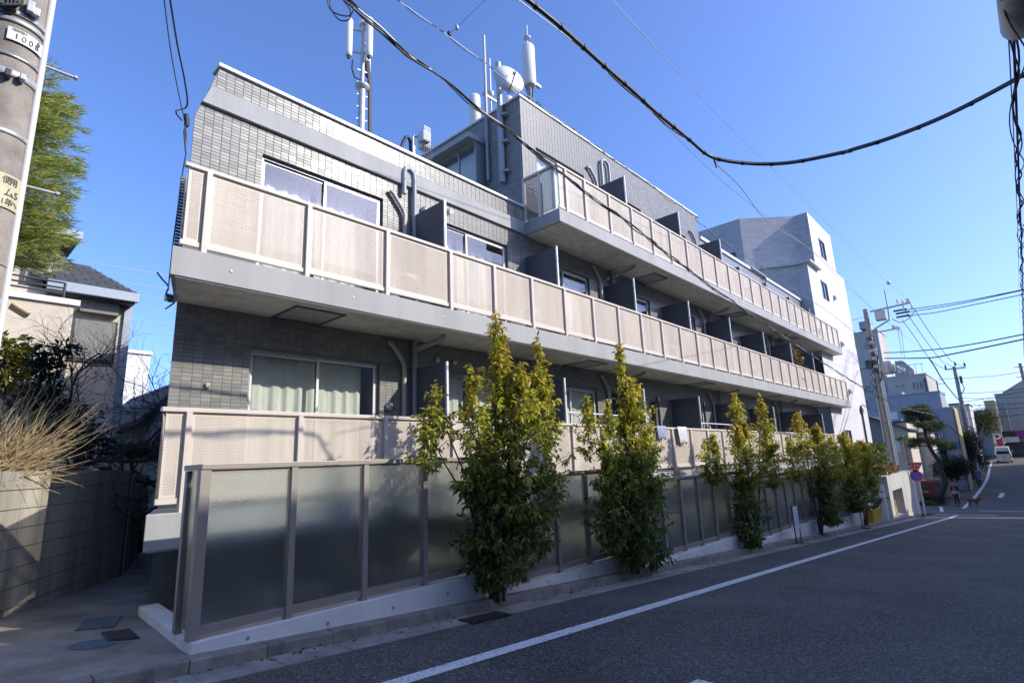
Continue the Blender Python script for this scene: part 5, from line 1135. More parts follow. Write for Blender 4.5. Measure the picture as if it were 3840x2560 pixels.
around('使用', zB - .045, b0 + .5, .06, matn='cable_grey', parent=pl_); around('ムS', zA + (zB - zA) * .45, b0 + .62, .07, matn='cable_grey', parent=pl_); around('1年へ', zA + .04, b0 + .45, .055, matn='cable_grey', parent=pl_)
for (pa, pb) in [((193, 258), (285, 295)), ((114, 702), (217, 730))]:
    p = PY(*pa, PC.y); q_ = PY(*pb, PC.y)
    part(MB().tube([(PC.x + PR * .9, PC.y, p.z), (q_.x, PC.y, p.z + .0)], .011, 8).lathe((q_.x - .012, PC.y, p.z), [(.019, 0), (.019, .02)], 8, (1, 0, 0)), 'step_bolt', 'galvanised', up)
# clamp hardware at the top left
for (x, y, w, h, mt) in [(35, 20, 60, 40, 'dark_metal'), (108, 30, 26, 50, 'galvanised'), (125, 45, 30, 36, 'galvanised'), (28, 280, 22, 30, 'dark_metal'), (75, 290, 20, 26, 'galvanised')]:
    a = ang_of(x, y); p = PY(x, y, PC.y - PR * 1.1); r_ = PR + .03; c = Vector((PC.x + r_ * math.cos(a), PC.y + r_ * math.sin(a), p.z))
    part(MB().box(c.x - w * .0008, c.x + w * .0008, c.y - .03, c.y + .03, c.z - h * .0009, c.z + h * .0009), 'clamp', mt, up, bevel=.006)
for i in range(5):
    p = PY(20 + 14 * i, 10, PC.y - PR - .06); part(MB().tube([(p.x, p.y, p.z + .3), (p.x + .01, p.y, p.z), (p.x - .02, p.y, p.z - .05), (p.x - .03, p.y + .05, p.z + .02)], .008, 6), 'lead_wire', 'black_rubber', up)
bx = [PY(*z2(85, 590), PC.y + .05), PY(*z2(195, 675), PC.y + .05)]
part(MB().prism([(bx[0].x - .0, PC.y - .02, bx[0].z), (bx[1].x, PC.y - .02, bx[0].z - .06), (bx[1].x - .02, PC.y - .02, bx[1].z), (bx[0].x - .02, PC.y - .02, bx[1].z + .06)], (0, .16, 0)), 'beige_box', 'beige_box', up, bevel=.008)
# ------------------------------------------------------------------ plants on the left
def chain_tree(label, name, base, n, seed, matn, height, spread, levels=4, r0=.05, cat='tree', gravity=0.0, lean=(0, 0)):
    rng = np.random.default_rng(seed); mb = MB()
    def grow(p, d, L_, r, lv):
        k = 4; pts = [p]
        for i in range(k):
            d = (d + Vector(rng.normal(0, .22, 3)) + Vector((0, 0, .06 - gravity))).normalized(); pts.append(pts[-1] + d * (L_ / k))
        mb.tube(pts, [r * (1 - .45 * i / k) for i in range(k + 1)], 6 if lv < 2 else 4, caps=False)
        if lv >= levels: return
        for i in range(n + (1 if lv else 0)):
            f = rng.uniform(.35, 1); q_ = pts[min(k, int(f * k + .5))]; nd = (d * .75 + Vector(rng.normal(0, spread, 3))).normalized(); grow(q_, nd, L_ * rng.uniform(.55, .8), r * .5, lv + 1)
    grow(Vector(base), Vector((lean[0], lean[1], 1)).normalized(), height * .42, r0, 0)
    t = thing(name, label, cat, base); part(mb, 'branches', matn, t); return t
bt = PY(*z2(720, 1500), 11.5); chain_tree('bare dark plum tree in front of the beige house', 'bare_tree', (bt.x - .25, 11.5, gz(2) + .1), 4, 5, 'twig_dark', 5.6, .62, 5, .08)
bt2 = PY(*z2(990, 1540), 12.8); chain_tree('small bare tree at the back of the alley beside the railing', 'bare_tree', (bt2.x, 12.8, gz(2) + .1), 4, 9, 'twig_dark', 5.2, .58, 5, .06)
# golden twig bush above the wall
rng = np.random.default_rng(21); tb = MB(); base = Vector((.62, 8.25, .03))
t = thing('golden_twig_bush', 'bare golden twig bush spilling over the block wall', 'bush', base)
for i in range(420):
    s = base + Vector((rng.uniform(-.55, .22), rng.normal(0, .14), rng.uniform(-.12, .08))); th = rng.uniform(.15, 1.35) if rng.random() < .8 else rng.uniform(1.2, 2.2); L_ = rng.uniform(.35, 1.15) * (.75 + .4 * math.cos(th - .4))
    d = Vector((math.cos(th), rng.normal(0, .22), math.sin(th))).normalized(); pts = [s]; bend = rng.normal(.03, .06)
    for k in range(6):
        d = (d + Vector((rng.normal(0, .06), rng.normal(0, .06), bend + rng.normal(0, .05)))).normalized(); pts.append(pts[-1] + d * L_ / 6)
        if rng.random() < .25: q_ = pts[-1]; e = (d + Vector(rng.normal(0, .5, 3))).normalized(); tb.tube([q_, q_ + e * .07, q_ + (e + Vector((0, 0, .3))).normalized() * rng.uniform(.1, .22)], [.003, .0025, .0015], 4, caps=False)
    tb.tube(pts, [.0062, .0056, .005, .0044, .0036, .0028, .0018], 4, caps=False)
o = part(tb, 'twigs', 'twig_gold', t); o['kind'] = 'stuff'
def leafball(name, label, centres, n, col, size, seed, matn='leaf', cat='bush', aspect=.5, droop=.25, trunk=None, up_bias=0.0, group=None, spread=1.0):
    rng = np.random.default_rng(seed); P, S, D, C = [], [], [], []
    c0 = np.array(centres[0][0]); base = (c0[0], c0[1], trunk if trunk is not None else centres[0][0][2] - centres[0][1][2])
    t = thing(name, label, cat, base, group)
    for c, r_ in centres:
        m = max(10, int(n * (r_[0] * r_[1] * r_[2]) ** .67 / sum((q_[1][0] * q_[1][1] * q_[1][2]) ** .67 for q_ in centres)))
        u = rng.normal(size=(m, 3)); u /= np.linalg.norm(u, axis=1, keepdims=True); rad = rng.uniform(.45, 1.08, (m, 1)) ** .6
        clump = rng.normal(size=(max(4, m // 40), 3)); clump /= np.linalg.norm(clump, axis=1, keepdims=True); idx = rng.integers(0, len(clump), m); u = u * .55 + clump[idx] * .6 * spread
        P.append(np.array(c) + u * np.array(r_) * rad); D.append(u * np.array([1, 1, .5]) + rng.normal(0, .5, (m, 3)) + np.array([0, 0, up_bias])); S.append(rng.uniform(.6, 1.25, m) * size)
        C.append(np.array(col)[None] * rng.uniform(.6, 1.35, (m, 1)) * np.stack([rng.uniform(.8, 1.3, m), np.ones(m), rng.uniform(.7, 1.2, m)], 1))
    st = MB(); top = max(c[2] for c, r_ in centres); st.tube([base, (c0[0] + .02, c0[1], (base[2] + c0[2]) / 2), tuple(c0)], [.05, .035, .015], 7)
    for c, r_ in centres[1:]: st.tube([((base[0] + c[0]) / 2, (base[1] + c[1]) / 2, (base[2] + c[2]) / 2), c], [.02, .008], 5)
    part(st, 'trunk', 'bark', t); o = link('crown', leaf_mesh('crown', np.concatenate(P) - np.array(base), np.concatenate(D), np.concatenate(S), np.concatenate(C), matn, aspect, .25, droop), t); o['kind'] = 'stuff'; return t
def at2(x, y, Y): p = PY(*z2(x, y), Y); return (p.x, p.y, p.z)
leafball('evergreen_shrub', 'dark glossy evergreen shrub behind the golden twigs', [(at2(280, 960, 9.9), (.24, .3, .24)), (at2(190, 960, 9.9), (.18, .3, .26)), (at2(400, 900, 10.0), (.20, .25, .12)), (at2(230, 1190, 9.9), (.36, .3, .30)), (at2(420, 1330, 10.0), (.40, .3, .32)), (at2(560, 1490, 10.2), (.42, .3, .26))], 2300, (.030, .042, .020), .085, 31, trunk=-1.3)
leafball('leafy_shrub', 'small yellow-green leafy shrub against the utility pole', [(at2(40, 880, 7.9), (.16, .2, .22)), (at2(60, 1050, 7.9), (.12, .2, .15))], 420, (.20, .20, .03), .085, 33, trunk=-.1)
leafball('low_shrub', 'low green shrub topping the far end of the alley wall', [(at2(800, 1560, 13.2), (.45, .3, .16)), (at2(950, 1550, 13.4), (.4, .3, .2))], 1500, (.05, .065, .02), .07, 35, trunk=-.3)
# feathery conifer behind the pole
rng = np.random.default_rng(41); Yc = 12.5; P, D, S, C = [], [], [], []
base = (PY(20, 900, Yc).x - .35, Yc, gz(1)); ct = thing('feathery_conifer', 'tall feathery yellow-green conifer behind the utility pole', 'tree', base)
zt_ = PY(180, 380, Yc).z; zl_ = PY(100, 1010, Yc).z
part(MB().tube([base, (base[0], Yc, 2), (base[0], Yc, zt_ + .6)], [.12, .09, .02], 8), 'trunk', 'bark', ct); tw_ = MB()
nb = 46
for i in range(nb):
    u = i / (nb - 1); z = zl_ + (zt_ - zl_) * u + rng.uniform(-.1, .1); reach = (1.16 - .1 * u) * rng.uniform(.75, 1.15)
    for s in (rng.uniform(-.9, .5), rng.uniform(-.9, .5), rng.uniform(-3, 3)):
        d = Vector((math.cos(s), math.sin(s), .06)); p = Vector((base[0], Yc, z)); pts = [p]
        for k in range(5): d = (d + Vector((0, 0, .05 - .03 * k))).normalized(); pts.append(pts[-1] + d * reach / 5)
        tw_.tube(pts, [.014, .012, .009, .006, .004, .002], 4, caps=False)
        for j in range(150):
            f = rng.uniform(.18, 1.0); q_ = pts[min(5, int(f * 5))].lerp(pts[min(5, int(f * 5) + 1)], f * 5 % 1) if f < 1 else pts[-1]
            P.append(tuple(q_ + Vector(rng.normal(0, .03 + .05 * (1 - f), 3)))); dd = d * 1.2 + Vector(rng.normal(0, .38, 3)) + Vector((0, 0, .12)); D.append(tuple(dd)); S.append(rng.uniform(.09, .20)); c = np.array([.46, .54, .15]) * rng.uniform(.6, 1.35); c[0] *= rng.uniform(.8, 1.35); C.append(c)
part(tw_, 'branches', 'bark', ct); o = link('crown', leaf_mesh('crown', np.array(P) - np.array(base), D, S, C, 'needle', .10, .1, .05), ct); o['kind'] = 'stuff'
# ------------------------------------------------------------------ beige house on the left
YH = 18.0
def h2(x, y, Y=YH): return PY(*z2(x, y), Y)
hs = thing('beige_house', 'beige stucco house with dark slate roofs and roller shutters, left', 'house', (2.5, YH, gz(2)))
def sheet(pts, d, name, matn, par=None): return part(MB().prism(pts, d), name, matn, par or hs)
a, b = h2(440, 560), h2(790, 620); zt_ = h2(640, 545).z; xl, xr = h2(60, 900).x, h2(785, 900).x
part(MB().box(xl - 3, xr, YH, YH + 7, gz(2), zt_), 'wall', 'stucco_beige', hs)
part(MB().box(xr - .02, xr + .16, YH - .1, YH - .02, gz(2), zt_), 'downpipe', 'gutter_metal', hs)
# lower roof with its eave and slate courses
e0, e1 = h2(440, 520, YH - .6), h2(905, 565, YH - .6); zev = (e0.z + e1.z) / 2
part(MB().box(h2(300, 520, YH - .6).x, e1.x, YH - .66, YH - .5, zev - .02, zev + .22), 'eave_gutter', 'gutter_metal', hs); part(MB().box(h2(300, 520, YH).x, e1.x - .05, YH - .5, YH + 7.5, zev - .06, zev + .02), 'eave_board', 'dark_metal', hs)
rf = h2(470, 415, YH + 1.5); nrow = 9
ro = part(MB().add([(h2(300, 500, YH - .55).x, YH - .52, zev + .22), (e1.x, YH - .52, zev + .22), (h2(300, 420, YH + 2).x + 1.0, YH + 2.6, zev + 1.75), (h2(300, 420, YH + 2).x - 1.5, YH + 2.6, zev + 1.75)], [(0, 1, 2, 3)]).add([(e1.x, YH - .52, zev + .22), (e1.x, YH + 7.5, zev + .22), (h2(300, 420, YH + 2).x + 1.0, YH + 5, zev + 1.75), (h2(300, 420, YH + 2).x + 1.0, YH + 2.6, zev + 1.75)], [(0, 1, 2, 3)]), 'roof', 'roof_slate', hs)
x0r = h2(300, 500, YH - .55).x; x1r = e1.x; x2r = h2(300, 420, YH + 2).x + 1.0
for r_ in range(nrow):
    f0, f1 = r_ / nrow, (r_ + 1) / nrow
    yA, yB = YH - .54 + 3.12 * f0, YH - .52 + 3.12 * f1; zA, zB = zev + .235 + 1.53 * f0, zev + .235 + 1.53 * f1; xe = x1r + (x2r - x1r) * f0; x = x0r + (.2 if r_ % 2 else 0)
    while x < xe - .1:
        xb = min(x + .44, xe); part(MB().add([(x, yA, zA + .02), (xb - .01, yA, zA + .02), (xb - .01, yB, zB + .004), (x, yB, zB + .004), (x, yA, zA), (xb - .01, yA, zA)], [(0, 1, 2, 3), (4, 5, 1, 0)]), 'slate', 'roof_slate', ro); x += .45
# upper storey set back, with its own eave
u0, u1 = h2(120, 340), h2(370, 340); zu = h2(380, 170).z
part(MB().box(xl - 3, h2(362, 300).x, YH + .3, YH + 5, zt_, zu), 'upper_wall', 'stucco_beige', hs); part(MB().box(h2(362, 300).x, h2(465, 300).x, YH + .9, YH + 5, zt_, zu), 'upper_wall', 'stucco_grey', hs)
part(MB().box(h2(150, 150).x, h2(520, 150).x, YH - .5, YH - .36, h2(400, 180).z, h2(400, 135).z), 'eave_gutter', 'gutter_metal', hs); part(MB().box(h2(150, 150).x, h2(520, 150).x - .02, YH - .36, YH + 5.4, zu - .03, zu + .12), 'eave_board', 'dark_metal', hs)
part(MB().add([(h2(150, 130).x - 2, YH - .36, zu + .3), (h2(520, 130).x, YH - .36, zu + .3), (h2(300, 130).x, YH + 2.4, zu + 1.5), (h2(150, 130).x - 2, YH + 2.4, zu + 1.5)], [(0, 1, 2, 3)]), 'roof', 'roof_slate', hs)
part(MB().box(h2(385, 300).x, h2(398, 300).x + .12, YH + .72, YH + .85, zt_, zu), 'downpipe', 'gutter_metal', hs)
def shutter(x0, y0, x1, y1_, Y):
    p, q_ = h2(x0, y0, Y), h2(x1, y1_, Y); s = part(MB().box(p.x - .06, q_.x + .06, Y - .06, Y - .01, q_.z - .08, p.z + .04), 'shutter_window', 'dark_metal', hs); n = int((p.z - q_.z) / .055)
    for i in range(n): z = q_.z + (p.z - q_.z) * i / n; part(MB().prism([(p.x, Y - .06, z), (p.x, Y - .075, z + .008), (p.x, Y - .085, z + .028), (p.x, Y - .07, z + .046), (p.x, Y - .06, z + .05)], (q_.x - p.x, 0, 0)), 'slat', 'shutter', s)
shutter(490, 690, 722, 965, YH); part(MB().box(h2(515, 600).x, h2(765, 620).x, YH - .26, YH - .005, h2(640, 665).z, h2(640, 590).z), 'shutter_box', 'stucco_grey', hs)
shutter(170, 330, 270, 500, YH + .3)
# balcony wing in front
yb = YH - 1.0; p, q_ = h2(20, 560, yb), h2(525, 565, yb)
part(MB().box(xl - 3, h2(480, 640, yb).x, yb, YH - .01, h2(300, 1110, yb).z, h2(300, 580, yb).z), 'balcony_wall', 'stucco_beige', hs); part(MB().box(xl - 3, q_.x, yb - .08, YH - .005, h2(300, 578, yb).z, h2(300, 540, yb).z), 'balcony_coping', 'white_paint', hs)
for y in (435, 470, 505): part(MB().tube([(xl - 3, yb + .1, h2(300, y, yb + .1).z), (h2(430, y, yb + .1).x, yb + .1, h2(300, y, yb + .1).z)], .025, 8), 'balcony_rail', 'dark_metal', hs)
part(MB().tube([(h2(430, 440, yb + .1).x, yb + .1, h2(300, 540, yb).z), (h2(430, 440, yb + .1).x, yb + .1, h2(300, 435, yb + .1).z)], .03, 8), 'balcony_rail', 'dark_metal', hs)
# pale building and tiled house behind
p, q_ = PY(*z2(785, 905), 30), PY(*z2(920, 1560), 30)
t = thing('white_box_building', 'bright white flat building glimpsed behind the bare tree', 'building', (p.x, 30, gz(3))); part(MB().box(p.x, q_.x, 30, 36, -1.5, p.z), 'wall', 'white_paint', t); part(MB().box(p.x - .05, q_.x + .05, 29.9, 36, p.z, p.z + .15), 'coping', 'white_metal', t)
for r_ in range(8):
    z = PY(*z2(800, 1340 + 16 * r_), 30).z; part(MB().box(p.x - .3, p.x + 1.1, 29.7, 29.99, z - .12, z - .01), 'clapboard', 'beige_box', t)
a, b, c, d = PY(*z2(930, 1330), 20), PY(*z2(1090, 1170), 20), PY(*z2(1090, 1580), 20), PY(*z2(920, 1580), 20)
t = thing('gable_house', 'grey gable house at the back of the alley', 'house', (a.x, 20, gz(3))); part(MB().prism([(a.x + .2, 20, -1.5), (a.x + 6, 20, -1.5), (a.x + 6, 20, b.z), (b.x, 20, b.z - .1), (a.x + .2, 20, a.z - .35)], (0, 6, 0)), 'wall', 'bg_grey', t); part(MB().prism([(a.x - .2, 19.6, a.z - .25), (b.x + .5, 19.6, b.z + .35), (b.x + .5, 19.6, b.z + .5), (a.x - .2, 19.6, a.z - .1)], (0, 6.8, 0)), 'roof', 'roof_slate', t)
w0, w1 = PY(*z2(1010, 1440), 19.98), PY(*z2(1080, 1560), 19.98); w = part(MB().box(w0.x, w1.x, 19.9, 19.99, w1.z, w0.z), 'window', 'window_frame', t); part(MB().box(w0.x + .06, w1.x - .06, 19.88, 19.895, w1.z + .06, w0.z - .06), 'pane', 'bg_glass', w)
# ------------------------------------------------------------------ utility poles on the right
XP = 40.6; b = PX(*z7b(725, 760), XP); tp = PX(*z6b(410, 410), XP); YP = b.y
pr = thing('transformer_pole', 'concrete utility pole with transformer and cross-arms beyond the tower', 'utility pole', (XP, YP, gz(XP)))
part(MB().lathe((XP, YP, gz(XP)), [(.20, 0), (.17, 6), (.13, tp.z - gz(XP))], 16), 'shaft', 'pole_concrete', pr)
def w6(x, y): return PX(*z6b(x, y), XP)
def rod(p, q_, r, name, matn='galvanised', par=None): return part(MB().tube([p, q_], r, 8), name, matn, par or pr)
rod(w6(425, 440), w6(825, 350), .06, 'cross_arm'); rod(w6(568, 228), w6(612, 480), .045, 'upright'); rod(w6(615, 520), w6(465, 612), .05, 'brace'); rod(w6(500, 640), w6(705, 602), .045, 'lower_arm'); rod(w6(600, 400), w6(615, 530), .05, 'upright')
a, b_ = w6(470, 445), w6(590, 515); part(MB().box(XP - .25, XP + .25, b_.y, a.y, b_.z, a.z), 'switch_box', 'galvanised', pr, bevel=.03)
for (x, y) in [(698, 330), (750, 340), (790, 325), (812, 325)]:
    p = w6(x, y + 30); part(MB().lathe((p.x, p.y, p.z), [(.04, 0), (.08, .05), (.05, .10), (.08, .15), (.05, .2), (.07, .26), (.02, .32)], 10), 'insulator', 'paint_white_sign', pr)
for (x, y) in [(755, 400), (835, 385)]:
    p = w6(x, y); part(MB().lathe((p.x, p.y, p.z - .2), [(.05, 0), (.09, .08), (.06, .16), (.09, .24), (.04, .34)], 10), 'insulator', 'paint_white_sign', pr)
for (x, y) in [(720, 425), (745, 450), (750, 485)]:
    p = w6(x, y); part(MB().bar(p + Vector((0, .35, 0)), p - Vector((0, .35, 0)), .10, .10), 'strain_insulator', 'dark_metal', pr)
for (x, y) in [(655, 590), (685, 600), (710, 605)]: p = w6(x, y); part(MB().box(p.x - .08, p.x + .08, p.y - .08, p.y + .08, p.z - .08, p.z + .12), 'fuse', 'paint_white_sign', pr)
ta, tb_ = w6(598, 930), w6(600, 1052); part(MB().lathe((XP - .1, ta.y, tb_.z), [(.30, 0), (.36, .06), (.36, ta.z - tb_.z - .12), (.30, ta.z - tb_.z)], 18), 'transformer', 'galvanised', pr)
for i in range(12):
    t_ = i * math.pi / 6; part(MB().box(XP - .1 + .37 * math.cos(t_) - .02, XP - .1 + .37 * math.cos(t_) + .02, ta.y + .37 * math.sin(t_) - .02, ta.y + .37 * math.sin(t_) + .02, tb_.z + .2, ta.z - .2), 'cooling_fin', 'galvanised', pr)
rod((XP, YP, tb_.z + .3), (XP - .1, ta.y, tb_.z + .3), .06, 'transformer_arm')
for (x, y) in [(700, 1000), (730, 1015), (760, 1025), (715, 1040)]: p = w6(x, y); part(MB().lathe((p.x, p.y, p.z), [(.05, 0), (.08, .08), (.04, .2)], 8), 'bushing', 'paint_white_sign', pr)
for i, dy in enumerate((-.20, -.26, .20)):
    p = w6(500, 800); rod((XP - .12, YP + dy, gz(XP)), (XP - .1, YP + dy, p.z - i * 1.0), .045, 'conduit', 'galvanised' if i else 'white_metal')
for i in range(16):
    z = gz(XP) + 4 + i * .5; rod((XP, YP - .28, z), (XP, YP + .28, z), .018, 'step_bolt')
for i in range(11):
    z = w6(470, 640 + 52 * i + random.uniform(-20, 20)).z; s_ = random.choice((-1, 1)); d_ = random.uniform(.18, .42)
    part(MB().tube([(XP - .16, YP + s_ * .05, z), (XP - .2, YP + s_ * d_, z - random.uniform(.1, .3)), (XP - .17, YP + s_ * .12, z - random.uniform(.4, 1.1))], .022, 6), 'looped_lead', 'black_rubber', pr)
for i in range(9):
    z = w6(480, 700 + 40 * i).z; part(MB().box(XP - .24, XP - .15, YP - .09 - .1 * (i % 2), YP + .08 + .12 * (i % 3 == 0), z - .08, z + .08), 'clamp', random.choice(['galvanised', 'dark_metal']), pr)
part(MB().box(XP - .35, XP - .1, YP + .12, YP + .45, w6(450, 1000).z, w6(450, 920).z), 'junction_box', 'dark_metal', pr)
XQ = 73.0; qb, qt = PX(*z7b(1580, 740), XQ), PX(*z6b(1260, 975), XQ); YQ = (qb.y + qt.y) / 2 + .0
p2 = thing('second_utility_pole', 'utility pole with a short cross-arm farther down the road', 'utility pole', (XQ, YQ, gz(XQ)))
part(MB().lathe((XQ, YQ, gz(XQ)), [(.26, 0), (.2, 6), (.15, qt.z - gz(XQ))], 14), 'shaft', 'pole_concrete', p2)
def w7(x, y): return PX(*z6b(x, y), XQ)
rod(w7(1160, 1008), w7(1365, 985), .07, 'cross_arm', 'galvanised', p2)
for (x, y) in [(1168, 1000), (1262, 970), (1355, 975)]: p = w7(x, y); part(MB().lathe((p.x, p.y, p.z), [(.06, 0), (.11, .1), (.07, .2), (.10, .3), (.02, .42)], 8), 'insulator', 'dark_metal', p2)
rod(w7(1310, 1070), w7(1325, 1140), .12, 'arrester', 'dark_metal', p2); part(MB().tube([w7(1325, 1140), w7(1350, 1190), w7(1335, 1230), w7(1300, 1250)], .04, 6), 'lead', 'black_rubber', p2)
rod((XQ - .2, YQ - .2, gz(XQ)), (XQ - .2, YQ - .2, w7(1340, 1400).z), .09, 'conduit', 'white_metal', p2); rod((XQ - .25, YQ + .22, gz(XQ)), (XQ - .25, YQ + .22, w7(1340, 1350).z), .07, 'conduit', 'galvanised', p2)
for nm, X_, pa, pb, lab in [('far_utility_pole', 92, z6b(1070, 1115), z6b(1100, 1400), 'thin far pole with small cross-arms behind the second pole'), ('far_utility_pole', 88, z6b(1893, 945), z6b(1975, 1568), 'utility pole leaning at the right edge of the far road')]:
    a, b_ = PX(*pa, X_), PX(*pb, X_); t = thing(nm, lab, 'utility pole', (X_, b_.y, gz(X_))); part(MB().tube([(X_, a.y, gz(X_)), (X_, a.y, a.z)], .16, 10), 'shaft', 'pole_concrete', t)
    for k in range(3): part(MB().bar((X_, a.y - .9 + .2 * k, a.z - .5 - 1.2 * k), (X_, a.y + .6, a.z - .4 - 1.2 * k), .08), 'cross_arm', 'galvanised', t)
# ------------------------------------------------------------------ overhead cables
def smooth(pts, n=6):
    pts = [Vector(p) for p in pts]; out = []
    for i in range(len(pts) - 1):
        p0, p1, p2_, p3 = pts[max(i - 1, 0)], pts[i], pts[i + 1], pts[min(i + 2, len(pts) - 1)]
        for k in range(n):
            t = k / n; out.append(.5 * ((2 * p1) + (p2_ - p0) * t + (2 * p0 - 5 * p1 + 4 * p2_ - p3) * t * t + (3 * p1 - p0 - 3 * p2_ + p3) * t ** 3))
    out.append(pts[-1]); return out
def run(pix, w0, w1):
    """straight-ish run in space through photo pixels; distance grows as along a straight wire"""
    s = [0]
    for a, b_ in zip(pix, pix[1:]): s.append(s[-1] + math.hypot(b_[0] - a[0], b_[1] - a[1]))
    return [PD(p[0], p[1], 1 / (1 / w0 + (1 / w1 - 1 / w0) * t / s[-1])) for p, t in zip(pix, s)]
def cable(pts, r, matn, label, name='overhead_cable', n=6, sides=6):
    o = MB().tube(smooth(pts, n), r, sides).build(name, matn); return tag(o, label, 'cable', 'overhead cables')
def wrapped(pts, r, matn, label, wrap_r, off, turns, matn2='black_rubber', extra=()):
    t = thing('bundled_cable', label, 'cable', pts[0], 'overhead cables'); sp = smooth(pts, 5)
    part(MB().tube(sp, r, 6), 'carrier_wire', matn, t); d = smooth(sp, 3); n = len(d); L_ = [0]
    for a, b_ in zip(d, d[1:]): L_.append(L_[-1] + (b_ - a).length)
    for k, (ph, rr, oo, m) in enumerate([(0, wrap_r, off, matn2)] + list(extra)):
        path = []; steps = int(turns * 10)
        j = 0
        for i in range(steps + 1):
            s_ = L_[-1] * i / steps
            while j < n - 2 and L_[j + 1] < s_: j += 1
            f = (s_ - L_[j]) / max(1e-6, L_[j + 1] - L_[j]); p = d[j].lerp(d[j + 1], f); dr = (d[j + 1] - d[j]).normalized(); u = dr.cross(Vector((0, 0, 1))).normalized(); v_ = u.cross(dr); th = 2 * math.pi * turns * i / steps + ph + 1.6 * math.sin(i * .13 + ph) + .9 * math.sin(i * .047 + 2 * ph); amp = .45 + .55 * abs(math.sin(i * .061 + ph)) * abs(math.sin(i * .023 + .7 * ph))
            path.append(p + (u * math.cos(th) + v_ * (math.sin(th) - .6)) * oo * amp)
        part(MB().tube(path, rr, 5), 'wrapped_wire', m, t)
    return t
# heavy black cable that bends at a hanger
hv = [((1940, -30), 4.1), (zb(130, 0), 4.2), (zb(310, 145), 4.4), (zb(485, 300), 4.7), (zb(640, 440), 5.0), (zb(790, 570), 5.3), (zb(925, 695), 5.6), (zb(1035, 785), 5.9), (zb(1150, 880), 6.2), (zb(1265, 975), 6.5), (zb(1385, 1015), 6.55), (zb(1600, 1035), 6.6), (zb(1820, 1022), 6.5), (zb(2120, 962), 6.3), (zt(0, 1258), 6.1), (zt(330, 1155), 5.9), (zt(800, 965), 5.5), (zt(1370, 668), 5.0), ((3900, 235), 4.7)]
t = thing('thick_cable', 'thick black cable bending sharply in the middle of the sky', 'cable', PD(*hv[9][0], 6.5), 'overhead cables')
hp = smooth([PD(p[0], p[1], w) for p, w in hv], 6); part(MB().tube(hp, .0185, 8), 'sheath', 'cable_grey', t); part(MB().tube([p + Vector((0, 0, .024)) for p in hp], .004, 5), 'messenger_wire', 'cable_grey', t)
for i in range(3, len(hp) - 2, 5): part(MB().tube([hp[i] + (hp[i + 1] - hp[i]).normalized() * -.012, hp[i] + (hp[i + 1] - hp[i]).normalized() * .012], .025, 8), 'cable_tie', 'black_rubber', t)
part(MB().tube([hp[i] + Vector((0, 0, -.03 - .02 * math.sin((i - 24) / 8 * 3.14))) for i in range(24, 33)], .007, 5), 'slack_wire', 'black_rubber', t); part(MB().tube([hp[i] + Vector((0, 0, -.03 - .025 * math.sin((i - 36) / 10 * 3.14))) for i in range(36, 47)], .007, 5), 'slack_wire', 'black_rubber', t)
hk = hp[9 * 6 + 2]; part(MB().tube([hk, hk + Vector((.05, .0, -.06)), hk + Vector((.12, .02, -.07))], .012, 6), 'hanger', 'galvanised', t)
# twisted service bundle passing in front of the building
b1 = run([(1260, -40), za(290, 0), za(390, 105), za(575, 250), za(720, 390), za(870, 540), za(1080, 680), za(1290, 840), za(1530, 1050), za(1810, 1240), za(1970, 1370), z1b(720, 630), z1b(990, 830), z1b(1330, 1080), z1b(1610, 1300), z4b(270, 690), z4b(470, 830), z4b(710, 1000), z4b(920, 1140), z4b(1150, 1290), z6b(340, 1170), z6b(590, 1300), z6b(800, 1390), z6b(1060, 1450)], 4.6, 34)
wrapped(b1, .009, 'wire_pale', 'twisted black service bundle running across the whole facade', .008, .026, 26, extra=[(2.2, .009, .03, 'black_rubber'), (4.1, .006, .04, 'cable_grey')])
wrapped([b1[-1]] + run([z6b(1060, 1450), z6b(1140, 1530), z7b(1290, 260), z7b(1440, 380)], 34, 46)[1:], .03, 'black_rubber', 'thick black wire dropping from the bundle behind the pine', .02, .05, 10)
b2 = run([za(690, -40), za(840, 60), za(1060, 215), za(1250, 350), za(1470, 510), za(1640, 640), za(1830, 790), za(1960, 885), za(2120, 1000), z1b(600, 160), z1b(790, 300), z1b(1000, 450), z1b(1170, 570), z1b(1340, 690), z1b(1600, 880), z1b(1790, 1005), z4b(220, 245), z4b(400, 385), z4b(560, 490), z4b(740, 620), z4b(960, 770), z4b(1200, 925), z4b(1380, 1065), z6b(450, 745)], 8.5, 33)
wrapped(b2, .006, 'wire_pale', 'thin wire with a looping black lead crossing above the roof corner', .006, .04, 30)
tie = [PD(*za(1265, 335), 10.0), PD(*za(1340, 270), 9.9), PD(*za(1630, -10), 9.0)]
t = thing('guy_wire', 'short guy wire with two egg insulators, top centre', 'cable', tie[0], 'overhead cables'); part(MB().tube(tie, .004, 5), 'wire', 'cable_grey', t)
for p in (tie[0], tie[1]): part(MB().ball(p, .042, 8, 6, (1, 1, 1.4)), 'insulator', 'dark_metal' if p is tie[0] else 'galvanised', t)
lp = [PD(*za(x, y), 4.7) for x, y in ((75, -20), (85, 60), (130, 120), (220, 155), (300, 150), (325, 60), (250, -10))]; t = thing('cable_coil', 'loose coil of thin wire at the top edge', 'cable', lp[0], 'overhead cables'); part(MB().tube(smooth(lp), .006, 5), 'loop', 'cable_grey', t); part(MB().tube(smooth([PD(*za(x, y), 4.75) for x, y in ((95, -20), (110, 90), (180, 190), (260, 205), (300, 160), (285, 80), (230, 10))]), .006, 5), 'loop', 'cable_grey', t)
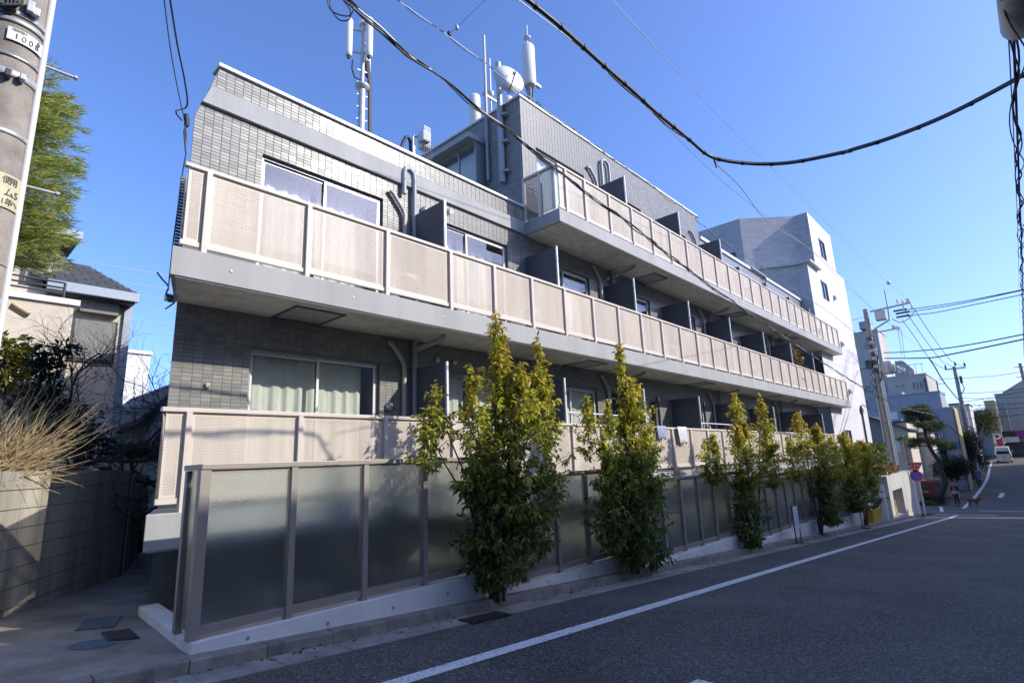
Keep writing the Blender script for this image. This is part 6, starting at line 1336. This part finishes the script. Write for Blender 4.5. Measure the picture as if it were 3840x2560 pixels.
for k, (px_, w0, w1, lab) in enumerate([([zb(60, -10), zb(700, 500), zb(1400, 1176), z4b(1060, 470), z6b(190, 190), z6b(430, 390), z6b(640, 580), z6b(980, 840)], 7, 40, 'pale thin wire from the top edge towards the transformer pole'), ([zb(650, -15), zb(1000, 370), zb(1400, 800), zb(1790, 1176), z6b(430, 0), z6b(605, 158), z6b(760, 290)], 9, 34, 'pale thin wire with a small white ball, right of the bend'), ([zb(1310, 1025), zb(1470, 1176), z4b(760, 270), z4b(1080, 480), z4b(1360, 740), z6b(450, 420)], 6.7, 33, 'thin wire leading from the bend hanger down to the pole')]):
    pts_ = run(px_, w0, w1); cable(pts_, .0065, 'wire_pale', lab, 'thin_wire')
bl = PD(*z6b(605, 158), 26); tag(MB().ball(bl, .10, 10, 7).build('marker_ball', 'paint_white_sign'), 'small white ball on a thin wire right of the tower', 'marker')
# wires from the transformer pole
def wire6(pix, w0, w1, r, lab, matn='black_rubber'): return cable(run([z6b(*p) for p in pix], w0, w1), r, matn, lab)
wire6([(740, 428), (870, 410), (1250, 355), (1600, 290), (1990, 210)], 32, 26, .022, 'uppermost wire from the transformer pole to the right edge')
wire6([(760, 450), (880, 432), (1260, 372), (1600, 300), (1990, 215)], 32, 26, .022, 'second wire from the top of the transformer pole rightwards')
wire6([(770, 488), (890, 470), (1070, 448), (1500, 360), (1990, 258)], 32, 26, .022, 'third wire from the transformer pole to the right edge')
wire6([(560, 842), (760, 834), (1150, 800), (1500, 745), (1990, 650)], 32, 24, .03, 'heavy wire sagging right from the middle of the transformer pole')
wire6([(570, 897), (1000, 892), (1200, 860), (1500, 800), (1990, 698)], 32, 24, .035, 'heavy wire below it, kinked where a drop wire leaves')
wire6([(1000, 892), (1060, 980), (1130, 1100), (1220, 1220), (1300, 1310)], 32, 44, .035, 'black drop wire from the kink to the second pole')
wire6([(740, 520), (870, 700), (1000, 890), (1080, 960), (1165, 1008)], 32, 46, .018, 'left conductor between the two utility poles'); wire6([(770, 430), (920, 650), (1090, 880), (1160, 945), (1262, 990)], 32, 46, .018, 'middle conductor between the two utility poles'); wire6([(855, 405), (1000, 630), (1190, 890), (1270, 950), (1355, 985)], 32, 46, .018, 'right conductor between the two utility poles')
wire6([(700, 620), (735, 870)], 32, 50, .012, 'thin drop wire left of the conductors', 'cable_grey'); wire6([(730, 620), (765, 890)], 32, 50, .012, 'thin drop wire beside the left conductor', 'cable_grey')
wire6([(640, 510), (720, 545), (800, 510), (860, 440)], 31.5, 31.5, .02, 'slack jumper loop under the cross-arm')
for i, (ya, yb_, lab) in enumerate([(1100, 1018, 'far wire rising right from the second pole'), (1240, 1190, 'far wire below the second pole top, rising right'), (1285, 1270, 'nearly level far wire left of the grey shop'), (1330, 1210, 'black far wire sloping up to the right edge'), (1350, 1330, 'lowest far wire before the ochre house'), (1490, 1440, 'black wire above the white van'), (1405, 1375, 'thin far wire across the ochre house')]):
    wire6([(1090 if i == 0 else 1290, ya), (1600, (ya + yb_) / 2 + 14), (1980, yb_)], 52, 48, .022, lab)
wire6([(150, 1398), (330, 1415), (600, 1412), (900, 1395), (1300, 1360), (1390, 1340)], 31, 46, .02, 'wire from the tower wall past the pole foot')
wire6([(240, 525), (390, 488)], 33, 32, .012, 'short wire from the tower to the pole top'); wire6([(325, 1010), (440, 980)], 33, 32, .03, 'short thick wire from the tower to the pole')
# cables over the street at the right edge
cl = run([(3795, -60), (3800, 100), (3812, 420), (3822, 700), (3836, 1100), (3842, 1350)], 3.6, 60)
wrapped(cl, .010, 'black_rubber', 'loose cable bundle running down the right edge of the sky', .007, .05, 40, extra=[(1.5, .006, .07, 'cable_grey'), (3.3, .008, .04, 'black_rubber')])
cable(run([(3780, 100), (3792, 330), (3805, 600), (3820, 1000), (3824, 1215)], 4.2, 60), .005, 'cable_grey', 'thin wire just left of the right-edge bundle', 'thin_wire')
cA = PD(*zt(1385, -120), 3.6); cB = PD(*zt(1400, 235), 4.15); t = thing('cable_closure', 'grey rounded cable closure hanging in the top right corner', 'cable closure', cA)
ax_ = (cB - cA); L_ = ax_.length; part(MB().lathe(cA, [(.03, -.1), (.09, 0), (.112, .03), (.112, L_ - .07), (.095, L_ - .02), (.055, L_)], 18, ax_), 'case', 'galvanised', t); part(MB().bar(cA + Vector((.08, -.1, .0)), cB + Vector((.08, -.1, 0)), .03, .05), 'seam', 'dark_metal', t)
# wires to the bracket on the building's left corner
cr = [PY(*z1(1215, 800), 7.3), PY(*z2(1105, 500), 7.2)]
cable([PY(*z1(1070, -20), 5.2), PY(*z1(1120, 360), 6.2), PY(*z1(1190, 720), 7.2), PY(*z1(1218, 790), 7.28)], .006, 'cable_grey', 'thin wire dropping to the left corner of the building', 'thin_wire')
cable([PY(*z1(1108, -20), 5.2), PY(*z1(1160, 300), 6.2), PY(*z1(1205, 520), 6.9), PY(*z1(1222, 690), 7.25), PY(*z1(1150, 728), 7.25), PY(*z1(1190, 790), 7.28)], .010, 'black_rubber', 'black service wire dropping to the left corner of the building')
t = thing('service_bracket', 'cluster of black connectors on the left edge of the building', 'bracket', cr[0])
for (x, y) in [(1213, 790), (1218, 812), (1217, 830)]: p = PY(*z1(x, y), 7.29); part(MB().lathe(p, [(.02, 0), (.03, .03), (.03, .08), (.015, .1)], 8), 'connector', 'black_rubber', t)
for k in range(4): part(MB().tube(smooth([PY(*z1(1212 + 2 * k, 820 + 20 * k), 7.27), PY(*z1(1200 + 3 * k, 870 + 30 * k), 7.25), PY(*z1(1215, 900 + 35 * k), 7.27)]), .008, 5), 'loop', 'black_rubber', t)
cable([PY(*z1(1215, 1000), 7.2), PY(*z1(1190, 1150), 7.0), PY(*z1(1150, 1450), 6.6), PY(*z2(1130, 200), 6.4), PY(*z2(1100, 490), 6.3)], .007, 'black_rubber', 'black wire hanging down beside the balcony ends')
t = thing('slab_bracket', 'black wire clamp under the end of the middle balcony slab', 'bracket', PY(*z2(1110, 560), 6.6)); part(MB().tube(smooth([PY(*z2(x, y), 6.6) for x, y in ((1025, 385), (1060, 430), (1100, 480), (1085, 530), (1130, 550), (1100, 575), (1140, 580), (1080, 625))]), .009, 5), 'loop', 'black_rubber', t); part(MB().box(*[v for pr_ in zip(PY(*z2(1085, 560), 6.62), PY(*z2(1145, 545), 6.7)) for v in sorted(pr_)]), 'clamp', 'galvanised', t)
for i, (a, b_) in enumerate([((490, 302), (1100, 405)), ((470, 398), (1090, 492)), ((880, 530), (1090, 558)), ((870, 608), (1150, 642)), ((830, 688), (1145, 722)), ((800, 755), (1140, 790))]):
    cable([PY(*z2(*a), 40), PY(*z2((a[0] + b_[0]) / 2, (a[1] + b_[1]) / 2 + 2), 40), PY(*z2(b_[0] + 40, b_[1] + 4), 40)], .02, 'wire_pale', ['uppermost', 'second highest', 'third', 'fourth', 'fifth', 'lowest'][i] + ' pale far wire in the gap beside the beige house', 'far_wire')
# ------------------------------------------------------------------ pine and shrubs by the crossing
XPN = 52.5
def w7b(x, y, X=XPN): return PX(*z7b(x, y), X)
rng = np.random.default_rng(77)
base = Vector((XPN, w7b(1240, 1110).y, gz(XPN))); pt = thing('pine_tree', 'crooked pine with cloud-like pads leaning beside the crossing', 'tree', base)
tk = smooth([base] + [w7b(*p) for p in ((1225, 1000), (1265, 880), (1225, 760), (1190, 640), (1110, 520), (1070, 420), (1045, 330), (1010, 220))], 4)
part(MB().tube(tk, [.24 - .19 * i / len(tk) for i in range(len(tk))], 8), 'trunk', 'bark', pt)
P, D, S, C = [], [], [], []; br = MB()
for (x, y, ry, rz, n) in [(880, 130, .95, .38, 1300), (1000, 110, 1.1, .42, 1700), (1060, 180, 1.0, .35, 1400), (900, 210, .8, .25, 800), (1030, 270, 1.0, .28, 1100), (1180, 270, .9, .30, 900), (1120, 320, .8, .2, 600), (960, 440, .9, .22, 800), (920, 490, .7, .2, 500), (1200, 460, 1.2, .25, 1100), (1290, 500, .9, .25, 800), (1110, 430, .7, .2, 500)]:
    c = w7b(x, y); c.x += rng.uniform(-.5, .5)
    k = min(range(len(tk)), key=lambda i: (tk[i] - c).length + (0 if tk[i].z < c.z else .6)); br.tube([tk[k], tk[k].lerp(c, .5) + Vector((0, 0, .05)), c], [.05, .035, .015], 5)
    u = rng.normal(size=(n, 3)); u /= np.linalg.norm(u, axis=1, keepdims=True); rad = rng.random((n, 1)) ** .4
    pts = np.array(c) + u * rad * np.array([.8, ry * .62, rz]); pts += np.stack([rng.normal(0, .05, n)] * 3, 1)
    P.append(pts); D.append(rng.normal(0, .8, (n, 3)) + np.array([0, 0, .7])); S.append(rng.uniform(.14, .26, n)); C.append(np.array([.085, .105, .028])[None] * rng.uniform(.55, 1.4, (n, 1)))
part(br, 'limbs', 'bark', pt)['kind'] = 'stuff'; o = link('crown', leaf_mesh('crown', np.concatenate(P) - np.array(base), np.concatenate(D), np.concatenate(S), np.concatenate(C), 'needle', .16, .1, .05), pt); o['kind'] = 'stuff'
def pt7(x, y, X): p = PX(*z7b(x, y), X); return (p.x, p.y, p.z)
leafball('round_shrub', 'rounded dark green shrub right of the pine trunk', [(pt7(1320, 730, 57), (.9, 1.2, .95)), (pt7(1400, 700, 58), (.8, .9, .8))], 5000, (.03, .045, .018), .16, 61, trunk=gz(57))
leafball('roadside_bush', 'dark bush mass behind the walking figures', [(pt7(1430, 620, 70), (1, 1.3, 1.0)), (pt7(1480, 760, 70), (.9, .8, 1.1)), (pt7(1440, 860, 68), (.8, .7, .8)), (pt7(1490, 480, 72), (1.2, 1.4, 1.5)), (pt7(1640, 620, 76), (1, .8, 1.2))], 9000, (.024, .034, .015), .17, 62, trunk=gz(60))
leafball('street_tree', 'green tree between the second pole and the ochre house', [(pt7(1480, 400, 70), (1.3, 1.3, 1.0)), (pt7(1660, 260, 96), (2, 1.9, 1.6)), (pt7(1690, 180, 97), (1.6, 1.6, 1.2))], 6500, (.055, .07, .02), .2, 63, cat='tree', trunk=gz(75))
leafball('low_weeds', 'low weeds at the foot of the pine', [(pt7(1100, 1120, 51), (.6, 1.3, .25)), (pt7(1180, 1080, 52), (.5, .7, .4))], 1500, (.06, .07, .025), .12, 64, trunk=gz(51))
# retaining walls beside the far pavement
f = MB(); a, b_ = w7b(1000, 830, 58.5), w7b(1380, 830, 58.5); f.box(58.5, 58.8, b_.y, a.y + 3, gz(58) - .2, w7b(1200, 830, 58.5).z); tag(f.build('boundary_wall', 'bg_pale'), 'pale boundary wall behind the red car and pine', 'wall')
# ------------------------------------------------------------------ vehicles
def loft(name, secs, matn, par, loc, smooth_=True):
    """closed rings of equal length -> skin"""
    n = len(secs[0]); vs = [v for s in secs for v in s]; fs = [(i * n + j, i * n + (j + 1) % n, (i + 1) * n + (j + 1) % n, (i + 1) * n + j) for i in range(len(secs) - 1) for j in range(n)] + [tuple(range(n))[::-1], tuple(range((len(secs) - 1) * n, len(secs) * n))]
    mb = MB().add(vs, fs); o = mb.build(name, matn, par); b = o.modifiers.new('bevel', 'BEVEL'); b.width = .05; b.segments = 3; b.limit_method = 'ANGLE'; b.angle_limit = R(25); return o
def wheel(par, x, y, r=.27, w=.17):
    t_ = MB().lathe((x, y - w / 2, r), [(r * .7, 0), (r * .95, .01), (r, .04), (r, w - .04), (r * .95, w - .01), (r * .7, w)], 18, (0, 1, 0)).build('wheel', 'tyre', par); MB().lathe((x, y - w / 2 - .005, r), [(.02, 0), (r * .62, .004), (r * .62, w + .006), (.02, w + .01)], 14, (0, 1, 0)).build('rim', 'galvanised', t_)
def van(label, loc, ang, paint, H, W, Ln, cat, plate):
    """kei van/wagon; rear at x = 0, nose towards +x in its own frame"""
    t = thing(cat, label, cat, loc); t.rotation_euler = (0, ang, 0); h = W / 2
    def ring(x, z0, z1_, w0, w1): return [(x, -w0, z0), (x, w0, z0), (x, w0, z0 + (z1_ - z0) * .5), (x, w1, z1_), (x, -w1, z1_), (x, -w0, z0 + (z1_ - z0) * .5)]
    loft('body', [ring(0.0, .30, H - .08, h * .96, h * .80), ring(.12, .22, H, h, h * .84), ring(Ln * .72, .22, H - .01, h, h * .84), ring(Ln * .9, .22, H * .62, h, h * .92), ring(Ln, .26, H * .52, h * .95, h * .9)], paint, t, loc)
    MB().add([(-.012, -h * .80, H * .56), (-.012, h * .80, H * .56), (.012, h * .72, H - .16), (.012, -h * .72, H - .16)], [(0, 3, 2, 1)]).build('rear_window', 'car_glass', t)
    for s in (-1, 1):
        MB().prism([(.25, s * (h + .003), H * .56), (Ln * .8, s * (h + .003), H * .56), (Ln * .7, s * (h * .9), H - .15), (.25, s * (h * .9), H - .15)], (0, s * .004, 0)).build('side_window', 'car_glass', t)
        MB().box(-.02, .06, s * h * .93 - .05, s * h * .93 + .05, .55, .95).build('tail_lamp', 'lamp_red', t)
        wheel(t, .62, s * (h - .08)); wheel(t, Ln - .62, s * (h - .08))
        MB().box(Ln * .76, Ln * .80, s * h + (.02 if s > 0 else -.16), s * h + (.16 if s > 0 else -.02), H * .58, H * .70).build('wing_mirror', paint, t)
    MB().box(-.07, .1, -h * .96, h * .96, .24, .42).build('rear_bumper', paint if plate != 'dark' else 'dark_metal', t, bevel=.03)
    MB().box(-.035, -.008, -.17, .17, .56, .73).build('number_plate', 'plate_yellow', t)
    MB().box(-.02, .0, -.14, .14, .80, .84).build('door_handle', 'dark_metal', t)
    return t
vx = 91.0; vy = PX(*z7b(1903, 655), vx).y
van('white boxy delivery van driving uphill in the distance', (vx, vy, gz(vx) + .02), -R(2.5), 'van_paint', 1.88, 1.48, 3.4, 'van', 'white')
cx = 56.0; cy_ = PX(*z7b(1085, 1100), cx).y
van('dark red small car parked behind the pine trunk', (cx, cy_, gz(cx) + .0), 0, 'car_red', 1.55, 1.45, 3.4, 'car', 'dark')
# ------------------------------------------------------------------ people and a dog
def skin(name, verts, edges, radii, matn, par, root=0, sub=2):
    me = bpy.data.meshes.new(name); me.from_pydata(verts, edges, []); me.materials.append(M[matn]); o = link(name, me, par)
    m = o.modifiers.new('skin', 'SKIN'); m.use_smooth_shade = True
    for i, r_ in enumerate(radii): me.skin_vertices[0].data[i].radius = (r_, r_) if not isinstance(r_, tuple) else r_
    me.skin_vertices[0].data[root].use_root = True
    s = o.modifiers.new('sub', 'SUBSURF'); s.levels = sub; s.render_levels = sub; return o
def hand(verts, edges, radii, wrist, d, side):
    """palm with four unequal curled fingers and a thumb"""
    w = Vector(verts[wrist]); d = Vector(d).normalized(); a = Vector((0, 1, 0)); palm = w + d * .07; verts.append(tuple(palm)); radii.append(.026); pi = len(verts) - 1; edges.append((wrist, pi))
    for k, (off, L_) in enumerate([(-.03, .065), (-.01, .075), (.012, .07), (.032, .055)]):
        m = palm + a * off + d * (L_ * .6); e = palm + a * off * 1.1 + d * (L_ * .95) + Vector((-.02, 0, 0)); verts += [tuple(m), tuple(e)]; radii += [.0095, .008]; i = len(verts); edges += [(pi, i - 2), (i - 2, i - 1)]
    th = w + d * .035 + Vector((-.045, side * -.02, 0)); verts.append(tuple(th)); radii.append(.010); edges.append((wrist, len(verts) - 1))
def person(label, X, Y, H, face, coat, trouser, stride, arms, scarf=None, bag=None, longcoat=False):
    s = H / 1.65; t = thing('person', label, 'person', (X, Y, gz(X))); t.rotation_euler = (0, 0, face); t.scale = (s, s, s)
    # faces -X in its own frame
    st = stride
    body_v = [(0, 0, .90), (0, 0, 1.08), (0, 0, 1.26), (.0, 0, 1.38), (-.01, 0, 1.44), (-.02, 0, 1.50), (-.025, 0, 1.57), (-.015, 0, 1.63)]; body_e = [(i, i + 1) for i in range(7)]; body_r = [.125, .115, .13, .085, .048, .072, .085, .06]
    def limb(pts, rs, root):
        i = len(body_v); body_v.extend(pts); body_r.extend(rs); body_e.append((root, i)); body_e.extend((i + k, i + k + 1) for k in range(len(pts) - 1)); return len(body_v) - 1
    for sd in (-1, 1):
        w = limb([(0, sd * .17, 1.34), (arms[0][0], sd * .21, 1.10), (arms[1][0] * (1 if sd < 0 else .6), sd * arms[1][1], arms[1][2])], [.052, .038, .026], 3); hand(body_v, body_e, body_r, w, (-.35, 0, -1), sd)
        limb([(0, sd * .085, .84), (-.06 * sd * st, sd * .09, .47), (.10 * sd * st, sd * .09, .08), (.10 * sd * st - .13, sd * .10, .035)], [.085, .058, .038, .03], 0)
    skin('body', body_v, body_e, body_r, 'skin', t)
    # clothing: coat, trousers, shoes, hair
    cv_, ce, cr_ = [(0, 0, .86), (0, 0, 1.06), (0, 0, 1.26), (0, 0, 1.385), (-.008, 0, 1.43)], [(0, 1), (1, 2), (2, 3), (3, 4)], [.165 if not longcoat else .18, .15, .155, .105, .066]
    if longcoat: cv_.insert(0, (0, 0, .55)); cr_.insert(0, .19); ce = [(i, i + 1) for i in range(5)]
    k3 = 3 + (1 if longcoat else 0)
    for sd in (-1, 1):
        i = len(cv_); cv_ += [(0, sd * .175, 1.34), (arms[0][0], sd * .215, 1.10), (arms[1][0] * (1 if sd < 0 else .6) * .92, sd * arms[1][1], arms[1][2] + .02)]; cr_ += [.075, .06, .05]; ce += [(k3, i), (i, i + 1), (i + 1, i + 2)]
    skin('coat', cv_, ce, cr_, coat, t, 1)
    tv, te, tr_ = [(0, 0, .92)], [], [.145]
    for sd in (-1, 1):
        i = len(tv); tv += [(0, sd * .088, .80), (-.06 * sd * st, sd * .092, .47), (.10 * sd * st, sd * .092, .10)]; tr_ += [.10, .075, .058]; te += [(0, i), (i, i + 1), (i + 1, i + 2)]
    skin('trousers', tv, te, tr_, trouser, t)
    for sd in (-1, 1): MB().ball((.10 * sd * st - .05, sd * .095, .045), .05, 10, 6, (2.4, .85, .8)).build('shoe', 'cloth_black', t)
    hr = MB().ball((.012, 0, 1.585), .105, 14, 10, (1.02, .93, 1.12)); hr.v = [(max(v[0], -.055) if v[2] < 1.63 else v[0], v[1], v[2]) for v in hr.v]; hr.build('hair', 'hair_black', t)
    fm = MB()
    for sd in (-1, 1): fm.ball((-.105, sd * .032, 1.575), .011, 6, 4)
    fm.build('eyes', 'ink', t); MB().ball((-.115, 0, 1.55), .016, 6, 5, (1, .8, 1.4)).build('nose', 'skin', t); MB().box(-.112, -.10, -.024, .024, 1.508, 1.518).build('mouth', 'lamp_red', t)
    for sd in (-1, 1): MB().ball((-.01, sd * .088, 1.56), .026, 6, 5, (.8, .4, 1.2)).build('ear', 'skin', t)
    if scarf:
        MB().lathe((-.012, 0, 1.37), [(.09, 0), (.115, .02), (.12, .06), (.085, .10)], 14).build('scarf', scarf, t); MB().bar((-.15, .02, 1.40), (-.17, -.02, 1.08), .09, .03).build('scarf_end', scarf, t, bevel=.01)
    if bag:
        b_ = MB().prism([(-.22, -.15, .86), (-.22, .13, .86), (-.22, .11, 1.06), (-.22, -.13, 1.06)], (.09, 0, 0)).build('bag', bag, t, bevel=.02); MB().tube([(-.18, -.12, 1.06), (-.14, -.10, 1.25), (-.02, .12, 1.44), (.06, .16, 1.30)], .010, 6).build('strap', bag, b_)
    return t
pw = PX(*z7b(1405, 1140), 51.0)
person('woman in dark jacket and red scarf with tan bag, standing at the crossing', 51.0, pw.y, 1.62, R(-12), 'cloth_black', 'cloth_navy', .35, [(.02, 0, 0), (-.16, .13, 1.02)], 'cloth_red', 'cloth_tan')
pw2 = PG(*z7b(1640, 925))
person('figure in a long blue-grey coat walking uphill past the dark bushes', pw2.x, pw2.y, 1.7, R(170), 'cloth_bluegrey', 'cloth_navy', .6, [(.04, 0, 0), (-.08, .22, .86)], None, None, True)
dg = PX(*z7b(1575, 1130), 51.5); t = thing('dog', 'small brown shaggy dog in the road by the curved white line', 'dog', (51.5, dg.y, gz(51.5))); t.rotation_euler = (0, 0, R(75))
dv = [(0, 0, .36), (-.20, 0, .37), (-.34, 0, .44), (-.43, 0, .52), (-.53, 0, .49), (.20, 0, .37), (.32, 0, .46), (.38, 0, .56)]; de = [(0, 1), (1, 2), (2, 3), (3, 4), (0, 5), (5, 6), (6, 7)]; drr = [.115, .125, .085, .085, .04, .115, .035, .025]
for (x, y, rt, hind) in [(-.20, -.07, 1, 0), (-.20, .07, 1, 0), (.22, -.07, 5, 1), (.22, .07, 5, 1)]:
    i = len(dv); dv += [(x, y, .27), (x - (.05 if hind else -.015), y, .18), (x + (.05 if hind else 0), y, .10), (x + (.02 if hind else -.02), y, .025)]; drr += [.06, .04, .028, .03]; de += [(rt, i), (i, i + 1), (i + 1, i + 2), (i + 2, i + 3)]
skin('body', dv, de, drr, 'fur_brown', t)
for sd in (-1, 1): MB().ball((-.41, sd * .07, .55), .045, 8, 6, (.8, .5, 1.3)).build('ear', 'fur_brown', t); MB().ball((-.50, sd * .035, .535), .010, 6, 4).build('eye', 'ink', t)
MB().ball((-.57, 0, .495), .018, 6, 4).build('nose', 'ink', t)
MB().lathe((-.02, 0, .365), [(.128, -.14), (.135, -.1), (.135, .14), (.122, .18)], 14, (1, 0, 0)).build('dog_coat', 'fur_brown', t)
MB().tube(smooth([(-.30, 0, .50), (-.15, -.6, .6), (.1, -1.1, .85)]), .006, 5).build('lead', 'cloth_red', t)
# greenery and a planter behind the glass fence, seen blurred through it
leafball('planter_shrub', 'blurred green shrub behind the third pane of the nearest fence bay', [((4.0, 5.78, -.62), (.22, .18, .22)), ((4.2, 5.8, -.95), (.2, .16, .2))], 700, (.16, .22, .05), .09, 71, trunk=gz(4))
t = thing('stone_planter', 'pale planter box blurred behind the second pane of the nearest bay', 'planter', (2.95, 5.9, gz(3))); part(MB().box(2.7, 3.25, 5.78, 6.02, gz(3) - .05, gz(3) + .38), 'box', 'concrete', t, bevel=.02); part(MB().box(2.74, 3.21, 5.82, 5.98, gz(3) + .33, gz(3) + .385), 'soil', 'soil', t)
# leaf litter and grit blown along the gutter
rng = np.random.default_rng(90); n = 520; X_ = rng.uniform(1.2, 26, n); Y_ = np.where(rng.random(n) < .75, 4.93 - np.abs(rng.normal(0, .06, n)), 4.93 - np.abs(rng.normal(0, .9, n))); Z_ = np.array([gz(x) for x in X_]) + .012
C_ = np.array([[.20, .12, .05]]) * rng.uniform(.4, 1.4, (n, 1)) + rng.uniform(0, .05, (n, 1)); dd = rng.normal(0, 1, (n, 3)); dd[:, 2] *= .15
o = link('fallen_leaves', leaf_mesh('fallen_leaves', np.stack([X_, Y_, Z_], 1), dd, rng.uniform(.02, .065, n), C_, 'leaf', .5, .15, .05)); tag(o, 'dry fallen leaves scattered along the gutter', 'leaves', kind='stuff')
